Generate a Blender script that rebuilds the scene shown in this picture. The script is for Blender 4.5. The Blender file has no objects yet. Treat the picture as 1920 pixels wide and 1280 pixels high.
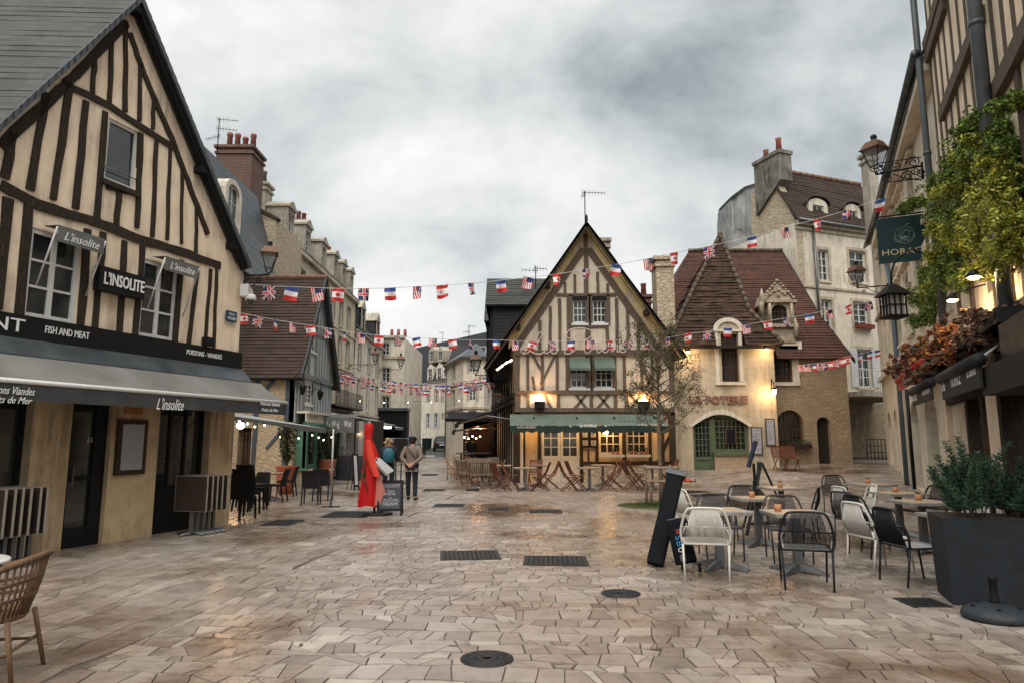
import bpy, math, random
from mathutils import Vector, Matrix
from mathutils.geometry import tessellate_polygon
R = random.Random(7)
SC = bpy.context.scene
COL = SC.collection
# ------------------------------------------------------------------ camera, sky, sun, exposure
FPX, TILT, EYE = 1280.0, math.radians(8.22), 1.65
cd = bpy.data.cameras.new('camera'); cam = bpy.data.objects.new('camera', cd); COL.objects.link(cam)
cd.sensor_width = 36; cd.lens = 24; cd.clip_end = 600; cd.clip_start = .05
cam.location = (0, 0, EYE); cam.rotation_euler = (math.pi/2 + TILT, 0, 0)
SC.camera = cam
SC.render.resolution_x = 1024; SC.render.resolution_y = 682
SC.view_settings.view_transform = 'Standard'; SC.view_settings.look = 'None'
SC.view_settings.gamma = 1; SC.view_settings.exposure = 1.5
try:
    SC.cycles.use_denoising = True; SC.cycles.max_bounces = 5; SC.cycles.diffuse_bounces = 3
    SC.cycles.glossy_bounces = 3; SC.cycles.caustics_reflective = False; SC.cycles.sample_clamp_indirect = 4
except Exception: pass
SUN_EL, SUN_AZ = math.radians(62), math.radians(190)
w = bpy.data.worlds.new('World'); SC.world = w; w.use_nodes = True
nt = w.node_tree; nt.nodes.clear()
def N(nt, t, **k):
    n = nt.nodes.new(t)
    for a, b in k.items():
        if hasattr(n, a) and not a[0].isupper(): setattr(n, a, b)
        else: n.inputs[a.replace('_', ' ') if a.replace('_', ' ') in n.inputs else a].default_value = b
    return n
def ramp(nt, stops, fac=None):
    r = nt.nodes.new('ShaderNodeValToRGB')
    while len(r.color_ramp.elements) < len(stops): r.color_ramp.elements.new(.5)
    for e, (p, c) in zip(r.color_ramp.elements, stops):
        e.position = p; e.color = (c, c, c, 1) if not isinstance(c, tuple) else (*c, 1)
    if fac is not None: nt.links.new(fac, r.inputs[0])
    return r
sky = N(nt, 'ShaderNodeTexSky', sky_type='NISHITA'); sky.sun_disc = False
sky.sun_elevation = SUN_EL; sky.sun_rotation = SUN_AZ; sky.dust_density = 3
skb = N(nt, 'ShaderNodeBackground', Strength=.08); nt.links.new(sky.outputs[0], skb.inputs[0])
tc = N(nt, 'ShaderNodeTexCoord'); sep = N(nt, 'ShaderNodeSeparateXYZ'); nt.links.new(tc.outputs['Generated'], sep.inputs[0])
zz = N(nt, 'ShaderNodeMath', operation='ADD'); nt.links.new(sep.outputs[2], zz.inputs[0]); zz.inputs[1].default_value = .75
dv = []
for i in (0, 1):
    d = N(nt, 'ShaderNodeMath', operation='DIVIDE'); nt.links.new(sep.outputs[i], d.inputs[0]); nt.links.new(zz.outputs[0], d.inputs[1]); dv.append(d)
cmb = N(nt, 'ShaderNodeCombineXYZ'); nt.links.new(dv[0].outputs[0], cmb.inputs[0]); nt.links.new(dv[1].outputs[0], cmb.inputs[1])
cmap = N(nt, 'ShaderNodeMapping'); nt.links.new(cmb.outputs[0], cmap.inputs[0]); cmap.inputs['Location'].default_value = (18.5853, 16.1878, 5.122); cmap.inputs['Scale'].default_value = (.8, 1.0, 1)
n1 = N(nt, 'ShaderNodeTexNoise', Scale=4.6, Detail=9.0, Roughness=.57, Distortion=.2); nt.links.new(cmap.outputs[0], n1.inputs['Vector'])
n2 = N(nt, 'ShaderNodeTexNoise', Scale=1.7, Detail=3.0, Roughness=.5); nt.links.new(cmap.outputs[0], n2.inputs['Vector'])
ad = N(nt, 'ShaderNodeMath', operation='MULTIPLY_ADD'); nt.links.new(n1.outputs[0], ad.inputs[0]); ad.inputs[1].default_value = .52
h = N(nt, 'ShaderNodeMath', operation='MULTIPLY'); nt.links.new(n2.outputs[0], h.inputs[0]); h.inputs[1].default_value = .50; nt.links.new(h.outputs[0], ad.inputs[2])
cr = ramp(nt, [(.385, (.16, .185, .19)), (.435, (.26, .282, .285)), (.485, (.365, .385, .383)), (.53, (.445, .458, .45)), (.58, (.535, .53, .52)), (.64, (.63, .61, .585))], ad.outputs[0])
cb = N(nt, 'ShaderNodeBackground', Strength=.6); nt.links.new(cr.outputs[0], cb.inputs[0])
# thin cloud everywhere over the clear-sky model
mxs = N(nt, 'ShaderNodeMixShader', Fac=.93); nt.links.new(skb.outputs[0], mxs.inputs[1]); nt.links.new(cb.outputs[0], mxs.inputs[2])
wo = N(nt, 'ShaderNodeOutputWorld'); nt.links.new(mxs.outputs[0], wo.inputs[0])
sl = bpy.data.lights.new('sun', 'SUN'); sl.energy = 1.5; sl.angle = math.radians(75); sl.color = (1, .95, .88)
so = bpy.data.objects.new('sun', sl); COL.objects.link(so)
sd = Vector((math.sin(SUN_AZ)*math.cos(SUN_EL), math.cos(SUN_AZ)*math.cos(SUN_EL), math.sin(SUN_EL)))
so.rotation_euler = sd.to_track_quat('Z', 'Y').to_euler(); so.location = (0, 0, 40)
# ------------------------------------------------------------------ measuring
def ray(u, v):
    dx = (u-960)/FPX; dz = (640-v)/FPX
    return Vector((dx, math.cos(TILT)-dz*math.sin(TILT), math.sin(TILT)+dz*math.cos(TILT)))
EYEV = Vector((0, 0, EYE))
def ss(a, b, x):
    t = max(0, min(1, (x-a)/(b-a))); return t*t*(3-2*t)
def zg(x, y):
    zl = .013*max(0, y-20) + .012*max(0, y-72)
    zr = .72*ss(15, 29, y) + .013*max(0, y-29)
    return zl + (zr-zl)*ss(3, 12.5, x)
def G(u, v):
    r = ray(u, v); z = 0
    for _ in range(40):
        k = (z-EYE)/r.z if r.z < -1e-4 else 90
        p = EYEV+r*k; z += (zg(p.x, p.y)-z)*.5
    return Vector((p.x, p.y, zg(p.x, p.y)))
def Y(u, v, y):
    r = ray(u, v); return EYEV + r*(y/r.y)
class Fac:
    """a vertical facade plane: s along it, z up, d out towards the square"""
    def __init__(s, A, B):
        s.O = Vector((A[0], A[1], 0)); e = Vector((B[0]-A[0], B[1]-A[1], 0)); s.L = e.length; s.e = e/s.L
        n = Vector((s.e.y, -s.e.x, 0))
        if n.dot(-s.O) < 0: n = -n
        s.n = n
    def p(s, u, v, d=0):
        r = ray(u, v); k = (s.n.dot(s.O-EYEV)+d)/s.n.dot(r); P = EYEV+r*k
        return ((P-s.O).dot(s.e), P.z)
    def W(s, a, z, d=0): return s.O+s.e*a+s.n*d+Vector((0, 0, z))
    def rect(s, u0, v0, u1, v1, d=0):
        """pixel box -> s0,s1,z0,z1 measured through its middle lines"""
        um, vm = (u0+u1)/2, (v0+v1)/2
        a, b = s.p(u0, vm, d)[0], s.p(u1, vm, d)[0]
        c, e = s.p(um, v1, d)[1], s.p(um, v0, d)[1]
        return (min(a, b), max(a, b), c, e)
# ------------------------------------------------------------------ materials
MATS = {}
def mat(name, c1, c2=None, scale=4.0, rough=.8, bump=.15, metal=0.0, kind='noise', c3=None, bw=.4, bh=.2, mortar=.012, dirt=.25, emit=None, spec=.5, tr=0, leafy=False):
    if name in MATS: return MATS[name]
    m = bpy.data.materials.new(name); m.use_nodes = True; MATS[name] = m
    t = m.node_tree; t.nodes.clear(); L = t.links.new
    out = N(t, 'ShaderNodeOutputMaterial'); b = N(t, 'ShaderNodeBsdfPrincipled'); L(b.outputs[0], out.inputs[0])
    b.inputs['Roughness'].default_value = rough; b.inputs['Metallic'].default_value = metal
    b.inputs['Specular IOR Level'].default_value = spec if spec != .5 else (.5 if rough < .45 else .28)
    if tr: b.inputs['Alpha'].default_value = 1-tr
    if emit:
        b.inputs['Emission Color'].default_value = (*emit[:3], 1); b.inputs['Emission Strength'].default_value = emit[3]
    c2 = c2 or tuple(x*.72 for x in c1)
    co = N(t, 'ShaderNodeTexCoord')
    if leafy:
        g = N(t, 'ShaderNodeNewGeometry'); r = ramp(t, [(0, c2), (.5, c1), (1, c3 or tuple(x*1.5 for x in c1))], g.outputs['Random Per Island'])
        L(r.outputs[0], b.inputs['Base Color']); b.inputs['Subsurface Weight'].default_value = 0
        return m
    src = co.outputs['Object']; uv = co.outputs['UV']
    nz = N(t, 'ShaderNodeTexNoise', Scale=scale, Detail=6.0, Roughness=.6); L(src, nz.inputs['Vector'])
    r = ramp(t, [(.3, c2), (.68, c1)], nz.outputs[0]); col = r.outputs[0]; hgt = nz.outputs[0]
    def mix(fac, a, bb, mode='MIX'):
        x = N(t, 'ShaderNodeMix', data_type='RGBA', blend_type=mode)
        if isinstance(fac, float): x.inputs[0].default_value = fac
        else: L(fac, x.inputs[0])
        for i, q in ((6, a), (7, bb)):
            if isinstance(q, tuple): x.inputs[i].default_value = (*q, 1)
            else: L(q, x.inputs[i])
        return x.outputs[2]
    if kind in ('brick', 'tile', 'ashlar'):
        dn = N(t, 'ShaderNodeTexNoise', Scale=2.3 if kind != 'brick' else 1.2, Detail=2.0); L(uv, dn.inputs['Vector'])
        vm = N(t, 'ShaderNodeVectorMath', operation='MULTIPLY_ADD'); L(dn.outputs['Color'], vm.inputs[0])
        q = .03 if kind == 'tile' else .025; vm.inputs[1].default_value = (q, q*.8, 0); L(uv, vm.inputs[2])
        br = N(t, 'ShaderNodeTexBrick', Scale=1.0, Mortar_Size=mortar, Mortar_Smooth=.3, Bias=0.0, Brick_Width=bw, Row_Height=bh)
        br.inputs['Color1'].default_value = (*c1, 1); br.inputs['Color2'].default_value = (*c2, 1)
        br.inputs['Mortar'].default_value = (*(c3 or tuple(x*.5 for x in c2)), 1)
        L(vm.outputs[0], br.inputs['Vector'])
        col = mix(dirt, br.outputs['Color'], mix(.999, br.outputs['Color'], r.outputs[0]))
        s2 = N(t, 'ShaderNodeMath', operation='MULTIPLY_ADD'); L(br.outputs['Fac'], s2.inputs[0]); s2.inputs[1].default_value = -1.0; L(nz.outputs[0], s2.inputs[2]); hgt = s2.outputs[0]
    elif kind == 'rubble':
        mp = N(t, 'ShaderNodeMapping'); L(uv, mp.inputs[0]); mp.inputs['Scale'].default_value = (1/bw, 1/bh, 1)
        dn = N(t, 'ShaderNodeTexNoise', Scale=1.5, Detail=2.0); L(mp.outputs[0], dn.inputs['Vector'])
        vm = N(t, 'ShaderNodeVectorMath', operation='MULTIPLY_ADD'); L(dn.outputs['Color'], vm.inputs[0]); vm.inputs[1].default_value = (.5, .5, 0); L(mp.outputs[0], vm.inputs[2])
        v1 = N(t, 'ShaderNodeTexVoronoi', feature='DISTANCE_TO_EDGE', Scale=1.0); L(vm.outputs[0], v1.inputs['Vector'])
        v2 = N(t, 'ShaderNodeTexVoronoi', feature='F1', Scale=1.0); L(vm.outputs[0], v2.inputs['Vector'])
        sx = N(t, 'ShaderNodeSeparateColor'); L(v2.outputs['Color'], sx.inputs[0])
        rc = ramp(t, [(0, c2), (1, c1)], sx.outputs[0]); col = mix(dirt, rc.outputs[0], r.outputs[0])
        re = ramp(t, [(0, 0.0), (mortar*8, 1.0)], v1.outputs[0]); col = mix(re.outputs[0], c3 or tuple(x*.55 for x in c2), col); hgt = re.outputs[0]
    elif kind == 'wood':
        mp = N(t, 'ShaderNodeMapping'); L(uv, mp.inputs[0]); mp.inputs['Scale'].default_value = (26, 4, 1)
        wn = N(t, 'ShaderNodeTexNoise', Scale=1.6, Detail=8.0, Roughness=.7, Distortion=.8); L(mp.outputs[0], wn.inputs['Vector'])
        rr = ramp(t, [(.28, c2), (.55, c1), (.8, c3 or tuple(x*1.5 for x in c1))], wn.outputs[0]); col = rr.outputs[0]; hgt = wn.outputs[0]
    elif kind == 'plaster':
        # weathering: broad soft stains, fine grain, a few vertical run marks
        nb = N(t, 'ShaderNodeTexNoise', Scale=.8, Detail=5.0, Roughness=.65); L(src, nb.inputs['Vector'])
        mp = N(t, 'ShaderNodeMapping'); L(uv, mp.inputs[0]); mp.inputs['Scale'].default_value = (5, .5, 1)
        nr = N(t, 'ShaderNodeTexNoise', Scale=1.3, Detail=4.0, Roughness=.6); L(mp.outputs[0], nr.inputs['Vector'])
        rr = ramp(t, [(.40, 1.0), (.62, 0.0)], nr.outputs[0]); rb = ramp(t, [(.35, 1.0), (.6, 0.0)], nb.outputs[0])
        dk = c3 or tuple(x*.6 for x in c2)
        mu = N(t, 'ShaderNodeMath', operation='MULTIPLY'); L(rr.outputs[0], mu.inputs[0]); L(rb.outputs[0], mu.inputs[1])
        mv = N(t, 'ShaderNodeMath', operation='MULTIPLY'); L(mu.outputs[0], mv.inputs[0]); mv.inputs[1].default_value = dirt*2.2
        col = mix(mv.outputs[0], col, dk)
        if bw >= .9:  # hairline cracks and small patches
            wv = N(t, 'ShaderNodeTexNoise', Scale=3.0, Detail=3.0); L(src, wv.inputs['Vector'])
            va = N(t, 'ShaderNodeVectorMath', operation='MULTIPLY_ADD'); L(wv.outputs['Color'], va.inputs[0]); va.inputs[1].default_value = (.35, .35, .35); L(src, va.inputs[2])
            vo = N(t, 'ShaderNodeTexVoronoi', feature='DISTANCE_TO_EDGE', Scale=1.1); L(va.outputs[0], vo.inputs['Vector'])
            ck = ramp(t, [(0, 1.0), (.009, 0.0)], vo.outputs[0]); pm = ramp(t, [(.52, 0.0), (.62, .75)], nb.outputs[0])
            cm = N(t, 'ShaderNodeMath', operation='MULTIPLY'); L(ck.outputs[0], cm.inputs[0]); L(pm.outputs[0], cm.inputs[1]); col = mix(cm.outputs[0], col, dk)
        if bw < .9:   # faint ashlar joints
            br = N(t, 'ShaderNodeTexBrick', Scale=1.0, Mortar_Size=.006, Mortar_Smooth=.6, Brick_Width=bw, Row_Height=bh); L(uv, br.inputs['Vector'])
            f2 = N(t, 'ShaderNodeMath', operation='MULTIPLY'); L(br.outputs['Fac'], f2.inputs[0]); f2.inputs[1].default_value = .35
            col = mix(f2.outputs[0], col, dk)
            s2 = N(t, 'ShaderNodeMath', operation='MULTIPLY_ADD'); L(br.outputs['Fac'], s2.inputs[0]); s2.inputs[1].default_value = -.6; L(nz.outputs[0], s2.inputs[2]); hgt = s2.outputs[0]
    L(col, b.inputs['Base Color'])
    if rough < .7 and not emit:
        rv = N(t, 'ShaderNodeMapRange'); L(nz.outputs[0], rv.inputs[0]); rv.inputs[3].default_value = rough*.75; rv.inputs[4].default_value = min(1, rough*1.35); L(rv.outputs[0], b.inputs['Roughness'])
    if bump:
        bp = N(t, 'ShaderNodeBump', Strength=min(1, bump*2), Distance=.02); L(hgt, bp.inputs['Height']); L(bp.outputs[0], b.inputs['Normal'])
    return m
# ------------------------------------------------------------------ mesh building
class MB:
    def __init__(s): s.v = []; s.f = []; s.m = []; s.sm = []
    def face(s, pts, mi=0, sm=False):
        i = len(s.v); s.v += [Vector(p) for p in pts]; s.f.append(list(range(i, i+len(pts)))); s.m.append(mi); s.sm.append(sm); return s
    def mesh(s, vs, fs, mi=0, sm=False):
        i = len(s.v); s.v += [Vector(p) for p in vs]
        for f in fs: s.f.append([i+k for k in f]); s.m.append(mi); s.sm.append(sm)
        return s
    def hexa(s, a, b, mi=0):
        """a, b: bottom and top rings of equal length"""
        n = len(a); return s.mesh(list(a)+list(b), [list(range(n))[::-1], list(range(n, 2*n))]+[[i, (i+1) % n, n+(i+1) % n, n+i] for i in range(n)], mi)
    def box(s, x0, x1, y0, y1, z0, z1, mi=0, M=None):
        P = [Vector(p) for p in ((x0, y0, z0), (x1, y0, z0), (x1, y1, z0), (x0, y1, z0), (x0, y0, z1), (x1, y0, z1), (x1, y1, z1), (x0, y1, z1))]
        if M is not None: P = [M @ p for p in P]
        return s.hexa(P[:4], P[4:], mi)
    def fbox(s, F, a, b, z0, z1, d0, d1, mi=0):
        return s.hexa([F.W(a, z0, d0), F.W(b, z0, d0), F.W(b, z0, d1), F.W(a, z0, d1)], [F.W(a, z1, d0), F.W(b, z1, d0), F.W(b, z1, d1), F.W(a, z1, d1)], mi)
    def fprism(s, F, pts, d0, d1, mi=0):
        return s.hexa([F.W(p[0], p[1], d0) for p in pts], [F.W(p[0], p[1], d1) for p in pts], mi)
    def wall(s, F, outer, holes=(), depth=.2, thick=.3, mi=0, d=0):
        """front face with openings, their reveals and the outer edge"""
        loops = [[Vector((p[0], p[1], 0)) for p in lp] for lp in [outer]+list(holes)]
        flat = [p for lp in loops for p in lp]
        s.mesh([F.W(p.x, p.y, d) for p in flat], [list(t) for t in tessellate_polygon(loops)], mi)
        for lp, dp in [(outer, thick)]+[(h_, depth) for h_ in holes]:
            n = len(lp)
            for i in range(n):
                a, b = lp[i], lp[(i+1) % n]
                s.face([F.W(a[0], a[1], d), F.W(b[0], b[1], d), F.W(b[0], b[1], d-dp), F.W(a[0], a[1], d-dp)], mi)
        return s
    def beam(s, F, p, q, w, d0, d1, mi=0, wob=.012, n=4):
        p, q = Vector(p), Vector(q); t = (q-p); l = t.length; t /= l; nn = Vector((-t.y, t.x))
        rows = []; off = 0
        for i in range(n+1):
            c = p+t*(l*i/n); off = R.uniform(-wob, wob) if 0 < i < n else 0; ww = w/2*(1+R.uniform(-.12, .12))
            a, b = c+nn*(off-ww), c+nn*(off+ww)
            rows.append([F.W(a.x, a.y, d0), F.W(b.x, b.y, d0), F.W(b.x, b.y, d1), F.W(a.x, a.y, d1)])
        return s.loft(rows, mi)
    def loft(s, rows, mi=0, sm=False, cap=True):
        k = len(rows[0]); V = [p for r in rows for p in r]; f = []
        for i in range(len(rows)-1):
            for j in range(k): f.append([i*k+j, i*k+(j+1) % k, (i+1)*k+(j+1) % k, (i+1)*k+j])
        if cap: f += [list(range(k))[::-1], [(len(rows)-1)*k+j for j in range(k)]]
        return s.mesh(V, f, mi, sm)
    def tube(s, pts, r, n=6, mi=0, sm=True):
        pts = [Vector(p) for p in pts]; rows = []; up = None
        for i, p in enumerate(pts):
            t = (pts[min(i+1, len(pts)-1)]-pts[max(i-1, 0)]).normalized()
            if up is None: up = Vector((0, 0, 1)) if abs(t.z) < .9 else Vector((1, 0, 0))
            a = t.cross(up); a = a.normalized() if a.length > 1e-5 else t.orthogonal().normalized()
            b = a.cross(t).normalized(); up = b
            rr = r[i] if isinstance(r, (list, tuple)) else r
            rows.append([p+(a*math.cos(2*math.pi*j/n)+b*math.sin(2*math.pi*j/n))*rr for j in range(n)])
        return s.loft(rows, mi, sm)
    def lathe(s, c, prof, n=12, mi=0, sm=True, M=None):
        c = Vector(c); rows = [[c+Vector((r*math.cos(2*math.pi*j/n), r*math.sin(2*math.pi*j/n), z)) for j in range(n)] for r, z in prof]
        if M is not None: rows = [[M @ p for p in r] for r in rows]
        return s.loft(rows, mi, sm)
    def ball(s, c, r, n=8, mi=0, sc=(1, 1, 1)):
        c = Vector(c); m = max(3, n//2); rows = []
        for i in range(m+1):
            a = math.pi*i/m; rr = max(.02, math.sin(a)); rows.append([c+Vector((r*sc[0]*rr*math.cos(2*math.pi*j/n), r*sc[1]*rr*math.sin(2*math.pi*j/n), -r*sc[2]*math.cos(a))) for j in range(n)])
        return s.loft(rows, mi, True)
    def courses(s, P0, P1, Q1, Q0, h=.13, lift=.03, seg=.9, jit=.006, mi=0):
        """a roof plane laid in overlapping courses; P bottom edge, Q top edge"""
        P0, P1, Q1, Q0 = map(Vector, (P0, P1, Q1, Q0)); nr = ((P1-P0).cross(Q0-P0) if (Q0-Q1).length < .05 or True else None).normalized()
        if nr.z < 0: nr = -nr
        L = max((Q0-P0).length, (Q1-P1).length); n = max(2, int(L/h)); lo = (Q0-P0).length
        for i in range(n):
            t0, t1 = i/n, min(1, (i+1.15)/n)
            a, b = P0.lerp(Q0, t0), P1.lerp(Q1, t0); c, d = P1.lerp(Q1, t1), P0.lerp(Q0, t1)
            k = max(1, int((b-a).length/seg)); pa = None
            xs = [j/k for j in range(k+1)]; js = [R.uniform(-jit, jit) for _ in xs]
            for j in range(k):
                x0, x1 = xs[j], xs[j+1]; o0, o1 = nr*(lift+js[j]), nr*(lift+js[j+1])
                A, B, C, D = a.lerp(b, x0)+o0, a.lerp(b, x1)+o1, d.lerp(c, x1)+nr*.004, d.lerp(c, x0)+nr*.004
                s.mesh([A, B, C, D, A-o0*1.2, B-o1*1.2], [[0, 1, 2, 3], [4, 5, 1, 0]], mi)
        s.face([P0-nr*.05, P1-nr*.05, Q1-nr*.05, Q0-nr*.05], mi)
        for e0, e1 in ((P0, P1), (P1, Q1), (Q0, P0)):
            s.face([e0-nr*.05, e1-nr*.05, e1+nr*lift, e0+nr*lift], mi)
        return s
    def leaves(s, c, n, sp, size, mi=0, flat=0):
        for _ in range(n):
            while True:
                q = Vector((R.uniform(-1, 1), R.uniform(-1, 1), R.uniform(-1, 1)))
                if q.length < 1: break
            p = Vector(c)+Vector((q.x*sp[0], q.y*sp[1], q.z*sp[2])); z = size*R.uniform(.6, 1.35)
            a = Vector((R.gauss(0, 1), R.gauss(0, 1), R.gauss(0, .7))).normalized(); b = a.orthogonal().normalized(); b.rotate(Matrix.Rotation(R.uniform(0, 6.3), 3, a))
            s.face([p-a*z, p+b*z*.45, p+a*z, p-b*z*.45], mi)
        return s
    def build(s, name, mats, parent=None, base=None):
        if not isinstance(mats, (list, tuple)): mats = [mats]
        off = Vector((0, 0, 0)); q = parent
        if base is not None: off = Vector(base)
        elif parent is not None:
            while q is not None: off += q.location; q = q.parent
        me = bpy.data.meshes.new(name); me.from_pydata([tuple(p-off) for p in s.v], [], s.f)
        for m in mats: me.materials.append(m)
        me.polygons.foreach_set('material_index', s.m); me.polygons.foreach_set('use_smooth', s.sm)
        uvl = me.uv_layers.new(name='UVMap'); buf = [0.0]*(2*len(me.loops)); Zv = Vector((0, 0, 1))
        vs = s.v
        for pg in me.polygons:
            nn = pg.normal
            if abs(nn.z) > .95: t = Vector((1, 0, 0)); b = Vector((0, 1, 0))
            else:
                t = Zv.cross(nn).normalized(); b = nn.cross(t)
                if b.z < 0: b = -b
            for li in pg.loop_indices:
                p = vs[me.loops[li].vertex_index]; buf[2*li] = p.dot(t); buf[2*li+1] = p.dot(b)
        uvl.data.foreach_set('uv', buf)
        me.update()
        o = bpy.data.objects.new(name, me); COL.objects.link(o)
        if parent is not None: o.parent = parent
        if base is not None: o.location = off
        return o
def weld(o, d=.0005):
    import bmesh
    bm = bmesh.new(); bm.from_mesh(o.data); bmesh.ops.remove_doubles(bm, verts=bm.verts, dist=d); bmesh.ops.recalc_face_normals(bm, faces=bm.faces); bm.to_mesh(o.data); bm.free(); return o
def thing(name, label, cat, loc=(0, 0, 0), rz=0, group=None):
    o = bpy.data.objects.new(name, None); COL.objects.link(o); o.empty_display_size = .2
    o.location = loc; o.rotation_euler = (0, 0, rz); return tag(o, label, cat, group)
def tag(o, label=None, cat=None, group=None, kind=None):
    if label: o['label'] = label
    if cat: o['category'] = cat
    if group: o['group'] = group
    if kind: o['kind'] = kind
    return o
def kids(o): return [c for c in COL.objects if c.parent == o]
def copy_tree(o, parent=None):
    c = o.copy(); COL.objects.link(c); c.parent = parent
    for ch in list(o.children): copy_tree(ch, c)
    return c
def dup(root, loc, rz, label, group=None, sc=None):
    c = copy_tree(root); c.location = loc; c.rotation_euler = (root.rotation_euler.x, root.rotation_euler.y, rz); c['label'] = label
    if group: c['group'] = group
    if sc: c.scale = sc
    return c
_used = set()
def put(root, loc, rz, label, group=None, sc=None):
    """first time the prototype itself is moved, then copies"""
    if root.name not in _used:
        _used.add(root.name); root.location = loc; root.rotation_euler = (0, 0, rz); root['label'] = label
        if group: root['group'] = group
        if sc: root.scale = sc
        return root
    return dup(root, loc, rz, label, group, sc)
def textmb(mb, txt, F, s0, s1, z0, z1, d, th=.01, shear=0, mi=0, rot=0, bold=0):
    """lettering fitted into the box s0..s1 x z0..z1 of a facade frame"""
    c = bpy.data.curves.new('t', 'FONT'); c.body = txt; c.extrude = .05; c.shear = shear; c.resolution_u = 2; c.offset = bold
    o = bpy.data.objects.new('t', c); COL.objects.link(o); dg = bpy.context.evaluated_depsgraph_get(); me = bpy.data.meshes.new_from_object(o.evaluated_get(dg))
    xs = [v.co.x for v in me.vertices]; ys = [v.co.y for v in me.vertices]
    if xs:
        x0, x1, y0, y1 = min(xs), max(xs), min(ys), max(ys); V = []
        for v in me.vertices:
            a = (v.co.x-x0)/(x1-x0); b = (v.co.y-y0)/(y1-y0)
            V.append(F.W(s0+(s1-s0)*a, z0+(z1-z0)*b+rot*a, d+(th if v.co.z > 0 else 0)))
        mb.mesh(V, [list(p.vertices) for p in me.polygons], mi)
    bpy.data.objects.remove(o); bpy.data.curves.remove(c); bpy.data.meshes.remove(me)
class Loc:
    """facade-like frame in local coordinates of a thing"""
    def __init__(s, O=(0, 0, 0), e=(1, 0, 0), n=(0, -1, 0), z=(0, 0, 1)): s.O, s.e, s.n, s.z = Vector(O), Vector(e), Vector(n), Vector(z)
    def W(s, a, z, d=0): return s.O+s.e*a+s.z*z+s.n*d
def window(F, par, r, cols=2, rows=3, d=-.12, fw=.055, mw=.03, fm=None, gm=None, name='window', arch=0, split=0, z_sill=True, sillm=None, label=None):
    """sash set into an opening r=(s0,s1,z0,z1): frame with glazing bars, panes behind"""
    a, b, z0, z1 = r; fm = fm or M_WHITE; gm = gm or M_GLASS; mb = MB(); D0, D1 = d-.03, d+.03
    mb.fbox(F, a, a+fw, z0, z1, D0, D1).fbox(F, b-fw, b, z0, z1, D0, D1).fbox(F, a+fw, b-fw, z0, z0+fw*1.3, D0, D1).fbox(F, a+fw, b-fw, z1-fw, z1, D0, D1)
    ia, ib, iz0, iz1 = a+fw, b-fw, z0+fw*1.3, z1-fw; D0 += .006; D1 -= .006
    for i in range(1, cols):
        x = ia+(ib-ia)*i/cols; q = mw*(2.2 if split and i*2 == cols else 1)
        mb.fbox(F, x-q/2, x+q/2, iz0, iz1, D0, D1)
    for j in range(1, rows):
        y = iz0+(iz1-iz0)*j/rows; mb.fbox(F, ia, ib, y-mw/2, y+mw/2, D0+.003, D1-.003)
    o = mb.build(name, fm, par)
    if label: o['label'] = label
    g = MB(); g.fbox(F, a+.01, b-.01, z0+.01, z1-.01, d-.02, d-.008); g.build('pane', gm, o)
    if z_sill:
        s = MB(); s.fbox(F, a-.06, b+.06, z0-.09, z0-.002, -.1, .07); s.build('sill', sillm or M_STONE, o)
    return o
# ------------------------------------------------------------------ shared materials
M_WHITE = mat('white_paint', (.62, .62, .60), (.5, .5, .48), rough=.5, bump=.03, scale=9)
M_GLASS = mat('dark_glass', (.035, .042, .042), (.008, .01, .011), rough=.06, bump=.02, spec=.8, scale=1.6)  # colour mottled dark to grey-green to imitate reflections in the panes
M_STONE = mat('limestone', (.66, .57, .43), (.54, .45, .33), scale=3, kind='plaster', bw=.62, bh=.31, dirt=.3, bump=.2)
M_STONE2 = mat('limestone_pale', (.76, .70, .585), (.63, .56, .45), scale=2.4, kind='plaster', bw=.8, bh=.36, dirt=.4, bump=.15)
M_STONER = mat('limestone_cream', (.74, .67, .54), (.60, .53, .41), scale=2.4, kind='plaster', bw=.8, bh=.36, dirt=.4, bump=.15)  # right-hand wall: colour raised to make up for facing away from the sun
M_STONE3 = mat('limestone_grey', (.46, .42, .34), (.34, .30, .24), scale=2.4, kind='plaster', bw=.8, bh=.36, dirt=.5, bump=.15)
M_RUB = mat('rubble_stone', (.58, .49, .35), (.40, .32, .22), kind='rubble', bw=.26, bh=.14, c3=(.36, .29, .21), dirt=.5, bump=.5, scale=3)
M_RUBD = mat('rubble_brown', (.42, .32, .21), (.27, .195, .12), kind='rubble', bw=.22, bh=.13, c3=(.33, .25, .165), dirt=.6, bump=.45, scale=2)
M_PLAS = mat('cream_plaster', (.83, .69, .525), (.74, .60, .44), kind='plaster', scale=2.2, bw=1, dirt=.5, bump=.35)
M_PLASP = mat('pale_plaster', (.62, .54, .43), (.52, .445, .34), kind='plaster', scale=2.2, bw=1, dirt=.3, bump=.15)
M_OAK = mat('dark_oak', (.034, .023, .015), (.009, .007, .005), kind='wood', c3=(.11, .078, .05), bump=.5)
M_OAKG = mat('grey_oak', (.12, .092, .068), (.05, .038, .028), kind='wood', c3=(.21, .17, .13), bump=.5)
M_SLATE = mat('slate', (.075, .085, .095), (.045, .05, .056), kind='tile', bw=.24, bh=.16, mortar=.006, c3=(.02, .02, .023), rough=.42, bump=.3, scale=1.2, dirt=.4)
M_SLATEW = mat('slate_weathered', (.068, .072, .063), (.016, .018, .017), kind='tile', bw=.26, bh=.16, mortar=.006, c3=(.02, .02, .02), rough=.55, bump=.3, scale=.9, dirt=.6)
M_SLATED = mat('slate_black', (.035, .037, .042), (.022, .023, .026), kind='tile', bw=.24, bh=.16, mortar=.006, c3=(.01, .01, .012), rough=.6, bump=.3, scale=1.2, dirt=.4)
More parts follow.
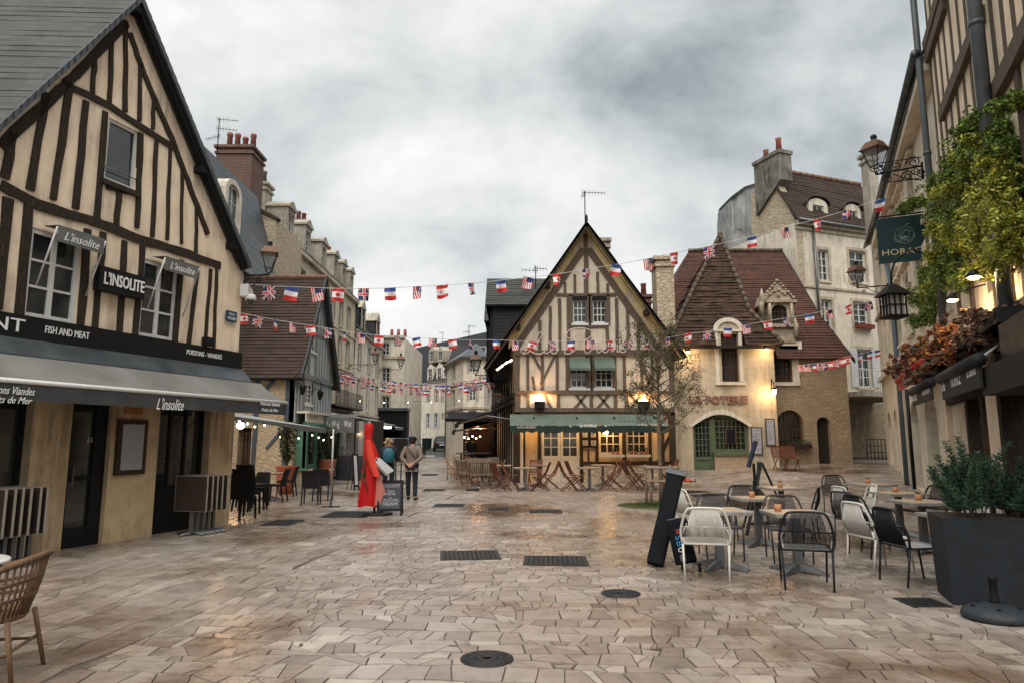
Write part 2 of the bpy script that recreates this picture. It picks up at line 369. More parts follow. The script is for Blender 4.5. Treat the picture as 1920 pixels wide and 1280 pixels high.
M_TILEB = mat('brown_tile', (.072, .046, .034), (.034, .024, .019), kind='tile', bw=.18, bh=.13, mortar=.008, c3=(.02, .014, .011), rough=.85, bump=.4, scale=1.5, dirt=.5)
M_TILER = mat('red_tile', (.12, .052, .036), (.045, .026, .02), kind='tile', bw=.18, bh=.13, mortar=.008, c3=(.035, .018, .014), rough=.85, bump=.4, scale=1.5, dirt=.5)
M_TILEM = mat('mossy_tile', (.095, .050, .032), (.014, .013, .009), kind='tile', bw=.2, bh=.15, mortar=.01, c3=(.018, .013, .01), rough=.9, bump=.5, scale=3.2, dirt=.7)
M_BRICK = mat('red_brick', (.15, .06, .045), (.06, .03, .025), kind='brick', bw=.22, bh=.075, mortar=.012, c3=(.25, .21, .17), bump=.3, dirt=.3)
M_BRICKP = mat('pale_brick', (.50, .35, .22), (.36, .24, .15), kind='brick', bw=.22, bh=.075, mortar=.01, c3=(.45, .38, .29), bump=.25, dirt=.3)
M_CEM = mat('stained_render', (.27, .25, .21), (.13, .12, .10), kind='plaster', scale=2.5, bw=1, dirt=.8, bump=.2)
M_ZINC = mat('zinc', (.11, .125, .135), (.05, .058, .064), rough=.38, metal=.5, bump=.05, scale=2)
M_DMET = mat('dark_metal', (.011, .012, .014), (.006, .007, .008), rough=.45, bump=.03, metal=.3)
M_GMET = mat('grey_metal', (.17, .175, .18), (.11, .115, .12), rough=.4, bump=.03, metal=.6)
M_BLK = mat('black_paint', (.005, .0055, .006), (.003, .003, .0035), rough=.72, bump=.03)
M_TEAL = mat('dark_teal_paint', (.006, .032, .036), (.005, .026, .03), rough=.45, bump=.02)
M_SIGNW = mat('sign_white', (.75, .76, .75), (.7, .7, .7), rough=.5, bump=0)
M_SIGNG = mat('sign_gold', (.55, .48, .26), (.45, .39, .2), rough=.4, bump=0, metal=.2)
M_RED = mat('red_paint', (.42, .02, .02), (.35, .015, .015), rough=.55, bump=.03)
M_GREENP = mat('green_paint', (.115, .15, .085), (.085, .115, .06), rough=.5, bump=.05, scale=6)
M_GREENS = mat('sea_green_paint', (.10, .235, .16), (.07, .18, .12), rough=.5, bump=.05, scale=6)
M_TERR = mat('terracotta_pot', (.36, .12, .07), (.28, .09, .055), rough=.7, bump=.05)
M_RUST = mat('copper_brown', (.17, .085, .055), (.10, .055, .04), rough=.5, bump=.1, metal=.3)
M_BULB = mat('warm_bulb', (1, .7, .4), emit=(1, .58, .25, 14), bump=0)
M_BULBW = mat('white_bulb', (1, .8, .6), emit=(1, .78, .5, 5), bump=0)
M_GLOW = mat('lit_interior', (.8, .5, .25), (.5, .28, .1), emit=(1, .55, .2, .9), bump=0)
M_LEAF = mat('leaf_green', (.11, .19, .03), (.035, .07, .014), leafy=True, c3=(.30, .38, .07), rough=.6)
M_LEAFY = mat('leaf_yellow_green', (.28, .32, .04), (.09, .14, .02), leafy=True, c3=(.6, .54, .09), rough=.6)
M_LEAFR = mat('leaf_rust', (.16, .055, .035), (.06, .028, .022), leafy=True, c3=(.30, .13, .05), rough=.6)
M_LEAFD = mat('leaf_dark', (.02, .045, .022), (.01, .022, .012), leafy=True, c3=(.045, .08, .035), rough=.55)
M_BARK = mat('bark', (.20, .145, .10), (.09, .065, .045), kind='wood', bump=.5)
M_ASPH = mat('asphalt', (.055, .055, .057), (.04, .04, .042), scale=30, rough=.45, bump=.1)
def pole_mat(): return M_GMET
# ------------------------------------------------------------------ ground, street, paving
def grid(name, xs, ys, m, dz=0, kind='structure', zf=zg):
    mb = MB(); V = [(x, y, zf(x, y)+dz) for y in ys for x in xs]; nx = len(xs)
    mb.mesh(V, [[j*nx+i, j*nx+i+1, (j+1)*nx+i+1, (j+1)*nx+i] for j in range(len(ys)-1) for i in range(nx-1)], 0, True)
    return tag(mb.build(name, m), kind=kind)
M_MORT = mat('joint_mortar', (.14, .115, .092), (.05, .04, .032), scale=1.3, rough=.85, bump=.3)
grid('ground', [-300, -120, -60]+[x*1.5-40 for x in range(54)]+[60, 120, 300], [-200, -60, -20]+[y*1.5-9 for y in range(74)]+[120, 160, 300], M_MORT, -.014)
def paving_mat(name, cs, rlo, rhi):
    m = bpy.data.materials.new(name); m.use_nodes = True; t = m.node_tree; t.nodes.clear(); L = t.links.new
    out = N(t, 'ShaderNodeOutputMaterial'); b = N(t, 'ShaderNodeBsdfPrincipled'); L(b.outputs[0], out.inputs[0]); b.inputs['Specular IOR Level'].default_value = .62
    g = N(t, 'ShaderNodeNewGeometry'); co = N(t, 'ShaderNodeTexCoord')
    r = ramp(t, cs, g.outputs['Random Per Island'])
    nz = N(t, 'ShaderNodeTexNoise', Scale=5.0, Detail=8.0, Roughness=.65); L(co.outputs['Object'], nz.inputs['Vector'])
    nb = N(t, 'ShaderNodeTexNoise', Scale=.33, Detail=5.0, Roughness=.62, Distortion=.6); L(co.outputs['Object'], nb.inputs['Vector'])
    def mul(a, k, mode='MULTIPLY', f=1.0):
        x = N(t, 'ShaderNodeMix', data_type='RGBA', blend_type=mode); x.inputs[0].default_value = f; L(a, x.inputs[6]); L(k, x.inputs[7]); return x.outputs[2]
    c = mul(r.outputs[0], ramp(t, [(.25, (.62, .60, .58)), (.5, (1, 1, 1)), (.8, (1.12, 1.1, 1.07))], nz.outputs[0]).outputs[0])
    c = mul(c, ramp(t, [(.35, (.50, .38, .29)), (.46, (.90, .84, .79)), (.62, (1.06, 1.06, 1.06))], nb.outputs[0]).outputs[0])
    L(c, b.inputs['Base Color'])
    rr = N(t, 'ShaderNodeMapRange'); L(nb.outputs[0], rr.inputs[0]); rr.inputs[1].default_value = .36; rr.inputs[2].default_value = .64; rr.inputs[3].default_value = rlo; rr.inputs[4].default_value = rhi
    r2 = N(t, 'ShaderNodeMath', operation='MULTIPLY_ADD'); L(nz.outputs[0], r2.inputs[0]); r2.inputs[1].default_value = .25; L(rr.outputs[0], r2.inputs[2]); L(r2.outputs[0], b.inputs['Roughness'])
    nf = N(t, 'ShaderNodeTexNoise', Scale=16.0, Detail=6.0, Roughness=.7); L(co.outputs['Object'], nf.inputs['Vector'])
    bp = N(t, 'ShaderNodeBump', Strength=.35, Distance=.012); L(nf.outputs[0], bp.inputs['Height']); L(bp.outputs[0], b.inputs['Normal'])
    return m
M_PAVE = paving_mat('wet_flagstone', [(0, (.19, .157, .134)), (.25, (.24, .20, .172)), (.6, (.278, .238, .206)), (.9, (.315, .276, .242)), (.98, (.37, .33, .285))], .06, .34)
M_PAVEL = paving_mat('worn_flagstone', [(0, (.205, .17, .145)), (.5, (.255, .218, .188)), (.9, (.30, .262, .228)), (.98, (.38, .34, .29))], .05, .30)
def clip(poly, a, nrm):
    out = []
    for i in range(len(poly)):
        p, q = poly[i], poly[(i+1) % len(poly)]; dp, dq = (p-a).dot(nrm), (q-a).dot(nrm)
        if dp >= 0: out.append(p)
        if (dp >= 0) != (dq >= 0): out.append(p.lerp(q, dp/(dp-dq)))
    return out
def flagstones(name, ang, org, x0, x1, y0, y1, rh, sw, gap, clips, m, keep, wild=.32, hj=.0035):
    """irregular flagstones in wavering rows; each stone its own slightly tilted slab"""
    rr = random.Random(len(name)*31+5); c, s_ = math.cos(ang), math.sin(ang); mb = MB(); lines = []; yy = y0
    while yy < y1: lines.append(yy); yy += rh*rr.uniform(.6, 1.4)
    ph = [(rr.uniform(0, 6), rr.uniform(0, 6), rr.uniform(.5, 1.1)) for _ in lines]
    def ly(k, x): a, b_, q = ph[k]; return lines[k]+rh*(.20*math.sin(x*1.7*q+a)+.13*math.sin(x*4.1*q+b_)+.08*math.sin(x*9.3+a*3))
    for k in range(len(lines)-1):
        x = x0+rr.uniform(0, sw); tb = 0; bb = 0
        while x < x1:
            wd = sw*rr.choice([.5, .75, .9, 1.1, 1.35, 1.7]); nb_ = rr.gauss(0, .16)*sw; nt_ = rr.gauss(0, .16)*sw
            q = [Vector((x+bb, ly(k, x+bb))), Vector((x+wd/2, ly(k, x+wd/2))), Vector((x+wd+nb_, ly(k, x+wd+nb_))), Vector((x+wd+nt_, ly(k+1, x+wd+nt_))), Vector((x+wd/2, ly(k+1, x+wd/2))), Vector((x+tb, ly(k+1, x+tb)))]
            x += wd; bb, tb = nb_, nt_; polys = [q]
            if rr.random() < wild:
                cen = sum(q, Vector((0, 0)))/6; a = rr.uniform(-1.2, 1.2)+(math.pi/2 if rr.random() < .5 else 0); nn = Vector((math.cos(a), math.sin(a))); cen += nn*rr.uniform(-.06, .06)
                polys = [clip(q, cen, nn), clip(q, cen, -nn)]
            for pl in polys:
                pl = [org+Vector((p.x*c-p.y*s_, p.x*s_+p.y*c)) for p in pl]
                for a, nn in clips:
                    pl = clip(pl, a, nn)
                    if len(pl) < 3: break
                if len(pl) < 3: continue
                cen = sum(pl, Vector((0, 0)))/len(pl)
                if not keep(cen): continue
                g = gap*rr.uniform(.7, 1.6); ins = []; n = len(pl); ok = True
                for i in range(n):
                    d = (pl[i]-cen); l = d.length
                    if l < g*2.5: ok = False; break
                    ins.append(pl[i]-d*(g/l))
                if not ok: continue
                tx, ty, h0 = rr.gauss(0, hj), rr.gauss(0, hj), rr.gauss(0, .0015)
                top = [Vector((p.x, p.y, zg(p.x, p.y)+h0+(p.x-cen.x)*tx+(p.y-cen.y)*ty)) for p in [p_.lerp(cen, .0025/max(.05, (p_-cen).length)) for p_ in ins]]
                bot = [Vector((p.x, p.y, zg(p.x, p.y)-.012)) for p in ins]
                mb.mesh(top+bot, [list(range(n))]+[[i, n+i, n+(i+1) % n, (i+1) % n] for i in range(n)])
    return tag(mb.build(name, m), kind='structure')
E1 = G(120, 1265).xy; E2 = G(720, 990).xy; ed = (E2-E1).normalized(); en = Vector((-ed.y, ed.x))
inview = lambda p: abs(p.x) < .86*p.y+2.5 and p.y < 40
flagstones('paving', math.radians(-4), Vector((0, 0)), -24, 26, 1, 33, .20, .215, .0065, [(E1, -en)], M_PAVE, lambda p: inview(p) and p.y > 2.4 and p.x > -9 and p.x-.2*p.y < 12.5)
flagstones('street_paving', math.atan2(ed.y, ed.x), E1, -9, 48, 0, 30, .27, .32, .006, [(E1, en)], M_PAVEL, lambda p: p.y > 3 and p.x > -.75*p.y-2.5 and p.x > -14 and p.y < 52 and p.x < 4, .3)
# asphalt street climbing away, with its painted crossing bars
def quadsheet(name, pts, dz, m, n=14, kind='structure', label=None):
    mb = MB(); a, b, c, d = [Vector(p[:2]) for p in pts]; V = []
    for j in range(n+1):
        for i in range(5):
            p = a.lerp(b, i/4).lerp(d.lerp(c, i/4), j/n); V.append((p.x, p.y, zg(p.x, p.y)+dz))
    mb.mesh(V, [[j*5+i, j*5+i+1, (j+1)*5+i+1, (j+1)*5+i] for j in range(n) for i in range(4)])
    return tag(mb.build(name, m), kind=kind)
quadsheet('road', [(-14, 52), (2, 52), (-4, 96), (-18, 96)], .004, M_ASPH)
for i in range(2):
    quadsheet('road_marking', [(-7.2+i*2.3, 53.2), (-5.9+i*2.3, 53.0), (-6.1+i*2.3, 54.9), (-7.4+i*2.3, 55.1)], .009, mat('road_paint', (.6, .6, .58), rough=.6), 3)
# ------------------------------------------------------------------ bar-restaurant with timbered gable (left)
A0 = G(60, 1040); FL = Fac((A0.x, A0.y), (A0.x+.344, A0.y+1))
def stroke(mb, F, px, w, d0=-.02, d1=.035, mi=0, wob=.012):
    """timber following pixel-measured points on facade F"""
    q = [F.p(*p) for p in px]
    for a, b in zip(q, q[1:]): mb.beam(F, a, b, w*.76, d0, d1, mi, wob, 4)
H1 = thing('timbered_restaurant', 'cream half-timbered restaurant with steep slate gable and long grey awning at the left', 'building', (A0.x, A0.y, 0))
s0L, s1L, apx, eav = -2.75, 4.0, .83, 5.28
zap = 9.2; eav = 5.08
def zr(s): return zap-(abs(s-apx))*(1.3 if s > apx else 1.6)
W1 = (FL.p(50, 500)[0], FL.p(148, 515)[0], 3.42, 4.78); W2 = (FL.p(263, 545)[0], FL.p(332, 560)[0], 3.42, 4.82)
W3 = (FL.p(198, 290)[0], FL.p(258, 290)[0], FL.p(228, 350)[1], FL.p(228, 232)[1])
def hole(r): return [(r[0], r[2]), (r[1], r[2]), (r[1], r[3]), (r[0], r[3])]
mb = MB(); mb.wall(FL, [(s0L, 2.95), (s1L, 2.95), (s1L, eav), (apx, zap), (s0L, zr(s0L))], [hole(W1), hole(W2), hole(W3)], .16, .3)
# upper side wall towards the street beyond, and the inside of the rooms
mb.fbox(FL, s1L-.3, s1L-.002, 0, eav, -8, -.3); mb.build('wall', M_PLAS, H1)
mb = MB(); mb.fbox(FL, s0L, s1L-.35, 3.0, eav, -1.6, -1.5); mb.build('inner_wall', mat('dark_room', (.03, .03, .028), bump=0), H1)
tb = MB()
for px, w in [([(236, 44), (140, 142), (112, 168), (0, 275)], .19), ([(115, 155), (205, 200), (325, 278)], .15), ([(0, 347), (66, 383), (187, 420), (262, 450), (330, 470), (412, 499)], .2),
              ([(235, 40), (233, 210)], .11), ([(208, 80), (203, 195)], .1), ([(176, 112), (172, 178)], .1), ([(262, 120), (260, 228)], .09), ([(287, 185), (285, 243)], .08),
              ([(242, 62), (262, 120), (290, 190), (322, 262), (345, 325), (368, 385), (388, 440)], .14),
              ([(22, 250), (7, 335)], .16), ([(86, 175), (55, 357)], .16), ([(128, 168), (98, 375)], .14), ([(160, 190), (140, 392)], .14), ([(196, 210), (180, 410)], .13),
              ([(263, 250), (255, 428)], .12), ([(292, 265), (284, 445)], .1), ([(318, 280), (312, 450)], .08), ([(340, 315), (339, 458)], .07), ([(367, 390), (366, 475)], .08), ([(222, 355), (217, 424)], .13),
              ([(198, 352), (260, 366)], .1), ([(14, 372), (-8, 580)], .2), ([(52, 385), (34, 592)], .17), ([(163, 430), (149, 610)], .16), ([(192, 436), (176, 618)], .14), ([(232, 452), (222, 626)], .14),
              ([(266, 462), (252, 628)], .13), ([(340, 488), (327, 645)], .13), ([(370, 500), (352, 648)], .11), ([(394, 505), (382, 654)], .09), ([(405, 505), (399, 656)], .08), ([(-60, 215), (-70, 330)], .15), ([(-40, 360), (-60, 560)], .15)]:
    stroke(tb, FL, px, w)
tb.build('timber_frame', M_OAK, H1)
for r, c, rr_, lb in ((W1, 2, 3, None), (W2, 2, 3, None)):
    o = window(FL, H1, r, c, rr_, d=-.05, fw=.07, mw=.035, split=1, sillm=M_WHITE)
o = window(FL, H1, W3, 1, 1, d=-.06, fw=.05, sillm=M_OAK, label='small attic window in the gable')
mb = MB(); mb.tube([FL.W(W3[0], W3[2]+.22, .01), FL.W(W3[1]+.04, W3[2]+.22, .01)], .01); mb.build('bar', M_GMET, o)
# little window awnings with script lettering
M_AWG = mat('grey_canvas', (.15, .155, .15), (.09, .095, .09), scale=3, rough=.9, bump=.1)
M_AWD = mat('charcoal_canvas', (.06, .064, .066), (.036, .039, .041), scale=3, rough=.9, bump=.15)
for r in (W1, W2):
    mb = MB(); a, b, zt = r[0]+.16, r[1]+.1, r[3]+.06
    mb.face([FL.W(a, zt, .03), FL.W(b, zt, .03), FL.W(b, zt-.02, .36), FL.W(a, zt-.02, .36)]); mb.fbox(FL, a, b, zt-.27, zt-.02, .35, .36)
    aw = mb.build('window_awning', M_AWG, H1)
    mb = MB(); textmb(mb, "L'insolite", FL, a+.1, b-.08, zt-.22, zt-.09, .361, .003, .4); mb.build('lettering', M_SIGNW, aw)
    for x in (a-.02, b+.02): mb = MB(); mb.tube([FL.W(x, zt-.05, .36), FL.W(x, r[2]+.5, .04)], .014); mb.build('bracket', M_WHITE, aw)
# sign boards
mb = MB(); z0, z1 = 3.10, 3.44; mb.fbox(FL, s0L, s1L+.03, z0, z1, .0, .08); sg = mb.build('fascia_board', M_BLK, H1)
mb = MB()
textmb(mb, 'RESTAURANT', FL, FL.p(-330, 600)[0], FL.p(40, 600)[0], FL.p(20, 622)[1], FL.p(20, 597)[1], .082)
textmb(mb, 'FISH AND MEAT', FL, FL.p(77, 620)[0], FL.p(160, 630)[0], z0+.13, z0+.24, .082)
textmb(mb, 'POISSONS - VIANDES', FL, FL.p(343, 665)[0], FL.p(409, 670)[0], z0+.14, z0+.23, .082)
mb.build('lettering', M_SIGNW, sg)
a, b = FL.p(172, 530)[0], FL.p(258, 545)[0]; zc = FL.p(215, 532)[1]
mb = MB(); mb.fbox(FL, a, b, zc-.2, zc+.2, .04, .16); sg = mb.build('sign_box', M_BLK, H1)
mb = MB(); textmb(mb, "L'INSOLITE", FL, a+.08, b-.02, zc-.09, zc+.12, .162, .015, bold=.01); mb.build('lettering', M_SIGNW, sg)
# slate roof
ov = .22; mb = MB()
TL = lambda s, d, l=0: FL.W(s, zr(s)+l, d)
rs = 3.9; RD = Vector((-9, -.35, 0))
mb.courses(FL.W(s0L-.5, zr(s0L-.5)+.1, ov)+RD, FL.W(s0L-.5, zr(s0L-.5)+.1, ov), FL.W(apx, zap+.14, ov), FL.W(apx, zap+.14, ov)+RD, .16, .009)
mb.courses(FL.W(rs, zr(rs)+.1, ov), FL.W(rs, zr(rs)+.1, ov)+RD, FL.W(apx, zap+.14, ov)+RD, FL.W(apx, zap+.14, ov), .16, .009)
rf = mb.build('roof', M_SLATEW, H1)
mb = MB()
for sgn in (-1, 1):
    e = s0L-.5 if sgn < 0 else rs; L = math.hypot(e-apx, zap-zr(e)); n = int(L/.17)
    for i in range(n):
        t0, t1 = i/n, (i+1.12)/n; a, b = apx+(e-apx)*t0, apx+(e-apx)*t1
        za, zb = zap+.17+(zr(e)+.1-zap-.14)*t0, zap+.15+(zr(e)+.1-zap-.14)*t1
        mb.mesh([FL.W(a, za-.14, ov+.03), FL.W(a, za, ov+.03), FL.W(b, zb+.015, ov+.045), FL.W(b, zb-.125, ov+.045), FL.W(a, za, ov-.2), FL.W(b, zb+.015, ov-.2)], [[0, 1, 2, 3], [1, 4, 5, 2]])
mb.build('verge_tiles', M_SLATE, rf)
mb = MB()  # rafters and soffit under the overhang
mb.beam(FL, (apx, zap+.02), (rs, zr(rs)-.02), .16, .08, ov-.02, 0, 0); mb.beam(FL, (apx, zap+.08), (s0L-.5, zr(s0L-.5)+.05), .05, .08, ov-.02, 0, 0)
for q in (apx, apx+1.75, rs-.35): mb.fbox(FL, q-.1, q+.1, zr(q)-.16, zr(q)-.02, -.1, ov-.01)
mb.build('barge_board', M_BLK, rf)
mb = MB(); mb.tube([FL.W(rs+.04, zr(rs)+.06, ov), FL.W(rs+.04, zr(rs)+.06, -8)], .07); mb.build('gutter', M_ZINC, rf)
# ground floor: rendered piers, glazed dark shopfront, zinc flashing, awning
def srange(u0, u1, v): return FL.p(u0, v)[0], FL.p(u1, v)[0]
piers = [srange(52, 125, 900), (FL.p(203, 880)[0], FL.p(293, 880)[0]), (FL.p(392, 850)[0], s1L+.0)]
for a, b in piers: mb = MB(); mb.wall(FL, [(a, 0), (b, 0), (b, 2.95), (a, 2.95)], [], .2, .42, d=.0); mb.build('pier', mat('ochre_render', (.55, .42, .26), (.43, .32, .19), kind='plaster', scale=2.5, bw=1, dirt=.7, bump=.25), H1)
mb = MB(); mb.fbox(FL, s0L, s1L-.35, 2.55, 2.94, -.42, -.03); mb.fbox(FL, s0L, s1L-.35, 0, 3, -2.2, -2.1); mb.build('lintel', M_BLK, H1)
gaps = [(s0L, piers[0][0]), (piers[0][1], piers[1][0]), (piers[1][1], piers[2][0])]
M_SEE = mat('clear_dark_glass', (.02, .025, .022), rough=.05, bump=0, spec=.8)
for i, (a, b) in enumerate(gaps):
    if i == 1:
        mb = MB(); D = -.14
        for x0, x1 in ((a, a+.09), (b-.22, b), ): mb.fbox(FL, x0, x1, 0, 2.54, D-.05, D+.05)
        mb.fbox(FL, a+.09, b-.22, 2.4, 2.54, D-.05, D+.05); mb.fbox(FL, a+.09, b-.22, 0, .3, D-.04, D+.04); mb.fbox(FL, a+.09, b-.22, 1.02, 1.1, D-.04, D+.04)
        o = mb.build('door', M_BLK, H1); g = MB(); g.fbox(FL, a+.09, b-.22, .3, 2.4, D-.02, D); g.build('pane', M_SEE, o)
        hh = MB(); hh.fbox(FL, a+.14, a+.16, .95, 1.25, D+.05, D+.08); hh.build('handle', M_GMET, o)
        hh = MB(); textmb(hh, "L'insolite", FL, a+.4, a+.75, 1.62, 1.7, D+.002, .002, .4); hh.build('lettering', M_SIGNW, o)
    else: window(FL, H1, (a, b, .75, 2.54), 3, 1, d=-.2, fw=.07, mw=.05, fm=M_BLK, gm=M_SEE, name='shop_window', z_sill=False)
for q in ((s0L, piers[0][0]), (piers[1][1], piers[2][0])): mb = MB(); mb.fbox(FL, *q, 0, .75, -.3, -.15); mb.build('stall_riser', M_BLK, H1)
mb = MB(); mb.face([FL.W(s0L, 3.1, .08), FL.W(s1L+.05, 3.1, .08), FL.W(s1L+.05, 2.84, .34), FL.W(s0L, 2.84, .34)]).face([FL.W(s0L, 2.84, .34), FL.W(s1L+.05, 2.84, .34), FL.W(s1L+.05, 2.8, .34), FL.W(s0L, 2.8, .34)]).face([FL.W(s1L+.05, 3.1, .08), FL.W(s1L+.05, 2.84, .34), FL.W(s1L+.05, 2.84, .0), FL.W(s1L+.05, 3.1, 0)])
mb.build('flashing', M_ZINC, H1)
def awning(F, par, a, b, zt, zb, dep, drop, mc, mv, mbar=None, d0=.1, scal=0, rip=.02, nm='awning', n=40, bart=.035):
    mb = MB(); rows = []
    for j in range(6):
        t = j/5; sag = .03*math.sin(t*math.pi); rows.append([F.W(a+(b-a)*i/n, zt+(zb-zt)*t-sag+rip*math.sin(i*2.3+j*.8)*t*(1-t)*1.3, d0+(dep-d0)*t) for i in range(n+1)])
    mb.mesh([p for r in rows for p in r], [[j*(n+1)+i, j*(n+1)+i+1, (j+1)*(n+1)+i+1, (j+1)*(n+1)+i] for j in range(5) for i in range(n)], 0, True)
    o = mb.build(nm, mc, par)
    v = MB(); top = [F.W(a+(b-a)*i/n, zb-.01, dep+.01) for i in range(n+1)]
    bot = [F.W(a+(b-a)*i/n, zb-drop-(scal*abs(math.sin(i*math.pi/4)) if scal else 0), dep+.012+.014*math.sin(i*1.7)) for i in range(n+1)]
    v.mesh(top+bot, [[i, i+1, n+2+i, n+1+i] for i in range(n)], 0, True)
    if scal >= 0:
        pass
    v.build('valance', mv, o)
    if mbar: q = MB(); q.tube([F.W(a-.02, zb, dep), F.W(b+.02, zb, dep)], bart, 8); q.build('front_bar', mbar, o)
    q = MB()
    for x in (a+.3, (a+b)/2, b-.3): q.tube([F.W(x, zb-.02, dep-.03), F.W(x-.15, (zt+zb)/2-.1, (d0+dep)/2), F.W(x, zb+.1, .05)], .02)
    q.build('arm', M_WHITE, o)
    return o
M_STRIPE = mat('grey_awning_top', (.20, .20, .185), (.12, .12, .11), scale=1.2, rough=.85, bump=.1)
zb_ = 2.41
aw = awning(FL, H1, s0L-.6, 4.32, 2.82, zb_, 1.0, .25, M_STRIPE, M_AWD, M_WHITE, .34, 0, .035)
mb = MB()
def awt(txt, u0, u1, v0, v1, sh=.4): a, b = FL.p(u0, v0, 1.03), FL.p(u1, v0, 1.03); c = FL.p((u0+u1)/2, v1, 1.03); textmb(mb, txt, FL, a[0], b[0], FL.p((u0+u1)/2, v0, 1.03)[1], c[1], 1.03, .004, sh)
awt("L'insolite", 293, 344, 768, 746); awt('Poissons Viandes', -36, 65, 738, 723); awt('Fruits de Mer', -30, 60, 755, 742); awt('Poissons Viandes', 488, 525, 760, 753); awt('Fruits de Mer', 490, 522, 771, 765)
mb.build('lettering', M_SIGNW, aw)
# menu frame, plaque, lamp bracket, street plate, camera
a, b = FL.p(222, 850)[0], FL.p(262, 850)[0]
mb = MB(); mb.fbox(FL, a-.08, b+.08, 1.08, 2.0, .002, .06); o = mb.build('menu_case', mat('dark_brown_wood', (.045, .022, .015), kind='wood'), H1)
mb = MB(); mb.fbox(FL, a, b, 1.16, 1.92, .06, .067); mb.build('menu_sheet', mat('grey_paper', (.33, .33, .35), (.27, .27, .29), scale=12, bump=0), o)
mb = MB(); mb.fbox(FL, a+.05, b-.03, 2.09, 2.3, .002, .03); o = mb.build('plaque', mat('orange_board', (.38, .17, .05), (.28, .12, .04), rough=.6), H1)
mb = MB()
for k in range(3): mb.fbox(FL, a+.14, b-.08-.03*k, 2.15+.04*k, 2.155+.04*k, .031, .034)
mb.build('lettering', M_BLK, o)
a, b = FL.p(420, 580)[0], FL.p(440, 580)[0]
mb = MB(); mb.fbox(FL, a, b, 4.03, 4.25, .05, .07); o = tag(mb.build('street_sign', mat('sign_blue', (.01, .035, .09), rough=.4, bump=0), base=FL.W(a, 4.03, .05)), 'small dark blue street name plate reading RUE DU VAUGUEUX on the restaurant corner', 'sign')
mb = MB(); textmb(mb, 'RUE DU', FL, a+.07, b-.07, 4.16, 4.21, .072, .002); textmb(mb, 'VAUGUEUX', FL, a+.03, b-.03, 4.07, 4.13, .072, .002); mb.build('lettering', M_SIGNW, o)
c = FL.W(FL.p(372, 635)[0], 3.53, .1); mb = MB(); mb.fbox(FL, FL.p(376, 635)[0], FL.p(391, 635)[0], 3.46, 3.62, .03, .15); mb.build('floodlight', M_BLK, H1)
# ------------------------------------------------------------------ lanterns
def make_lantern():
    t = thing('street_lantern', 'x', 'lantern')
    mb = MB(); r0, r1 = .09, .19
    B = [Vector((sx*r0, sy*r0, -.62)) for sx, sy in ((-1, -1), (1, -1), (1, 1), (-1, 1))]; T = [Vector((sx*r1, sy*r1, -.22)) for sx, sy in ((-1, -1), (1, -1), (1, 1), (-1, 1))]
    for i in range(4):
        mb.tube([B[i], T[i]], .013, 5); mb.tube([B[i], B[(i+1) % 4]], .013, 5); mb.tube([T[i], T[(i+1) % 4]], .016, 5)
    for i in range(4): mb.tube([B[i], Vector((B[i].x*.9, B[i].y*.9, -.70)), Vector((0, 0, -.76))], .012, 5)
    mb.ball((0, 0, -.78), .035); mb.build('cage', M_DMET, t)
    mb = MB(); mb.hexa([Vector((sx*.22, sy*.22, -.22)) for sx, sy in ((-1, -1), (1, -1), (1, 1), (-1, 1))], [Vector((sx*.13, sy*.13, -.04)) for sx, sy in ((-1, -1), (1, -1), (1, 1), (-1, 1))]); mb.box(-.235, .235, -.235, .235, -.235, -.215); mb.build('hood', M_RUST, t)
    mb = MB(); mb.lathe((0, 0, 0), [(.06, -.04), (.07, 0), (.05, .03), (.075, .07), (.06, .11), (.02, .14)], 8); mb.build('finial', M_DMET, t)
    mb = MB(); mb.hexa([p*.96 for p in B], [Vector((p.x*.95, p.y*.95, p.z)) for p in T]); mb.build('pane', mat('lantern_glass', (.30, .31, .31), rough=.1, bump=0, tr=.62), t)
    return t
LAN = make_lantern()
def scroll(mb, c, ex, ez, r, turns=1.4, a0=0, t=.012, sgn=1):
    pts = []
    for i in range(18):
        q = i/17; a = a0+sgn*q*turns*2*math.pi; rr = r*(1-.78*q); pts.append(c+ex*(rr*math.cos(a))+ez*(rr*math.sin(a)))
    mb.tube(pts, t, 5)
ZV = Vector((0, 0, 1))
def lantern(wallpt, tip, label, rz=0, sc=1, above=True):
    """bracket from wallpt to tip; the lantern stands over the arm's end"""
    w_, p = Vector(wallpt), Vector(tip); t = put(LAN, (p.x, p.y, p.z+(.80*sc if above else -.08)), rz, label, 'street lanterns on scrolled wall brackets', (sc, sc, sc))
    for ch_ in list(t.children):
        if ch_.name.startswith('bracket'): bpy.data.objects.remove(ch_)
    mb = MB(); e = (p-w_).normalized(); L = (p-w_).length
    mb.tube([w_, p], .022, 6).tube([w_-ZV*.3, w_+ZV*.08], .025, 6); mb.tube([w_-ZV*.32+e*.02, w_+e*(L*.35)-ZV*.22, w_+e*(L*.72)-ZV*.02], .014, 5)
    scroll(mb, w_+e*.12-ZV*.12, e, ZV, .09); scroll(mb, p-e*.2-ZV*.1, e, ZV, .07, sgn=-1)
    mb2 = mb; off = Vector(t.location)
    me_o = mb2.build('bracket', M_DMET, None); 
    for v in me_o.data.vertices:
        q = v.co-off; q = Matrix.Rotation(-rz, 3, 'Z') @ q; v.co = q/sc
    me_o.parent = t
    return t
lw = FL.W(s1L-.05, FL.p(428, 510)[1], .1); tp = Y(505, 508, 14.0)
lantern(lw, Vector((tp.x, lw.y-.0, lw.z+.02)), 'copper-hooded street lantern on the corner of the cream restaurant', .3, .78)
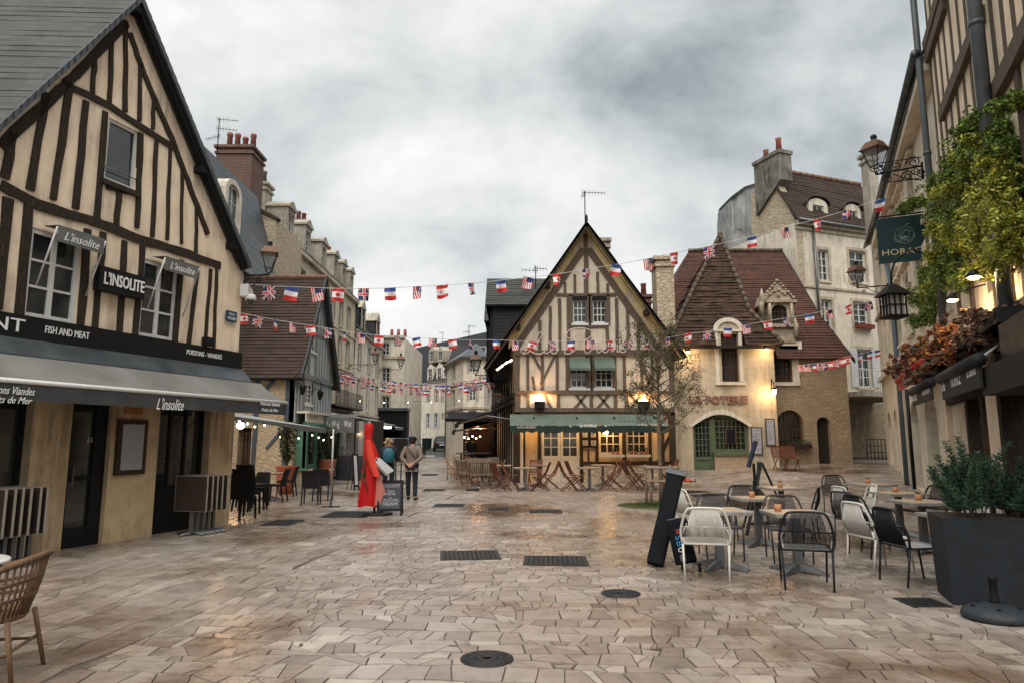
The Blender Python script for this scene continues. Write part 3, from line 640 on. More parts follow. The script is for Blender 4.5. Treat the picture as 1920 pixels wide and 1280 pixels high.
# security camera
cp = Y(470, 560, lw.y); t = thing('security_camera', 'white dome security camera on an arm at the restaurant corner', 'camera', tuple(cp))
mb = MB(); mb.tube([lw-ZV*.28+Vector((0, 0, 0)), Vector((cp.x-.1, cp.y, cp.z+.08)), cp+ZV*.06], .03); mb.box(lw.x-.05, lw.x+.12, lw.y-.1, lw.y+.1, lw.z-.45, lw.z-.2); mb.build('arm', M_WHITE, t)
mb = MB(); mb.lathe(tuple(cp), [(.02, .1), (.09, .08), (.115, 0), (.11, -.04)], 12); mb.build('housing', M_WHITE, t)
mb = MB(); mb.ball(tuple(cp-ZV*.05), .085, 10); mb.build('dome', M_GLASS, t)
# ------------------------------------------------------------------ grey half-timbered house with brown tile roof
GX = -7.8; GY0, GY1 = 24.6, 29.5; FG = Fac((GX, GY0), (GX, GY1)); ga = 2.45; gz, ge = 8.05, 4.05
H2 = thing('grey_timbered_house', 'pale grey half-timbered gabled house with a big brown tiled roof and sea green shopfront', 'building', (GX, GY0, 0))
LG = GY1-GY0
gr = lambda s: gz-abs(s-ga)*(gz-ge)/ga
M_GPL = mat('pale_grey_plaster', (.50, .52, .51), (.40, .42, .41), kind='plaster', scale=2, bw=1, dirt=.4, bump=.1)
M_GTM = mat('blue_grey_timber', (.20, .225, .23), (.13, .15, .155), kind='wood', c3=(.28, .30, .30), bump=.3)
wa = FG.rect(578, 622, 588, 660); wa = (2.35, 2.95, 5.15, 6.25)
wb = (1.95, 2.65, 2.95, 4.0)
wb = (FG.p(571, 740)[0], FG.p(585, 740)[0], FG.p(578, 757)[1], FG.p(578, 718)[1]); wa = (FG.p(582, 640)[0], FG.p(591, 640)[0], FG.p(588, 660)[1], FG.p(588, 627)[1])
mb = MB(); mb.wall(FG, [(0, 2.3), (LG, 2.3), (LG, ge), (ga, gz), (0, ge)], [hole(wa), hole(wb)], .15, .3); mb.build('wall', M_GPL, H2)
tb = MB()
for i in range(13):
    s = .12+i*(LG-.24)/12
    if not wb[0]-.05 < s < wb[1]+.05: tb.beam(FG, (s, 2.3), (s, ge+.0), .09, -.02, .03, 0, .006)
    if .3 < s < LG-.3 and not wa[0]-.1 < s < wa[1]+.1: tb.beam(FG, (s, ge), (s, gr(s)-.1), .08, -.02, .03, 0, .006)
for s in (wb[0]-.07, wb[1]+.07): tb.beam(FG, (s, 2.3), (s, ge), .12, -.02, .035)
for s in (wa[0]-.06, wa[1]+.06): tb.beam(FG, (s, ge), (s, min(gr(s), 7)), .1, -.02, .035)
tb.beam(FG, (0, ge), (LG, ge), .2, -.02, .07); tb.beam(FG, (.8, wa[3]+.08), (LG-.8, wa[3]+.08), .12, -.02, .04); tb.beam(FG, (0, ge), (ga, gz-.05), .16, -.02, .06); tb.beam(FG, (LG, ge), (ga, gz-.05), .16, -.02, .06)
tb.beam(FG, (.35, ge-.1), (.05, 3.1), .12, -.02, .04); tb.build('timber_frame', M_GTM, H2)
window(FG, H2, wa, 2, 3, d=-.05, fw=.05, mw=.03, sillm=M_WHITE); window(FG, H2, wb, 2, 4, d=-.05, fw=.06, mw=.03, sillm=M_WHITE)
mb = MB(); OVG = .32; XB = -9.5
mb.courses(FG.W(-.25, ge-.18, XB+0), FG.W(-.25, ge-.18, OVG), FG.W(ga, gz+.12, OVG), FG.W(ga, gz+.12, XB), .15, .03, .7, .012)
mb.courses(FG.W(LG+.3, ge-.2, OVG), FG.W(LG+.3, ge-.2, XB), FG.W(ga, gz+.12, XB), FG.W(ga, gz+.12, OVG), .15, .03, .7, .012)
rf = mb.build('roof', M_TILEB, H2)
mb = MB()
for i in range(24):
    a = XB+(OVG-XB)*i/24; mb.tube([FG.W(ga, gz+.12, a), FG.W(ga, gz+.14, a+(OVG-XB)/24*1.02)], [.11, .095], 8)
mb.build('ridge_tiles', mat('ridge_tile', (.24, .13, .09), (.13, .075, .055), rough=.8), rf)
mb = MB()
for e in (-.25, LG+.3):
    mb.beam(FG, (ga, gz+.02), (e, ge-.26 if e < 0 else ge-.3), .2, OVG-.08, OVG-.02, 0, 0)
    mb.face([FG.W(ga, gz, 0), FG.W(e, ge-.25, 0), FG.W(e, ge-.25, OVG), FG.W(ga, gz, OVG)])
mb.build('barge_board', mat('dark_slate_blue', (.05, .06, .068), rough=.6), rf)
mb = MB(); mb.tube([FG.W(-.33, ge-.22, OVG), FG.W(-.33, ge-.22, XB)], .06); mb.build('gutter', M_DMET, rf)
# side wall facing the square
FS = Fac((GX-9, GY0), (GX, GY0))
mb = MB(); gate = (FS.p(447, 800)[0], FS.p(472, 800)[0], .05, 2.1)
mb.wall(FS, [(0, 0), (8.98, 0), (8.98, ge-.1), (0, ge-.1)], [hole(gate)], .5, .3); mb.build('side_wall', mat('stone_patched', (.50, .40, .27), (.34, .26, .175), kind='rubble', bw=.26, bh=.15, c3=(.38, .31, .22), dirt=.6, bump=.4), H2)
tb = MB()
for u in (479, 537): tb.beam(FS, (FS.p(u, 800)[0], .1), (FS.p(u, 800)[0], ge-.1), .14, -.01, .07)
tb.beam(FS, (FS.p(479, 740)[0], 2.95), (FS.p(540, 740)[0], 2.95), .16, -.01, .06); tb.beam(FS, FS.p(492, 738), FS.p(520, 705), .11, 0, .06)
tb.beam(FS, FS.p(500, 840), FS.p(530, 805), .1, 0, .05); tb.build('side_timber', mat('blue_post', (.06, .085, .11), (.04, .055, .07), rough=.6), H2)
mb = MB(); a, b = gate[0], gate[1]
for i in range(5): x = a+(b-a)*i/4; mb.tube([FS.W(x, .1, -.15), FS.W(x, 2.05, -.15)], .012, 5)
for z in (.2, 1.1, 1.9): mb.tube([FS.W(a, z, -.15), FS.W(b, z, -.15)], .014, 5)
mb.build('gate', M_RUST, H2)
mb = MB(); mb.fbox(FS, a, b, 0, 2.1, -.6, -.5); mb.build('gate_backing', mat('dark_passage', (.05, .04, .03)), H2)
# shopfront: sea green frames on a stone plinth, projecting
mb = MB(); P0 = FG.p(552, 880)[0]+.0; sh0, sh1 = .45, 5.35
D = .35; mb.fbox(FG, sh0, sh1, 0, .55, -.2, D-.03); mb.build('plinth', M_STONE3, H2)
mb = MB()
xs = [sh0+(sh1-sh0)*k/4 for k in range(5)]
for x in xs: mb.fbox(FG, x-.09, x+.09, .56, 2.12, D-.12, D+.03)
mb.fbox(FG, sh0-.1, sh1+.1, 2.12, 2.3, D-.14, D+.08); mb.fbox(FG, sh0-.1, sh1+.1, .55, .66, D-.12, D+.05); mb.fbox(FG, sh0-.09, sh0, .56, 2.12, -.2, D)
sf = mb.build('shopfront', M_GREENS, H2)
for a, b in zip(xs, xs[1:]):
    mb = MB(); x0, x1 = a+.16, b-.16
    for q in ((a+.09, x0, .66, 2.12), (x1, b-.09, .66, 2.12), (x0, x1, .66, .78), (x0, x1, 1.98, 2.12)): mb.fbox(FG, *q, D-.1, D-.01)
    o = mb.build('window', M_GREENS, sf)
    mb = MB(); mb.fbox(FG, x0, x1, .78, 1.98, D-.08, D-.05); mb.build('shop_pane', M_GLASS, sf)
mb = MB(); xx = 0
mb.fbox(FG, .1, LG+.35, 2.62, 2.7, .0, .5); mb.fbox(FG, .1, LG+.35, 2.32, 2.62, .36, .4)
for i in range(28): x = .1+(LG+.25)*i/28; mb.face([FG.W(x, 2.33, .41), FG.W(x+(LG+.25)/28, 2.33, .41), FG.W(x+(LG+.25)/56, 2.25, .41)])
o = mb.build('awning_box', mat('cream_canvas', (.56, .52, .44), (.48, .44, .37), rough=.8), H2)
mb = MB(); textmb(mb, 'CHEZ', FG, .5, 1.5, 2.42, 2.54, .402, .002); textmb(mb, 'par', FG, 2.6, 2.9, 2.42, 2.52, .402, .002, .3); textmb(mb, 'JEAN', FG, 3.9, 4.8, 2.42, 2.54, .402, .002); mb.build('lettering', M_AWG, o)
# translucent sheet awning over its terrace, carried by two steel posts
pA, pB = G(620, 950), G(686, 940)
# ------------------------------------------------------------------ stringcourse building generator for the plain limestone fronts
def facade_block(name, label, F, L, base, eave, wins, wallm, depth=6, fm=None, courses_z=(), par=None, cat='building', cols=2, rows=3, sills=True, quoin=False, shutters=(), surround=True, wd=-.14, arch=0):
    t = par or thing(name, label, cat, tuple(F.W(0, base, 0)))
    def hl(r):
        if not arch: return hole(r)
        a, b, z0, z1 = r; n = 6; hgt = (b-a)*arch; return [(a, z0), (b, z0)]+[(b-(b-a)*(1-math.cos(math.pi*i/n))/2, z1-hgt+hgt*math.sin(math.pi*i/n)) for i in range(n+1)]
    mb = MB(); mb.wall(F, [(0, base), (L, base), (L, eave), (0, eave)], [hl(r) for r in wins], .25, depth); mb.build('wall', wallm, t)
    mb = MB(); any_ = False
    for z, hh, pr in courses_z: mb.fbox(F, -.03, L+.03, z, z+hh, -.05, pr); any_ = True
    if surround:
        for r in wins:
            a, b, z0, z1 = r
            mb.fbox(F, a-.13, a-.0, z0, z1, -.02, .03); mb.fbox(F, b, b+.13, z0, z1, -.02, .03); mb.fbox(F, a-.13, b+.13, z1, z1+.14, -.02, .034)
    if any_ or (surround and wins): mb.build('trim', mat('trim_stone', (.56, .49, .38), (.42, .36, .27), kind='plaster', scale=3, bw=1, dirt=.6, bump=.1), t)
    for r in wins: window(F, t, r, cols, rows, d=wd, fw=.07, mw=.035, fm=fm, z_sill=sills, split=1)
    for r in wins:
        if r in shutters:
            mb = MB(); w_ = (r[1]-r[0])*.48
            for x0 in (r[0]-w_-.02, r[1]+.02):
                mb.fbox(F, x0, x0+w_, r[2], r[3], .035, .06)
                for k in range(12): z = r[2]+(r[3]-r[2])*(k+.5)/12; mb.fbox(F, x0+.04, x0+w_-.04, z-.02, z+.03, .06, .068)
            mb.build('shutter', mat('pale_shutter', (.60, .61, .62), (.52, .53, .54), rough=.6), t)
    return t
def chimney(par, c, sx, sy, z0, z1, m, pots=3, capm=None, potm=None, along='x', ph=1):
    mb = MB(); x, y = c; mb.box(x-sx/2, x+sx/2, y-sy/2, y+sy/2, z0, z1); mb.box(x-sx/2-.07, x+sx/2+.07, y-sy/2-.07, y+sy/2+.07, z1-.28, z1-.16); mb.box(x-sx/2-.1, x+sx/2+.1, y-sy/2-.1, y+sy/2+.1, z1, z1+.14)
    o = mb.build('chimney', [m], par)
    for i in range(pots):
        f = (i+.5)/pots-.5; px, py = (x+f*sx*.9, y) if along == 'x' else (x, y+f*sy*.9); h_ = R.uniform(.35, .75)*ph
        mb = MB(); mb.lathe((px, py, z1+.14), [(.15, 0), (.12, h_*.8), (.15, h_*.85), (.14, h_), (.1, h_), (.1, h_-.1)], 9); mb.build('chimney_pot', potm or M_POT, o)
    return o
M_POT = mat('chimney_pot_red', (.27, .09, .06), (.17, .06, .045), rough=.8)
M_POTG = mat('chimney_pot_grey', (.16, .12, .10), (.10, .08, .07), rough=.8)
# tall stone house behind the restaurant
YS = 31.0; FT = Fac((-16, YS), (-11.3, YS))
T1 = thing('stone_townhouse', 'tall rubble-stone gabled townhouse with slate mansard behind the cream restaurant roof', 'building', (-16, YS, 0))
gl = Y(443, 380, YS); g2 = Y(500, 412, YS)
mb = MB(); mb.wall(FT, [(0, 0), (4.9, 0), (4.9, g2.z), (3.3, gl.z), (0, gl.z+.9)], [], .2, 4); mb.build('wall', M_RUB, T1)
mb = MB(); mb.beam(FT, (0, gl.z+.95), (3.3, gl.z+.05), .14, -.3, .08); mb.beam(FT, (3.3, gl.z+.05), (5.0, g2.z), .14, -.3, .08, 0, 0); mb.build('coping', M_TILEB, T1)
cA, cB = Y(415, 380, YS), Y(481, 380, YS); ctop = Y(450, 292, YS).z
o = chimney(T1, ((cA.x+cB.x)/2, YS-.1), cB.x-cA.x, 1.5, gl.z-1.2, ctop, M_BRICK, 4, ph=1.5)
c2 = Y(493, 380, YS+3); chimney(T1, (c2.x, YS+3), .6, .9, gl.z-1, Y(490, 352, YS+3).z, M_STONE3, 1, potm=M_POTG)
# slate mansard of its neighbour, in front of the stone gable
ms = [Y(385, 290, 27.5), Y(428, 318, 27.5), Y(459, 485, 26.5), Y(400, 500, 26.5)]
T2 = thing('mansard_house', 'slate mansard roof with a round-arched stone dormer just behind the restaurant gable', 'building', (ms[3].x, 27, 0))
xr0, xr1 = ms[1].x, ms[2].x; FM_ = Fac((xr1, 22), (xr1, 30.5))
mb = MB(); mb.courses((xr1, 21, ms[2].z-.5), (xr1, 30.8, ms[2].z-.5), (xr0, 30.8, ms[1].z), (xr0, 21, ms[1].z), .17, .009)
mb.courses((xr0, 21, ms[1].z), (xr0, 30.8, ms[1].z), (xr0-3, 30.8, ms[1].z+1.6), (xr0-3, 21, ms[1].z+1.6), .17, .009)
mb.face([(xr1, 30.8, 0), (xr1, 30.8, ms[2].z-.5), (xr0, 30.8, ms[1].z), (xr0-3, 30.8, ms[1].z+1.6), (xr0-3, 30.8, 0)]); mb.build('roof', M_SLATE, T2)
mb = MB(); mb.box(xr1-6, xr1-.15, 21.2, 30.7, 0, ms[2].z-.5); mb.build('wall', M_STONE2, T2)
dy = 24.6; Fd = Fac((-10.75, dy), (-10.75, dy+1.5)); dz = Y(408, 375, dy).z; pts = [(0, dz-1.3), (1.5, dz-1.3)]+[(.75+.75*math.cos(a*math.pi/8), dz+.55+.5*math.sin(a*math.pi/8)) for a in range(9)]
inn = [(.22, dz-1.1), (1.28, dz-1.1)]+[(.75+.53*math.cos(a*math.pi/8), dz+.5+.35*math.sin(a*math.pi/8)) for a in range(9)]
mb = MB(); mb.wall(Fd, pts, [inn], .2, 1.2); o = mb.build('dormer', M_STONE2, T2); window(Fd, o, (.2, 1.3, dz-1.1, dz+.8), 2, 3, z_sill=False)
# long cream street front beyond, four storeys with stepped dormers
SX = -11.5; FC = Fac((SX, 33), (SX, 49.3)); LC = 16.3; ev = 11.75; ws = []
T3 = None
for k in range(7):
    s = .9+k*2.15
    for z0, z1 in ((3.95, 5.9), (6.75, 8.5), (9.2, 10.9)): ws.append((s, s+1.0, z0, z1))
T3 = facade_block('cream_street_house', 'four-storey cream limestone street house with tall chimneys beyond the grey timbered house', FC, LC, 0, ev, ws, M_STONE, 3, courses_z=((3.6, .14, .12), (6.35, .1, .1), (8.85, .1, .1), (ev-.25, .25, .28)))
mb = MB(); mb.courses((SX+.3, 33, ev), (SX+.3, 49.3, ev), (SX-2.2, 49.3, ev+2.4), (SX-2.2, 33, ev+2.4), .17, .009); mb.face([(SX+.2, 49.3, ev), (SX-2.2, 49.3, ev+2.4), (SX-6, 49.3, ev+2.6), (SX-6, 49.3, 0), (SX-.2, 49.3, 0)]); mb.courses((SX-2.2, 33, ev+2.4), (SX-2.2, 49.3, ev+2.4), (SX-5, 49.3, ev+3.2), (SX-5, 33, ev+3.2), .17, .009); mb.build('roof', M_SLATE, T3)
for k, s in enumerate((1.2, 4.2, 7.5, 10.4, 12.6, 14.8)):
    y0 = 33+s; Fq = Fac((SX+.02, y0-.55), (SX+.02, y0+.55)); mb = MB(); hh = 1.75
    mb.wall(Fq, [(0, ev), (1.1, ev), (1.1, ev+hh), (0, ev+hh)], [hole((.2, .9, ev+.2, ev+hh-.25))], .2, 2.0); mb.fbox(Fq, -.1, 1.2, ev+hh, ev+hh+.12, -2, .12)
    mb.fprism(Fq, [(-.1, ev+hh+.12), (1.2, ev+hh+.12), (.55, ev+hh+.45)], -2, .1); o = mb.build('dormer', M_STONE3, T3); window(Fq, o, (.2, .9, ev+.2, ev+hh-.25), 2, 3, z_sill=False)
for (u0, u1, v1, yy, m_, pts_) in ((521, 577, 422, 38, M_CEM, 5), (601, 622, 478, 44, M_STONE3, 2)):
    a, b = Y(u0, v1, yy), Y(u1, v1, yy); chimney(T3, ((a.x+b.x)/2, yy), b.x-a.x, 1.2, ev+.5, a.z, m_, pts_)
mb = MB()  # iron balcony
zb0 = 3.74
mb.fbox(FC, 8.5, 16.1, zb0, zb0+.12, 0, .8); 
for i in range(40): x = 8.5+7.6*i/39; mb.tube([FC.W(x, zb0+.1, .77), FC.W(x, zb0+1.05, .77)], .012, 4)
mb.tube([FC.W(8.5, zb0+1.05, .77), FC.W(16.1, zb0+1.05, .77)], .02, 5).tube([FC.W(8.5, zb0+.2, .77), FC.W(16.1, zb0+.2, .77)], .015, 5); mb.build('balcony', M_DMET, T3)
# next house, lower, slate dormers
FN = Fac((SX, 49.35), (SX, 60)); ws = [(s, s+1.05, z0, z1) for s in (1.2, 4.6, 8.0) for z0, z1 in ((3.9, 6.2), (7.0, 9.0))]
T4 = facade_block('cream_corner_house', 'cream three-storey street house with two slate dormers and a bracket lantern', FN, 10.6, 0, 9.7, ws, M_STONE2, 3, courses_z=((3.5, .15, .12), (9.5, .22, .3)))
mb = MB(); mb.courses((SX+.35, 49.35, 9.7), (SX+.35, 60, 9.7), (SX-1.6, 60, 12), (SX-1.6, 49.35, 12), .17, .009); mb.face([(SX-1.6, 49.35, 12), (SX-1.6, 60, 12), (SX-6, 60, 12.4), (SX-6, 49.35, 12.4)]); mb.build('roof', M_SLATED, T4)
for s in (1.6, 7.4):
    Fq = Fac((SX+.05, 49.35+s), (SX+.05, 50.9+s)); mb = MB(); mb.wall(Fq, [(0, 9.7), (1.5, 9.7), (1.5, 11.6), (.75, 12.3), (0, 11.6)], [hole((.35, 1.15, 10, 11.4))], .2, 2); o = mb.build('dormer', M_SLATED, T4)
    mb = MB(); mb.fprism(Fq, [(-.1, 11.6), (1.6, 11.6), (.75, 12.4)], -2, .08); mb.fbox(Fq, 0, .33, 9.75, 11.58, -.1, .03); mb.fbox(Fq, 1.17, 1.5, 9.75, 11.58, -.1, .03); mb.build('dormer_front', M_STONE3, o); window(Fq, o, (.35, 1.15, 10, 11.4), 2, 3, z_sill=False)
# block facing down the street
YB = 60.2; FB = Fac((SX-.4, YB), (-9.45, YB)); aB = FB.p(716, 700)[0]
def rb(u0, v0, u1, v1): return FB.rect(u0, v0, u1, v1)
ws = [rb(717, 643, 730, 665), rb(716, 689, 731, 716), rb(716, 742, 730, 776)]
T5 = facade_block('pale_block_end', 'pale three-storey limestone house facing down the street with flat zinc top', FB, 2.35, 0, Y(740, 633, YB).z, ws, M_STONE2, 12, courses_z=((Y(740, 672, YB).z, .2, .14), (Y(740, 634, YB).z, .22, .3)), cols=2, rows=3)
mb = MB(); mb.box(SX-.4, -8.9, YB-1.6, YB+.0, 4.15, 4.4); mb.build('canopy', M_ZINC, T5)
mb = MB(); mb.box(SX+.3, -9.0, YB-1.4, YB-.02, .3, 4.15); mb.build('porch', M_BLK, T5)
for k in range(3): 
    mb = MB(); mb.lathe((SX+.6+k*.6, YB+1, Y(740, 633, YB).z+.2), [(.16, 0), (.13, .7), (.1, .7)], 8); mb.build('chimney_pot', M_POT, T5)
# far cream wall curving round under a black mansard
FW = Fac((-14.2, 86), (-7.2, 76.5)); zE = FW.p(800, 716)[1]
sx = [FW.p(u, 700)[0] for u in (797, 806, 812, 822, 831)]
ws = []
for u0, u1 in ((800, 806), (815, 821)):
    for v0, v1 in ((731, 754), (775, 802)): ws.append(FW.rect(u0, v0, u1, v1))
ws2 = [FW.rect(828, 733, 832, 754), FW.rect(829, 775, 832, 786)]
T6 = facade_block('far_cream_house', 'cream walled house under a black slate mansard at the end of the street', FW, FW.L+.5, 0, zE, ws+ws2, M_STONE2, 3, courses_z=((zE-.15, .15, .2),), shutters=[ws[1], ws[3]], sills=False)
mt = FW.p(800, 650)[1]+.6
mb = MB(); mb.courses(FW.W(-3, zE, .25), FW.W(FW.L+7, zE, .25), FW.W(FW.L+7, mt, -1.6), FW.W(-3, mt, -1.6), .22, .02); mb.courses(FW.W(-3, mt, -1.6), FW.W(FW.L+7, mt, -1.6), FW.W(FW.L+7, mt+1.4, -7), FW.W(-3, mt+1.4, -7), .22, .02); mb.build('roof', M_SLATED, T6)
for u, v0, v1 in ((774, 676, 699), (812, 657, 680), (828, 657, 678), (809, 690, 714), (826, 688, 712), (838, 692, 708)):
    a, b, z0, z1 = FW.rect(u-5, v0, u+5, v1); mb = MB(); mb.wall(FW, [(a, z0), (b, z0), (b, z1), ((a+b)/2, z1+.5), (a, z1)], [hole((a+.15, b-.15, z0+.15, z1-.1))], .2, 2.2, d=.2); o = mb.build('dormer', M_STONE3 if v0 < 685 else M_STONE2, T6); window(FW, o, (a+.15, b-.15, z0+.15, z1-.1), 2, 3, z_sill=False, d=.1)
# corner house with canted front
p = [Y(836, 800, 51), Y(868, 800, 45.4), Y(907, 800, 45.4), Y(926, 800, 51)]; p = [(q.x, q.y) for q in p]
zc_ = Y(885, 668, 45.4).z; Fa, Fb_, Fc_ = Fac(p[0], p[1]), Fac(p[1], p[2]), Fac(p[2], p[3])
T7 = thing('canted_corner_house', 'narrow cream corner house with canted front and low slate roof beside the parked car', 'building', (p[1][0], p[1][1], 0))
for F_, wl, sh_ in ((Fa, [], []), (Fb_, [(u[0], u[1], u[2], u[3]) for u in (Fb_.rect(879, 673, 893, 698), Fb_.rect(879, 722, 893, 751), Fb_.rect(879, 769, 893, 791))], [2]), (Fc_, [], [])):
    sw_ = [wl[i] for i in sh_] if wl else []
    if not wl: wl = [(F_.L*.35, F_.L*.55, z0, z1) for z0, z1 in ((2.2, 3.2), (4.0, 5.2), (5.9, 6.9))]
    facade_block('x', '', F_, F_.L, 0, zc_, wl, M_STONE2, .3, par=T7, courses_z=((3.72, .14, .1), (5.45, .14, .1), (zc_-.14, .14, .22)), shutters=sw_, sills=False, wd=-.1)
mb = MB(); ap = ((p[1][0]+p[2][0])/2, 48.5, zc_+1.35); q = [(p[0][0]-.3, p[0][1], zc_), (p[1][0]-.15, p[1][1]-.35, zc_), (p[2][0]+.15, p[2][1]-.35, zc_), (p[3][0]+.3, p[3][1], zc_)]; q2 = [(q_[0], q_[1], q_[2]-.12) for q_ in q]
for i in range(3): mb.face([q[i], q[i+1], ap]); mb.face([q2[i], q2[i+1], q[i+1], q[i]])
mb.face([q[3], (p[3][0], 56, zc_), (ap[0], 56, ap[2]), ap]); mb.face([q[0], ap, (ap[0], 56, ap[2]), (p[0][0], 56, zc_)]); mb.build('roof', M_SLATE, T7)
mb = MB(); mb.tube([Fa.W(.05, 0, .06), Fa.W(.05, zc_, .06)], .05); mb.build('downpipe', M_GMET, T7)
# a ridge of roofs further right behind it
T8 = thing('distant_mansard', 'distant black slate mansard roof with a white dormer above the canted corner house', 'building', (-4, 66, 0))
a, b = Y(850, 642, 66), Y(935, 648, 66); mb = MB(); mb.box(a.x, b.x+3, 67, 75, 0, 9.6); mb.build('wall', M_STONE2, T8)
mb = MB(); mb.courses((a.x-1, 66.7, 8.3), (b.x+3, 66.7, 8.3), (b.x+2, 68.4, a.z), (a.x, 68.4, a.z), .2, .02); mb.face([(a.x, 68.4, a.z), (b.x+2, 68.4, a.z), (b.x+2, 75, a.z+.4), (a.x, 75, a.z+.4)]); mb.build('roof', M_SLATED, T8)
Fq = Fac((Y(901, 660, 66.6).x, 66.6), (Y(911, 660, 66.6).x, 66.6)); z0, z1 = Y(905, 662, 66.6).z, Y(905, 649, 66.6).z
mb = MB(); mb.wall(Fq, [(-.15, z0), (Fq.L+.15, z0), (Fq.L+.15, z1), (-.15, z1)], [hole((0, Fq.L, z0+.05, z1-.05))], .1, 1.5); o = mb.build('dormer', M_WHITE, T8); window(Fq, o, (0, Fq.L, z0+.05, z1-.05), 1, 1, z_sill=False)
# ------------------------------------------------------------------ gabled timbered brasserie in the centre
PY_ = 26.0; PX0, PX1 = Y(966, 800, PY_).x, Y(1266, 800, PY_).x; FP = Fac((PX0, PY_), (PX1, PY_)); LP = PX1-PX0
pz = lambda v: FP.p(1100, v)[1]; ps = lambda u: FP.p(u, 760)[0]
zf0 = .05; pa = FP.p(1101, 430); pap = (FP.p(1101, 640)[0], pa[1]-.05); psl = 1.42
pr = lambda s: pap[1]-abs(s-pap[0])*psl
H3 = thing('gabled_brasserie', 'half-timbered gabled brasserie with neon script and green awning in the middle of the square', 'building', (PX0, PY_, 0))
wu = [FP.rect(1074, 563, 1100, 606), FP.rect(1111, 563, 1137, 606)]; wl_ = [FP.rect(1069, 672, 1103, 727), FP.rect(1115, 672, 1149, 727)]
zfl = pz(752)
mb = MB(); mb.wall(FP, [(0, 2.6), (LP, 2.6), (LP, pr(LP)), pap, (0, pr(0))], [hole(r) for r in wu+wl_], .2, .3); mb.build('wall', M_PLASP, H3)
tb = MB()
def ph(v, s0=0, s1=LP, w=.16, d=.05): tb.beam(FP, (s0, pz(v)), (s1, pz(v)), w, -.02, d, 0, .01, 6)
def pv(u, v0, v1, w=.12): tb.beam(FP, (ps(u), pz(v1)), (ps(u), pz(v0)), w, -.02, .035, 0, .012)
ph(661, w=.2, d=.09); ph(735, w=.15, d=.08); ph(768, w=.16, d=.06); ph(553, ps(1045), ps(1160), .12); ph(612, ps(1068), ps(1140), .1)
pv(1103, 440, 560, .18); pv(1105, 560, 735, .22)
for s in (-1, 1):
    e = 0 if s < 0 else LP; tb.beam(FP, (pap[0]+s*.1, pap[1]-.75), (e if s < 0 else LP-.1, pr(e)-.75 if s < 0 else pr(LP)-.72), .24, -.02, .06, 0, .01, 6)
for u, v0 in ((1062, 530), (1081, 515), (1125, 510), (1144, 532)): pv(u, v0, 553, .1)
for u, v0 in ((1013, 600), (1033, 575), (1051, 560), (1068, 553), (1141, 553), (1160, 560), (1181, 580), (1200, 605)): pv(u, v0, 661)
for u in (990, 1017, 1045, 1064, 1153, 1172, 1205, 1225): pv(u, 661, 735)
pv(969, 650, 735, .24); pv(1261, 650, 735, .2)
for u in (990, 1047, 1109, 1154, 1175, 1215): pv(u, 735, 768, .14)
pv(971, 735, 768, .22)
for a, b in (((998, 664), (1018, 700)), ((1042, 664), (1014, 720)), ((1003, 735), (998, 705)), ((1198, 664), (1218, 720)), ((1240, 664), (1214, 720)),
             ((1075, 768), (1100, 737)), ((1078, 737), (1102, 768)), ((1117, 768), (1144, 737)), ((1119, 737), (1146, 768)), ((1018, 737), (1036, 768)), ((1180, 768), (1205, 737)), ((1182, 737), (1206, 768)), ((1222, 737), (1245, 768))):
    tb.beam(FP, FP.p(*a), FP.p(*b), .1, -.02, .03)
for r in wu+wl_:
    tb.beam(FP, (r[0]-.07, r[2]-.05), (r[0]-.07, r[3]+.2), .14, -.02, .05, 0, 0); tb.beam(FP, (r[1]+.07, r[2]-.05), (r[1]+.07, r[3]+.2), .14, -.02, .05, 0, 0)
tb.build('timber_frame', M_OAKG, H3)
for r in wu: window(FP, H3, r, 3, 3, d=-.08, sillm=M_WHITE); mb = MB(); mb.fbox(FP, r[0]-.02, r[1]+.02, r[3]-.0, r[3]+.13, -.1, .06); mb.build('window_head', M_BLK, H3)
M_GRAWN = mat('green_awning', (.105, .14, .115), (.07, .098, .08), scale=2, rough=.8, bump=.1)
for r in wl_:
    window(FP, H3, r, 3, 4, d=-.08, sillm=M_WHITE)
    mb = MB(); a, b, zt = r[0]-.04, r[1]+.04, r[3]+.02; mb.mesh([FP.W(a, zt, .05), FP.W(b, zt, .05), FP.W(b, zt-.42, .5), FP.W(a, zt-.42, .5), FP.W(a, zt-.42, .03), FP.W(b, zt-.42, .03), FP.W(a, zt-.52, .5), FP.W(b, zt-.52, .5)], [[0, 1, 2, 3], [0, 3, 4], [1, 2, 5], [3, 2, 7, 6]]); mb.build('window_awning', M_GRAWN, H3)
# roof
ovp = .55; xl, xr_ = -1.15, LP+.35; ls = lambda s: pr(s)
mb = MB(); BK = -9.5
mb.courses(FP.W(xl, ls(xl)+.1, BK), FP.W(xl, ls(xl)+.1, ovp), FP.W(pap[0], pap[1]+.15, ovp), FP.W(pap[0], pap[1]+.15, BK), .16, .025)
mb.courses(FP.W(xr_, ls(xr_)+.1, ovp), FP.W(xr_, ls(xr_)+.1, BK), FP.W(pap[0], pap[1]+.15, BK), FP.W(pap[0], pap[1]+.15, ovp), .16, .025)
rf = mb.build('roof', M_SLATED, H3)
mb = MB()
for e in (xl, xr_): mb.beam(FP, (pap[0], pap[1]+.08), (e, ls(e)+.03), .17, ovp-.06, ovp, 0, 0, 8)
for e in (1.25, LP-1.0, .1): mb.fbox(FP, e-.1, e+.1, ls(e)-.2, ls(e)-.02, -.1, ovp-.07)
mb.build('barge_board', M_OAK, rf)
mb = MB()
for e in (xl+.1, xr_-.05): mb.face([FP.W(pap[0], pap[1]+.04, .0), FP.W(e, ls(e)+.0, .0), FP.W(e, ls(e)+.0, ovp-.08), FP.W(pap[0], pap[1]+.04, ovp-.08)])
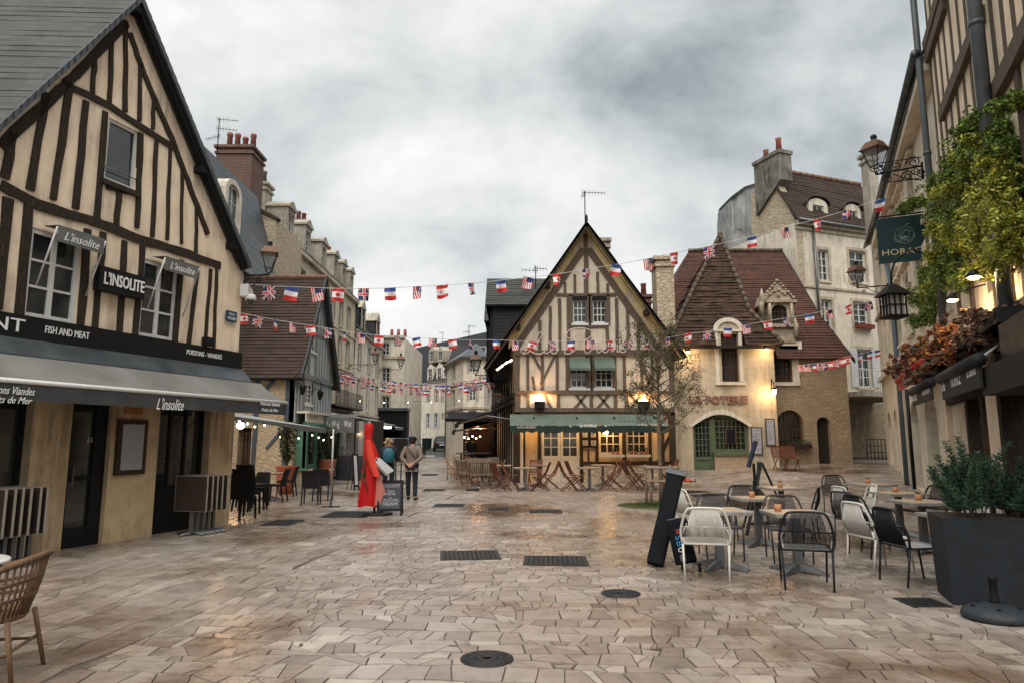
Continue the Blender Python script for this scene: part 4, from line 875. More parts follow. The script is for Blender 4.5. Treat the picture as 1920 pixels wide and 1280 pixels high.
for sg in (-1, 1):
    for t0, t1 in ((.12, .5), (.56, .93)) if sg < 0 else ((.1, .48), (.55, .9)):
        e = pap[0]+sg*3.25; q = [(pap[0]+(e-pap[0])*t0, pap[1]-(abs(e-pap[0])*psl)*t0), (pap[0]+(e-pap[0])*t1, pap[1]-(abs(e-pap[0])*psl)*t1)]
        mb.fprism(FP, [(q[0][0], q[0][1]-.02), (q[1][0], q[1][1]-.02), (q[1][0], q[1][1]-.42), (q[0][0], q[0][1]-.42)], .0, .012)
mb.build('soffit', mat('yellow_soffit', (.72, .60, .33), (.6, .48, .26), kind='plaster', bw=1, rough=.8), rf)
mb = MB(); mb.lathe(tuple(FP.W(pap[0], pap[1]-.1, ovp-.1)), [(.05, 0), (.05, .5), (.02, .6)], 6); mb.build('finial', M_OAK, rf)
# side wall down the lane, splayed
B2 = Y(923, 800, 36); FPS = Fac((PX0, PY_), (B2.x, B2.y)); LS = FPS.L
mb = MB(); mb.wall(FPS, [(0, 0), (LS, 0), (LS, 4.4), (0, 5.3)], [], .1, .3); mb.build('side_wall', M_PLASP, H3)
tb = MB()
for k in range(12): s = .15+k*(LS-.3)/11; tb.beam(FPS, (s, .1), (s, 4.6), .16, -.02, .05)
for z in (zfl, 3.35, 4.5): tb.beam(FPS, (0, z), (LS, z), .18, -.02, .08)
tb.build('side_timber', M_OAK, H3)
# two black slated dormers on the left slope
for (u0, u1, uw, vt, ve, vb, yy, dp) in ((910, 1030, 919, 529, 570, 640, 27.6, 3.4), (908, 960, 912, 566, 600, 660, 31.5, 3.2)):
    a, b = Y(u0, 600, yy), Y(u1, 600, yy); x0 = Y(uw, 600, yy).x; zt, ze_, zb2 = Y(960, vt, yy).z, Y(960, ve, yy).z, Y(960, vb, yy).z
    mb = MB(); mb.box(x0+.12, b.x+2.2, yy, yy+dp, zb2-1.5, ze_); o = mb.build('dormer', mat('black_boards', (.022, .023, .026), (.014, .015, .017), kind='tile', bw=1.6, bh=.14, c3=(.006, .006, .007), rough=.6, bump=.4), H3)
    mb = MB(); ym = yy+dp/2; mb.courses((a.x, yy-.3, ze_-.1), (b.x+2.2, yy-.3, ze_-.1), (b.x+2.2, ym, zt+.55), (a.x, ym, zt+.55), .2, .02); mb.courses((b.x+2.2, yy+dp+.3, ze_-.1), (a.x, yy+dp+.3, ze_-.1), (a.x, ym, zt+.55), (b.x+2.2, ym, zt+.55), .2, .02)
    mb.face([(a.x+.02, yy-.25, ze_-.1), (a.x+.02, yy+dp+.25, ze_-.1), (a.x+.02, ym, zt+.5)]); mb.build('dormer_roof', M_SLATEW, o)
    for q in (yy+.05, yy+dp-.25): mb = MB(); mb.box(x0, x0+.12, q, q+.2, zb2-1.4, ze_-.02); mb.build('dormer_post', M_BLK, o)
# ground floor: timbered shopfront, lit from inside and by lamps under the awning
GD = -.35; GF = lambda u, v, d=GD: FP.p(u, v, d)
mb = MB(); dA, dB = GF(1016, 860)[0], GF(1086, 860)[0]; wA = (GF(1124, 850)[0], GF(1165, 850)[0]); wB = (GF(1175, 850)[0], GF(1213, 850)[0]); wz = (GF(1140, 851)[1], 2.5)
op = (GF(985, 850)[0], GF(1006, 850)[0])
mb.wall(FP, [(0.05, 0), (LP-.05, 0), (LP-.05, 2.75), (.05, 2.75)], [hole((dA, dB, .05, 2.5)), hole((wA[0], wA[1], *wz)), hole((wB[0], wB[1], *wz)), hole((GF(967, 850)[0], GF(975, 850)[0], .8, 2.4))], .12, .2, d=GD); mb.build('shop_wall', mat('ochre_plaster', (.62, .43, .24), (.5, .34, .18), kind='plaster', bw=1), H3)
tb = MB()
for u, w_ in ((980, .2), (1011, .14), (1090, .12), (1119, .12), (1170, .14), (1219, .12), (1243, .1), (1261, .12)): tb.beam(FP, (GF(u, 850)[0], .05), (GF(u, 850)[0], 2.7), w_, GD-.02, GD+.06)
tb.beam(FP, (dB+.1, .8), (LP, .8), .12, GD-.02, GD+.07); tb.beam(FP, GF(1226, 880), GF(1256, 815), .11, GD-.02, GD+.05); tb.beam(FP, (GF(1103, 850)[0], .8), (GF(1103, 850)[0], 1.3), .07, GD, GD+.04)
tb.fbox(FP, 0, LP, 2.6, 2.78, GD-.1, .02); tb.beam(FP, (0.08, 0), (.08, 2.7), .2, -.3, .02)
tb.beam(FP, (LP-.1, 0), (LP-.1, 2.7), .2, -.3, .02); tb.build('shop_timber', M_OAK, H3)
mb = MB(); mb.fbox(FP, dB+.15, LP-.1, .0, .62, GD-.05, GD+.16); mb.build('stone_plinth', M_RUB, H3)
M_DOORW = mat('ivory_door', (.60, .54, .44), (.54, .48, .38), rough=.5, bump=.05)
md = (dA+dB)/2
for a, b in ((dA, md-.01), (md+.01, dB)):
    o = window(FP, H3, (a, b, .95, 2.5), 2, 4, d=GD-.04, fw=.09, mw=.035, fm=M_DOORW, z_sill=False, name='door'); mb = MB(); mb.fbox(FP, a, b, .07, .95, GD-.07, GD-.02); mb.fbox(FP, a+.1, b-.1, .2, .85, GD-.02, GD-.012); mb.build('door_panel', M_DOORW, o)
M_WARMG = mat('warm_glass', (.03, .022, .015), (.02, .015, .01), rough=.08, bump=0, spec=.8)
for w_ in (wA, wB): window(FP, H3, (*w_, *wz), 3, 4, d=GD-.05, fw=.06, mw=.035, fm=M_DOORW, gm=M_WARMG, sillm=M_DOORW)
# chalk menu with four price cards
a, b = GF(1090, 830, GD+.1)[0], GF(1121, 830, GD+.1)[0]; mb = MB(); z0, z1 = GF(1105, 838, GD+.1)[1], GF(1105, 805, GD+.1)[1]
mb.fbox(FP, a, b, z0, z1, GD+.06, GD+.1); o = mb.build('menu_board', M_BLK, H3); mb = MB()
for i in (0, 1):
    for j in (0, 1): x = a+.06+i*(b-a)*.5; z = z0+.07+j*(z1-z0)*.48; mb.fbox(FP, x, x+.18, z, z+.2, GD+.1, GD+.104)
mb.build('card', mat('pale_card', (.5, .47, .4), rough=.7), o)
mb = MB()
for i in (0, 1):
    for j in (0, 1):
        x = a+.06+i*(b-a)*.5; z = z0+.07+j*(z1-z0)*.48
        for k in range(4): mb.fbox(FP, x+.02, x+.16-.03*(k % 2), z+.03+k*.045, z+.05+k*.045, GD+.104, GD+.107)
mb.build('card_print', M_BLK, o)
# awning
za, zb3 = pz(776), pz(797); apj = 1.0
zb3 = FP.p(1100, 797, apj)[1]; a, b = FP.p(956, 800, apj)[0], FP.p(1254, 800, apj)[0]
M_DKG = mat('dark_green_valance', (.018, .035, .030), (.013, .027, .023), rough=.8)
aw = awning(FP, H3, a, b, za, zb3, apj, .2, M_GRAWN, M_DKG, None, .05, .07, .005, n=72)
def pt(txt, u0, u1, v0, v1, sh=0, bold=0): textmb(mb, txt, FP, FP.p(u0, v0, apj+.03)[0], FP.p(u1, v0, apj+.03)[0], FP.p(1100, v0, apj+.03)[1], FP.p(1100, v1, apj+.03)[1], apj+.03, .004, sh, bold=bold)
mb = MB(); pt('LA POTERNE', 1087, 1119, 800, 795, bold=.02); pt('MAISON CHALEUREUSE', 970, 1004, 802, 799); pt('CUISINE, VINS ET COCKTAILS', 1194, 1245, 797, 794); pt('+', 1068, 1072, 801, 796); pt('+', 1134, 1138, 800, 795)
mb.build('lettering', M_SIGNW, aw)
mb = MB(); sx0 = FP.p(1160, 785, .5)[0]; 
for k in range(5):
    c = FP.W(sx0+k*.16, za-.24, .55); mb.tube([c+Vector((math.cos(t)*.09, -.22*math.sin(t)*.4-.01, -.06+.05*math.sin(t*2))) for t in [i*.6 for i in range(9)]], .008, 4)
mb.build('script_logo', M_BLK, aw)
# neon script "La Poterne": strokes traced on the facade, stood off the wall
NEON = [[(980, 663), (988, 655), (1003, 640), (1012, 628), (1016, 632), (1008, 645), (996, 657), (982, 663), (977, 657), (985, 652), (998, 660), (1012, 663), (1022, 658)],
        [(1034, 646), (1026, 645), (1020, 652), (1022, 661), (1029, 660), (1035, 648), (1033, 659), (1040, 662), (1048, 655)],
        [(1078, 631), (1068, 638), (1062, 632), (1070, 623), (1090, 621), (1108, 625), (1108, 634), (1098, 640), (1084, 642)], [(1096, 624), (1088, 640), (1078, 656), (1066, 663), (1058, 660), (1064, 654), (1076, 660)],
        [(1104, 648), (1096, 652), (1097, 660), (1104, 661), (1109, 654), (1105, 648), (1112, 651), (1118, 649)], [(1127, 637), (1120, 653), (1121, 661), (1128, 658)], [(1114, 645), (1132, 643)],
        [(1128, 658), (1136, 653), (1137, 648), (1132, 650), (1131, 659), (1138, 660), (1143, 651), (1144, 649), (1148, 650), (1146, 660)], [(1150, 660), (1153, 650), (1158, 649), (1157, 659), (1162, 658), (1168, 652), (1168, 648), (1164, 650), (1163, 659), (1170, 660), (1176, 654)]]
mb = MB()
def smooth(P, n=4):
    out = []
    for i in range(len(P)-1):
        p0, p1, p2, p3 = P[max(0, i-1)], P[i], P[i+1], P[min(len(P)-1, i+2)]
        for k in range(n):
            t = k/n; out.append(tuple(.5*((2*p1[j])+(-p0[j]+p2[j])*t+(2*p0[j]-5*p1[j]+4*p2[j]-p3[j])*t*t+(-p0[j]+3*p1[j]-3*p2[j]+p3[j])*t**3) for j in range(len(p1))))
    return out+[P[-1]]
for st in NEON:
    mb.tube([FP.W(*FP.p(*q, .25), .25) for q in smooth([((p[0]-978)*1.0+978, 660-(660-p[1])*1.15) for p in st])], .02, 5)
for u in (990, 1030, 1075, 1110, 1145): mb.tube([FP.W(*FP.p(u, 661, .25), .25), FP.W(*FP.p(u, 661, 0), 0)], .008, 4)
mb.build('neon_script', mat('neon_white', (.58, .47, .42), (.5, .4, .36), rough=.4, bump=0), H3)
# side terrace awnings of the brasserie, dark, sloping into the lane
for z1, z0, w0, w1, lb in ((3.05, 2.35, .3, 5.2, 'x'), (2.55, 2.1, 5.0, 9.5, 'y')):
    o = awning(FPS, H3, w0, w1, z1, z0, 2.1, .18, M_BLK, M_BLK, M_DMET, .05, 0, .01)
# chimneys, dish aerials
def aerial(par, base, h, arms, name='aerial'):
    b = Vector(base); mb = MB(); mb.tube([b, b+ZV*h], .022, 5)
    for z, l, ang, n in arms:
        d = Vector((math.cos(ang), math.sin(ang), 0)); q = Vector((-d.y, d.x, 0)); c = b+ZV*(h*z); mb.tube([c-d*.15*l, c+d*l], .012, 4)
        for k in range(n): t = -.1*l+1.08*l*k/max(1, n-1); mb.tube([c+d*t-ZV*.11*(1.2-k/n*.6), c+d*t+ZV*.11*(1.2-k/n*.6)], .007, 4)
    return mb.build(name, M_DMET, par)
aerial(H3, FP.W(pap[0]+.05, pap[1]+.1, -.5), 1.7, [(.97, .85, .1, 8), (.93, .3, 1.9, 4)])
aerial(H3, FP.W(pap[0]-1.9, 7.9, -2), 1.0, [(.9, .5, .3, 5), (.8, .6, 3.3, 5)])
c1 = Y(1133, 470, 29); chimney(H3, (c1.x, 29.4), .45, .7, 8.0, Y(1133, 452, 29).z, M_STONE3, 0)
c1 = Y(1207, 560, 33); chimney(H3, (c1.x, 33), .6, .6, 6.0, Y(1207, 560, 33).z, M_BRICK, 1)
cy = 27.2; a, b = Y(1229, 550, cy), Y(1262, 550, cy); o = chimney(H3, ((a.x+b.x)/2, cy+.2), b.x-a.x, .9, 4.5, Y(1245, 490, cy).z, M_RUB, 0)
# ------------------------------------------------------------------ old stone auberge with the pyramid roof
QY = 27.0; QX0, QX1 = Y(1266, 800, QY).x, Y(1458, 800, QY).x; FQ = Fac((QX0, QY), (QX1, QY)); LQ = QX1-QX0; qz = lambda v: FQ.p(1360, v)[1]; qs = lambda u, v=800: FQ.p(u, v)[0]
H4 = thing('stone_auberge', 'old limestone auberge with steep mossy pyramid roof and green door right of the brasserie', 'building', (QX0, QY, 0))
qe = qz(648); dl, dr = qs(1299), qs(1404); dz0, dz1 = .2, qz(777)
arch_pts = lambda a, b, z0, zs, zt, n=8: [(a, z0), (b, z0)]+[((a+b)/2+(b-a)/2*math.cos(math.pi*i/n), zs+(zt-zs)*math.sin(math.pi*i/n)) for i in range(n+1)]
wq = (qs(1353, 670), qs(1385, 670), qz(715), qz(626)); zs = qz(800)
sm = qs(1337)   # split door / shop window
hd = [(dl, .12), (sm+.0, .12), (sm, qz(848)), (dr, qz(848))]+[((dl+dr)/2+(dr-dl)/2*math.cos(math.pi*i/10), zs+(dz1-zs)*math.sin(math.pi*i/10)) for i in range(11)]
Dt = qz(600)
mb = MB(); archtop = [(qs(1341, 670), qe), (qs(1341, 670), qz(622))]+[(qs(1366, 640)+(.62)*math.cos(math.pi*(1-i/8)), qz(622)+.55*math.sin(math.pi*i/8)) for i in range(1, 8)]+[(qs(1392, 670), qz(622)), (qs(1392, 670), qe)]
outer = [(0, 0), (LQ, 0), (LQ, qe)]+[archtop[i] for i in range(len(archtop)-1, -1, -1)]+[(0, qe)]
mb.wall(FQ, outer, [hole(wq), hd], .3, .5); mb.face([FQ.W(LQ, 0, 0), FQ.W(LQ, qe, 0), FQ.W(LQ, qe, -4), FQ.W(LQ, 0, -4)]); mb.face([FQ.W(0, 0, 0), FQ.W(0, qe, 0), FQ.W(0, qe, -4), FQ.W(0, 0, -4)])
M_AUB = mat('auberge_stone', (.62, .525, .385), (.45, .365, .25), kind='plaster', bw=.55, bh=.28, scale=2.2, dirt=.45, bump=.3)
mb.build('wall', M_AUB, H4)
mb = MB(); wx0, wx1 = qs(1341, 670), qs(1392, 670); mb.fbox(FQ, wx0, wx0+.14, wq[2], qz(620), 0, .05); mb.fbox(FQ, wx1-.14, wx1, wq[2], qz(620), 0, .05); mb.fbox(FQ, wx0-.05, wx1+.05, qz(622), qz(618), 0, .09)
mc = qs(1366, 640); n = 10
mb.fprism(FQ, [(mc+.62*math.cos(math.pi*i/n), qz(621)+.55*math.sin(math.pi*i/n)) for i in range(n+1)]+[(mc+.45*math.cos(math.pi*(n-i)/n), qz(621)+.38*math.sin(math.pi*(n-i)/n)) for i in range(n+1)], 0, .07)
mb.fbox(FQ, wx0-.05, wx1+.05, qz(721), qz(716), 0, .1); mb.build('window_surround', M_STONE2, H4)
window(FQ, H4, wq, 4, 7, d=-.2, fw=.05, mw=.03, fm=mat('oxblood_frame', (.10, .035, .025), rough=.6), z_sill=False)
mb = MB(); cx = (dl+dr)/2; mb.fprism(FQ, [(dl-.02+(dr-dl+.04)*i/12, zs+.02+(dz1-zs)*math.sin(math.pi*i/12)) for i in range(13)]+[(dr+.16-(dr-dl+.32)*i/12, zs+.04+(dz1-zs+.16)*math.sin(math.pi*i/12)) for i in range(13)], 0, .03); mb.build('lintel_arch', M_STONE2, H4)
# green joinery
mb = MB(); D = -.2
mb.fbox(FQ, dl, dr, qz(853), qz(846), D-.1, .12) if False else None
archf = lambda s: zs+(dz1-zs)*math.sqrt(max(0, 1-((s-cx)/((dr-dl)/2))**2))
def joinery(a, b, z0, cols, rows, name, par, panel=0, gm=None):
    mb = MB(); fw = .09; zt = min(archf(a+fw), archf(b-fw)) 
    N_ = 8; top = [(a+(b-a)*i/N_, archf(a+(b-a)*i/N_)) for i in range(N_+1)]
    for i in range(N_): mb.fprism(FQ, [top[i], top[i+1], (top[i+1][0], top[i+1][1]-.1), (top[i][0], top[i][1]-.1)], D-.04, D+.05)
    mb.fbox(FQ, a, a+fw, z0, archf(a+fw)-.02, D-.04, D+.05); mb.fbox(FQ, b-fw, b, z0, archf(b-fw)-.02, D-.04, D+.05); zp = z0+panel; mb.fbox(FQ, a+fw, b-fw, zp, zp+.12, D-.04, D+.05)
    if panel: mb.fbox(FQ, a+fw, b-fw, z0, zp, D-.03, D+.02); mb.fbox(FQ, a+.18, b-.18, z0+.1, zp-.08, D+.02, D+.035); mb.fbox(FQ, a+fw, b-fw, z0, z0+.08, D, D+.04)
    for i in range(1, cols): x = a+fw+(b-a-2*fw)*i/cols; mb.fbox(FQ, x-.015, x+.015, zp+.1, archf(x)-.08, D-.02, D+.03)
    zb = zp+.12; ztop = max(archf(a+fw), archf(b-fw), archf((a+b)/2) if a < cx < b else 0)
    for j in range(1, rows): z = zb+(ztop-zb)*j/rows; xs_ = [x for x in [a+fw+(b-a-2*fw)*k/30 for k in range(31)] if archf(x)-.05 > z]; 
    for j in range(1, rows):
        z = zb+(ztop-zb)*j/rows; xs_ = [x for x in [a+fw+(b-a-2*fw)*k/30 for k in range(31)] if archf(x)-.05 > z]
        if xs_: mb.fbox(FQ, min(xs_), max(xs_), z-.013, z+.013, D-.018, D+.028)
    o = mb.build(name, M_GREENP, par); g = MB(); g.fprism(FQ, [(a+.02, z0+.02), (b-.02, z0+.02)]+[(p[0], p[1]-.02) for p in reversed(top)], D-.03, D-.02); g.build('pane', gm or M_GLASS, o); return o
dd = joinery(dl+.03, sm-.02, .14, 4, 7, 'door', H4, .75)
mb = MB(); mb.ball(FQ.W(sm-.08, 1.15, D+.08), .03); mb.build('handle', M_GMET, dd)
sw2 = joinery(sm+.03, dr-.03, qz(848)+.02, 7, 6, 'shop_window', H4, 0, M_WARMG)
mb = MB(); mb.fbox(FQ, sm-.035, sm+.045, .12, archf(sm)+.02, D-.06, D+.07); mb.build('mullion', M_GREENP, H4)
mb = MB(); mb.fbox(FQ, sm-.02, dr+.04, qz(853), qz(847), -.2, .1); mb.build('window_ledge', M_GREENP, H4)
mb = MB(); mb.fbox(FQ, sm-.0, dr+.1, .1, qz(853), -.1, .03); mb.build('brick_apron', M_BRICKP, H4)
mb = MB(); mb.fbox(FQ, -.1, LQ+.05, 0, zg(QX0+2, QY)+.06, .0, .16); mb.build('kerb_step', M_STONE3, H4)
mb = MB(); a, b = qs(1361), qs(1382); mb.fbox(FQ, a, b, qz(832), qz(803), D+.05, D+.08); mb.build('chalk_board', mat('board_brown', (.12, .06, .04)), sw2)
mb = MB(); mb.fbox(FQ, a+.05, b-.05, qz(831), qz(804), D+.08, D+.085); mb.build('board_face', M_BLK, sw2)
for u0, v0, u1, v1 in ((1408, 800, 1429, 852), (1435, 784, 1453, 835)):
    mb = MB(); r = FQ.rect(u0, v0, u1, v1); mb.fbox(FQ, *r, .002, .05); o = mb.build('menu_case', mat('oak_case', (.10, .075, .06)), H4); mb = MB(); mb.fbox(FQ, r[0]+.05, r[1]-.05, r[2]+.05, r[3]-.05, .05, .056); p_ = mb.build('menu_sheet', mat('white_paper', (.42, .43, .46), rough=.6), o)
    mb = MB()
    for k in range(14): z = r[3]-.12-(r[3]-r[2]-.25)*k/14; mb.fbox(FQ, r[0]+.08, r[1]-.08-.05*(k*7 % 3), z, z+.012, .056, .058)
    mb.build('print', M_GMET, p_)
# raised terracotta-red letters
mb = MB(); textmb(mb, 'LA POTERIE', FQ, qs(1292, 745), qs(1401, 745), qz(756), qz(741), .03, .06, bold=.03); mb.build('lettering', mat('red_letters', (.30, .15, .11), (.22, .10, .075), rough=.7), H4)
# pyramid roof: steep, flared at the eaves
apq = Vector((Y(1350, 440, QY+1.9).x, QY+1.9, Y(1350, 442, QY+1.9).z)); eL, eR = Y(1252, 648, QY-.3), Y(1466, 636, QY-.3)
mb = MB()
fl = [Vector((eL.x, QY-.35, qe-.02)), Vector((eR.x, QY-.35, qe+.0))]; kn = [Vector((QX0+.55, QY+.35, qe+1.45)), Vector((QX1-.75, QY+.35, qe+1.45))]
# front slope in three pieces around the arched dormer
ax0, ax1 = Vector((QX0+wx0-.04, 0, 0)).x, Vector((QX0+wx1+.04, 0, 0)).x
def fpt(x, t):  # point on the lower front slope at height fraction t
    a, b = fl[0].lerp(kn[0], t), fl[1].lerp(kn[1], t); k = (x-a.x)/(b.x-a.x); return a.lerp(b, k)
tm = .6
mb.courses(fl[0], fpt(ax0, 0), fpt(ax0, tm), fl[0].lerp(kn[0], tm), .16, .035, .4, .035)
mb.courses(fpt(ax1, 0), fl[1], fl[1].lerp(kn[1], tm), fpt(ax1, tm), .16, .035, .4, .035)
mb.courses(fl[0].lerp(kn[0], tm), fl[1].lerp(kn[1], tm), kn[1], kn[0], .16, .035, .4, .035)
mb.courses(kn[0], kn[1], apq+Vector((.06, 0, 0)), apq-Vector((.06, 0, 0)), .16, .035, .4, .035)
bk = [Vector((QX0-.2, QY+4.2, qe)), Vector((eR.x, QY+4.2, qe))]
mb.courses(fl[1], bk[1], Vector((QX1-.75, QY+3.6, qe+1.45)), kn[1], .16, .035, .4, .035); mb.courses(kn[1], Vector((QX1-.75, QY+3.6, qe+1.45)), apq+Vector((0, .1, 0)), apq, .16, .035, .4, .035)
mb.courses(bk[0], fl[0], kn[0], Vector((QX0+.55, QY+3.6, qe+1.45)), .16, .035, .4, .035); mb.courses(Vector((QX0+.55, QY+3.6, qe+1.45)), kn[0], apq, apq+Vector((0, .1, 0)), .16, .035, .4, .035)
rf = mb.build('pyramid_roof', M_TILEM, H4)
mb = MB()
for A_, B_ in ((fl[0], kn[0]), (kn[0], apq), (fl[1], kn[1]), (kn[1], apq)):
    A_, B_ = A_+Vector((0, 0, .05)), B_+Vector((0, 0, .05)); m_ = max(2, int((B_-A_).length/.3))
    for i in range(m_): mb.tube([A_.lerp(B_, i/m_), A_.lerp(B_, (i+1.1)/m_)+Vector((0, 0, .02))], [.10, .085], 7)
mb.ball(apq+Vector((0, 0, .05)), .13); mb.build('hip_tiles', mat('hip_tile', (.15, .11, .08), (.05, .045, .032), kind='noise', scale=5, rough=.9), rf)
mb = MB(); mb.box(eL.x+.05, eR.x-.1, QY-.3, QY+.2, qe-.12, qe-.03); mb.build('eaves_board', M_OAK, rf)
# big tiled roof behind
ry = 31.2; rl, rr2 = Y(1291, 472, ry), Y(1466, 472, ry); ey = 27.7
el, er = Y(1262, 606, ey+.6), Y(1600, 672, ey); mid = Y(1535, 590, 29.0); ml_ = Vector((el.x-.1, 29.0, mid.z))
mb = MB(); bot = [Vector((QX1+.42, ey, Y(1500, 672, ey).z)), Vector((er.x, ey, er.z))]
mb.courses((QX0-.05, 29, mid.z), (mid.x, 29, mid.z), (rr2.x, ry, rr2.z), (rl.x, ry, rl.z), .15, .03, .7, .012)
mb.courses(bot[0], bot[1], (mid.x, 29, mid.z), (QX1+.42, 29, mid.z), .15, .03, .7, .012)
mb.courses((rr2.x+3, 34.5, mid.z-2), (rl.x-.5, 34.5, mid.z-2), (rl.x, ry, rl.z), (rr2.x, ry, rr2.z), .3, .03)
mb.face([(QX0-.05, 29, mid.z), (rl.x, ry, rl.z), (QX0-.1, 34, mid.z)])
o = mb.build('rear_roof', M_TILER, H4)
mb = MB()
for i in range(14): mb.tube([rl.lerp(rr2, i/14)+ZV*.04, rl.lerp(rr2, (i+1.05)/14)+ZV*.07], [.11, .1], 7)
mb.build('ridge_tiles', MATS['hip_tile'], o)
mb = MB(); q_ = [Vector((er.x+.02, ey, er.z-.02)), Vector((mid.x+.02, 29, mid.z-.02)), Vector((rr2.x+.02, ry, rr2.z-.02))]
for A_, B_ in zip(q_, q_[1:]): mb.hexa([A_, A_+Vector((.06, 0, 0)), A_+Vector((.06, 0, -.16)), A_+Vector((0, 0, -.16))], [B_, B_+Vector((.06, 0, 0)), B_+Vector((.06, 0, -.16)), B_+Vector((0, 0, -.16))])
mb.build('verge_board', M_OAK, o)
# right wing wall
RY_ = 28.0; RX0, RX1 = QX1-.02, Y(1592, 760, RY_).x; FR = Fac((RX0, RY_), (RX1, RY_)); LR = RX1-RX0; rz_ = lambda v: FR.p(1520, v)[1]; rs_ = lambda u, v=800: FR.p(u, v)[0]
w1_ = (rs_(1452, 690), rs_(1485, 690), rz_(716), rz_(657)); ar = arch_pts(rs_(1457), rs_(1507), rz_(832), rz_(792), rz_(768)); dr_ = arch_pts(rs_(1532), rs_(1557), .5, rz_(792), rz_(781))
wall_top = bot[0].z+.35
mb = MB(); mb.wall(FR, [(0, 0), (LR, 0), (LR, wall_top+.0), (rs_(1502, 640), wall_top), (rs_(1502, 640), rz_(640)), (0, rz_(640))], [hole(w1_), ar, dr_], .3, 5); mb.build('wing_wall', M_RUBD, H4)
mb = MB(); mb.fbox(FR, w1_[1], w1_[1]+.28, w1_[2]-.1, w1_[3]+.15, .0, .04); mb.fbox(FR, w1_[0]-.1, w1_[1]+.28, w1_[3], w1_[3]+.2, .0, .05); mb.fbox(FR, w1_[0]-.1, w1_[1]+.28, w1_[2]-.14, w1_[2], 0, .08); mb.fbox(FR, rs_(1458, 640), rs_(1502, 640), rz_(655), rz_(641), 0, .05); mb.build('trim', M_STONE2, H4)
M_WOODF = mat('brown_frame', (.085, .045, .03), kind='wood')
window(FR, H4, w1_, 4, 6, d=-.2, fw=.06, mw=.03, fm=M_WOODF, z_sill=False)
o = window(FR, H4, (rs_(1457), rs_(1507), rz_(832), rz_(768)), 6, 5, d=-.25, fw=.07, mw=.03, fm=M_WOODF, z_sill=False)
mb = MB(); a, b = rs_(1530), rs_(1559); mb.fbox(FR, a, b, .5, rz_(781), -.3, -.24)
for k in range(4): x = a+.06+(b-a-.12)*k/4; mb.fbox(FR, x+.02, x+(b-a-.12)/4-.02, .6, 2.3, -.24, -.225)
o = mb.build('side_door', M_OAK, H4); mb = MB(); mb.ball(FR.W(a+.12, 1.7, -.2), .03); mb.build('handle', M_DMET, o)
mb = MB(); fx0, fx1 = rs_(1460), rs_(1515); mb.fbox(FR, fx0, fx1, rz_(840), rz_(832), 0, .3); o = mb.build('window_box', M_OAK, H4); mb = MB()
for k in range(9): mb.leaves(FR.W(fx0+(fx1-fx0)*(k+.5)/9, rz_(829), .18), 40, (.14, .14, .14), .035)
mb.build('trailing_plant', M_LEAFD, o)
# stone gothic dormer
dy0 = RY_-.1; FDm = Fac((Y(1428, 600, dy0).x, dy0), (Y(1494, 600, dy0).x, dy0)); z = lambda v: FDm.p(1460, v)[1]; s_ = lambda u, v=600: FDm.p(u, v)[0]; L_ = FDm.L
inn = arch_pts(s_(1448), s_(1477), z(607), z(582), z(571))
mb = MB(); mb.wall(FDm, [(s_(1440), z(642)), (s_(1490), z(642)), (s_(1490), z(572)), (s_(1492), z(566)), (s_(1479), z(545)), (s_(1461), z(527)), (s_(1447), z(548)), (s_(1437), z(566)), (s_(1440), z(572))], [inn], .2, 1.6)
for u, v in ((1430, 556), (1428, 570), (1490, 610)): mb.lathe(tuple(FDm.W(s_(u), z(v), .05)), [(.09, -.5), (.12, 0), (.07, .12), (.02, .32)], 6)
for i in range(7):
    for sg in (-1, 1): t = i/6; mb.ball(FDm.W(s_(1461)+sg*(.02+.62*t), z(527)-.62*t*1.15, .03), .075-.02*(i % 2), 6)
mb.fbox(FDm, s_(1436), s_(1494), z(568), z(563), 0, .12); mb.fbox(FDm, s_(1438), s_(1494), z(614), z(608), 0, .14)
for u in (1443, 1484): mb.tube([FDm.W(s_(u), z(608), .08), FDm.W(s_(u), z(570), .08)], .06, 8)
for k in range(9): mb.ball(FDm.W(s_(1461)+R.uniform(-.35, .35), z(553)+R.uniform(-.15, .2), .03), .07, 6)
o = mb.build('gothic_dormer', mat('carved_stone', (.48, .40, .29), (.22, .18, .13), kind='noise', scale=5, bump=.6), H4)
window(FDm, o, (s_(1447), s_(1478), z(607), z(571)), 4, 3, d=-.14, fw=.04, mw=.025, fm=M_WOODF, z_sill=False)
mb = MB(); P = [FDm.W(s_(1436), z(570), .05), FDm.W(s_(1461), z(526)+.08, .05), FDm.W(s_(1494), z(570), .05)]; Q = [p+Vector((0, 2.2, 0)) for p in P]
mb.face([P[0], P[1], Q[1], Q[0]]).face([P[1], P[2], Q[2], Q[1]]); mb.build('dormer_roof', M_TILER, o)
# ------------------------------------------------------------------ tall cream house at the back with brown roof
CX = Y(1503, 600, 31.0); FK = Fac((CX.x, CX.y), (CX.x+2.6, CX.y+1.0)); LK = 5.6; kz = lambda v, u=1580: FK.p(u, v)[1]
rk = lambda a, b, c, d: FK.rect(a, b, c, d)
kw = [rk(1535, 469, 1554, 527), rk(1593, 471, 1624, 530), rk(1541, 562, 1560, 615), rk(1600, 566, 1628, 617), rk(1608, 655, 1634, 726)]
ke = kz(430)
T9 = facade_block('tall_cream_house', 'tall cream stone house with brown tiled roof and iron balcony behind the auberge', FK, LK, kz(735), ke, kw, M_STONE2, 6, courses_z=((kz(442), .12, .08), (ke-.12, .22, .22), (kz(546), .1, .07)), cols=2, rows=4, shutters=[kw[4]])
FKs = Fac((CX.x-2.3, CX.y+6.0), (CX.x, CX.y)); kr = FKs.L/2
gL = FKs.p(1414, 500)[0]; rg = FKs.p(1438, 318); ri = rg[1]; si = rg[0]
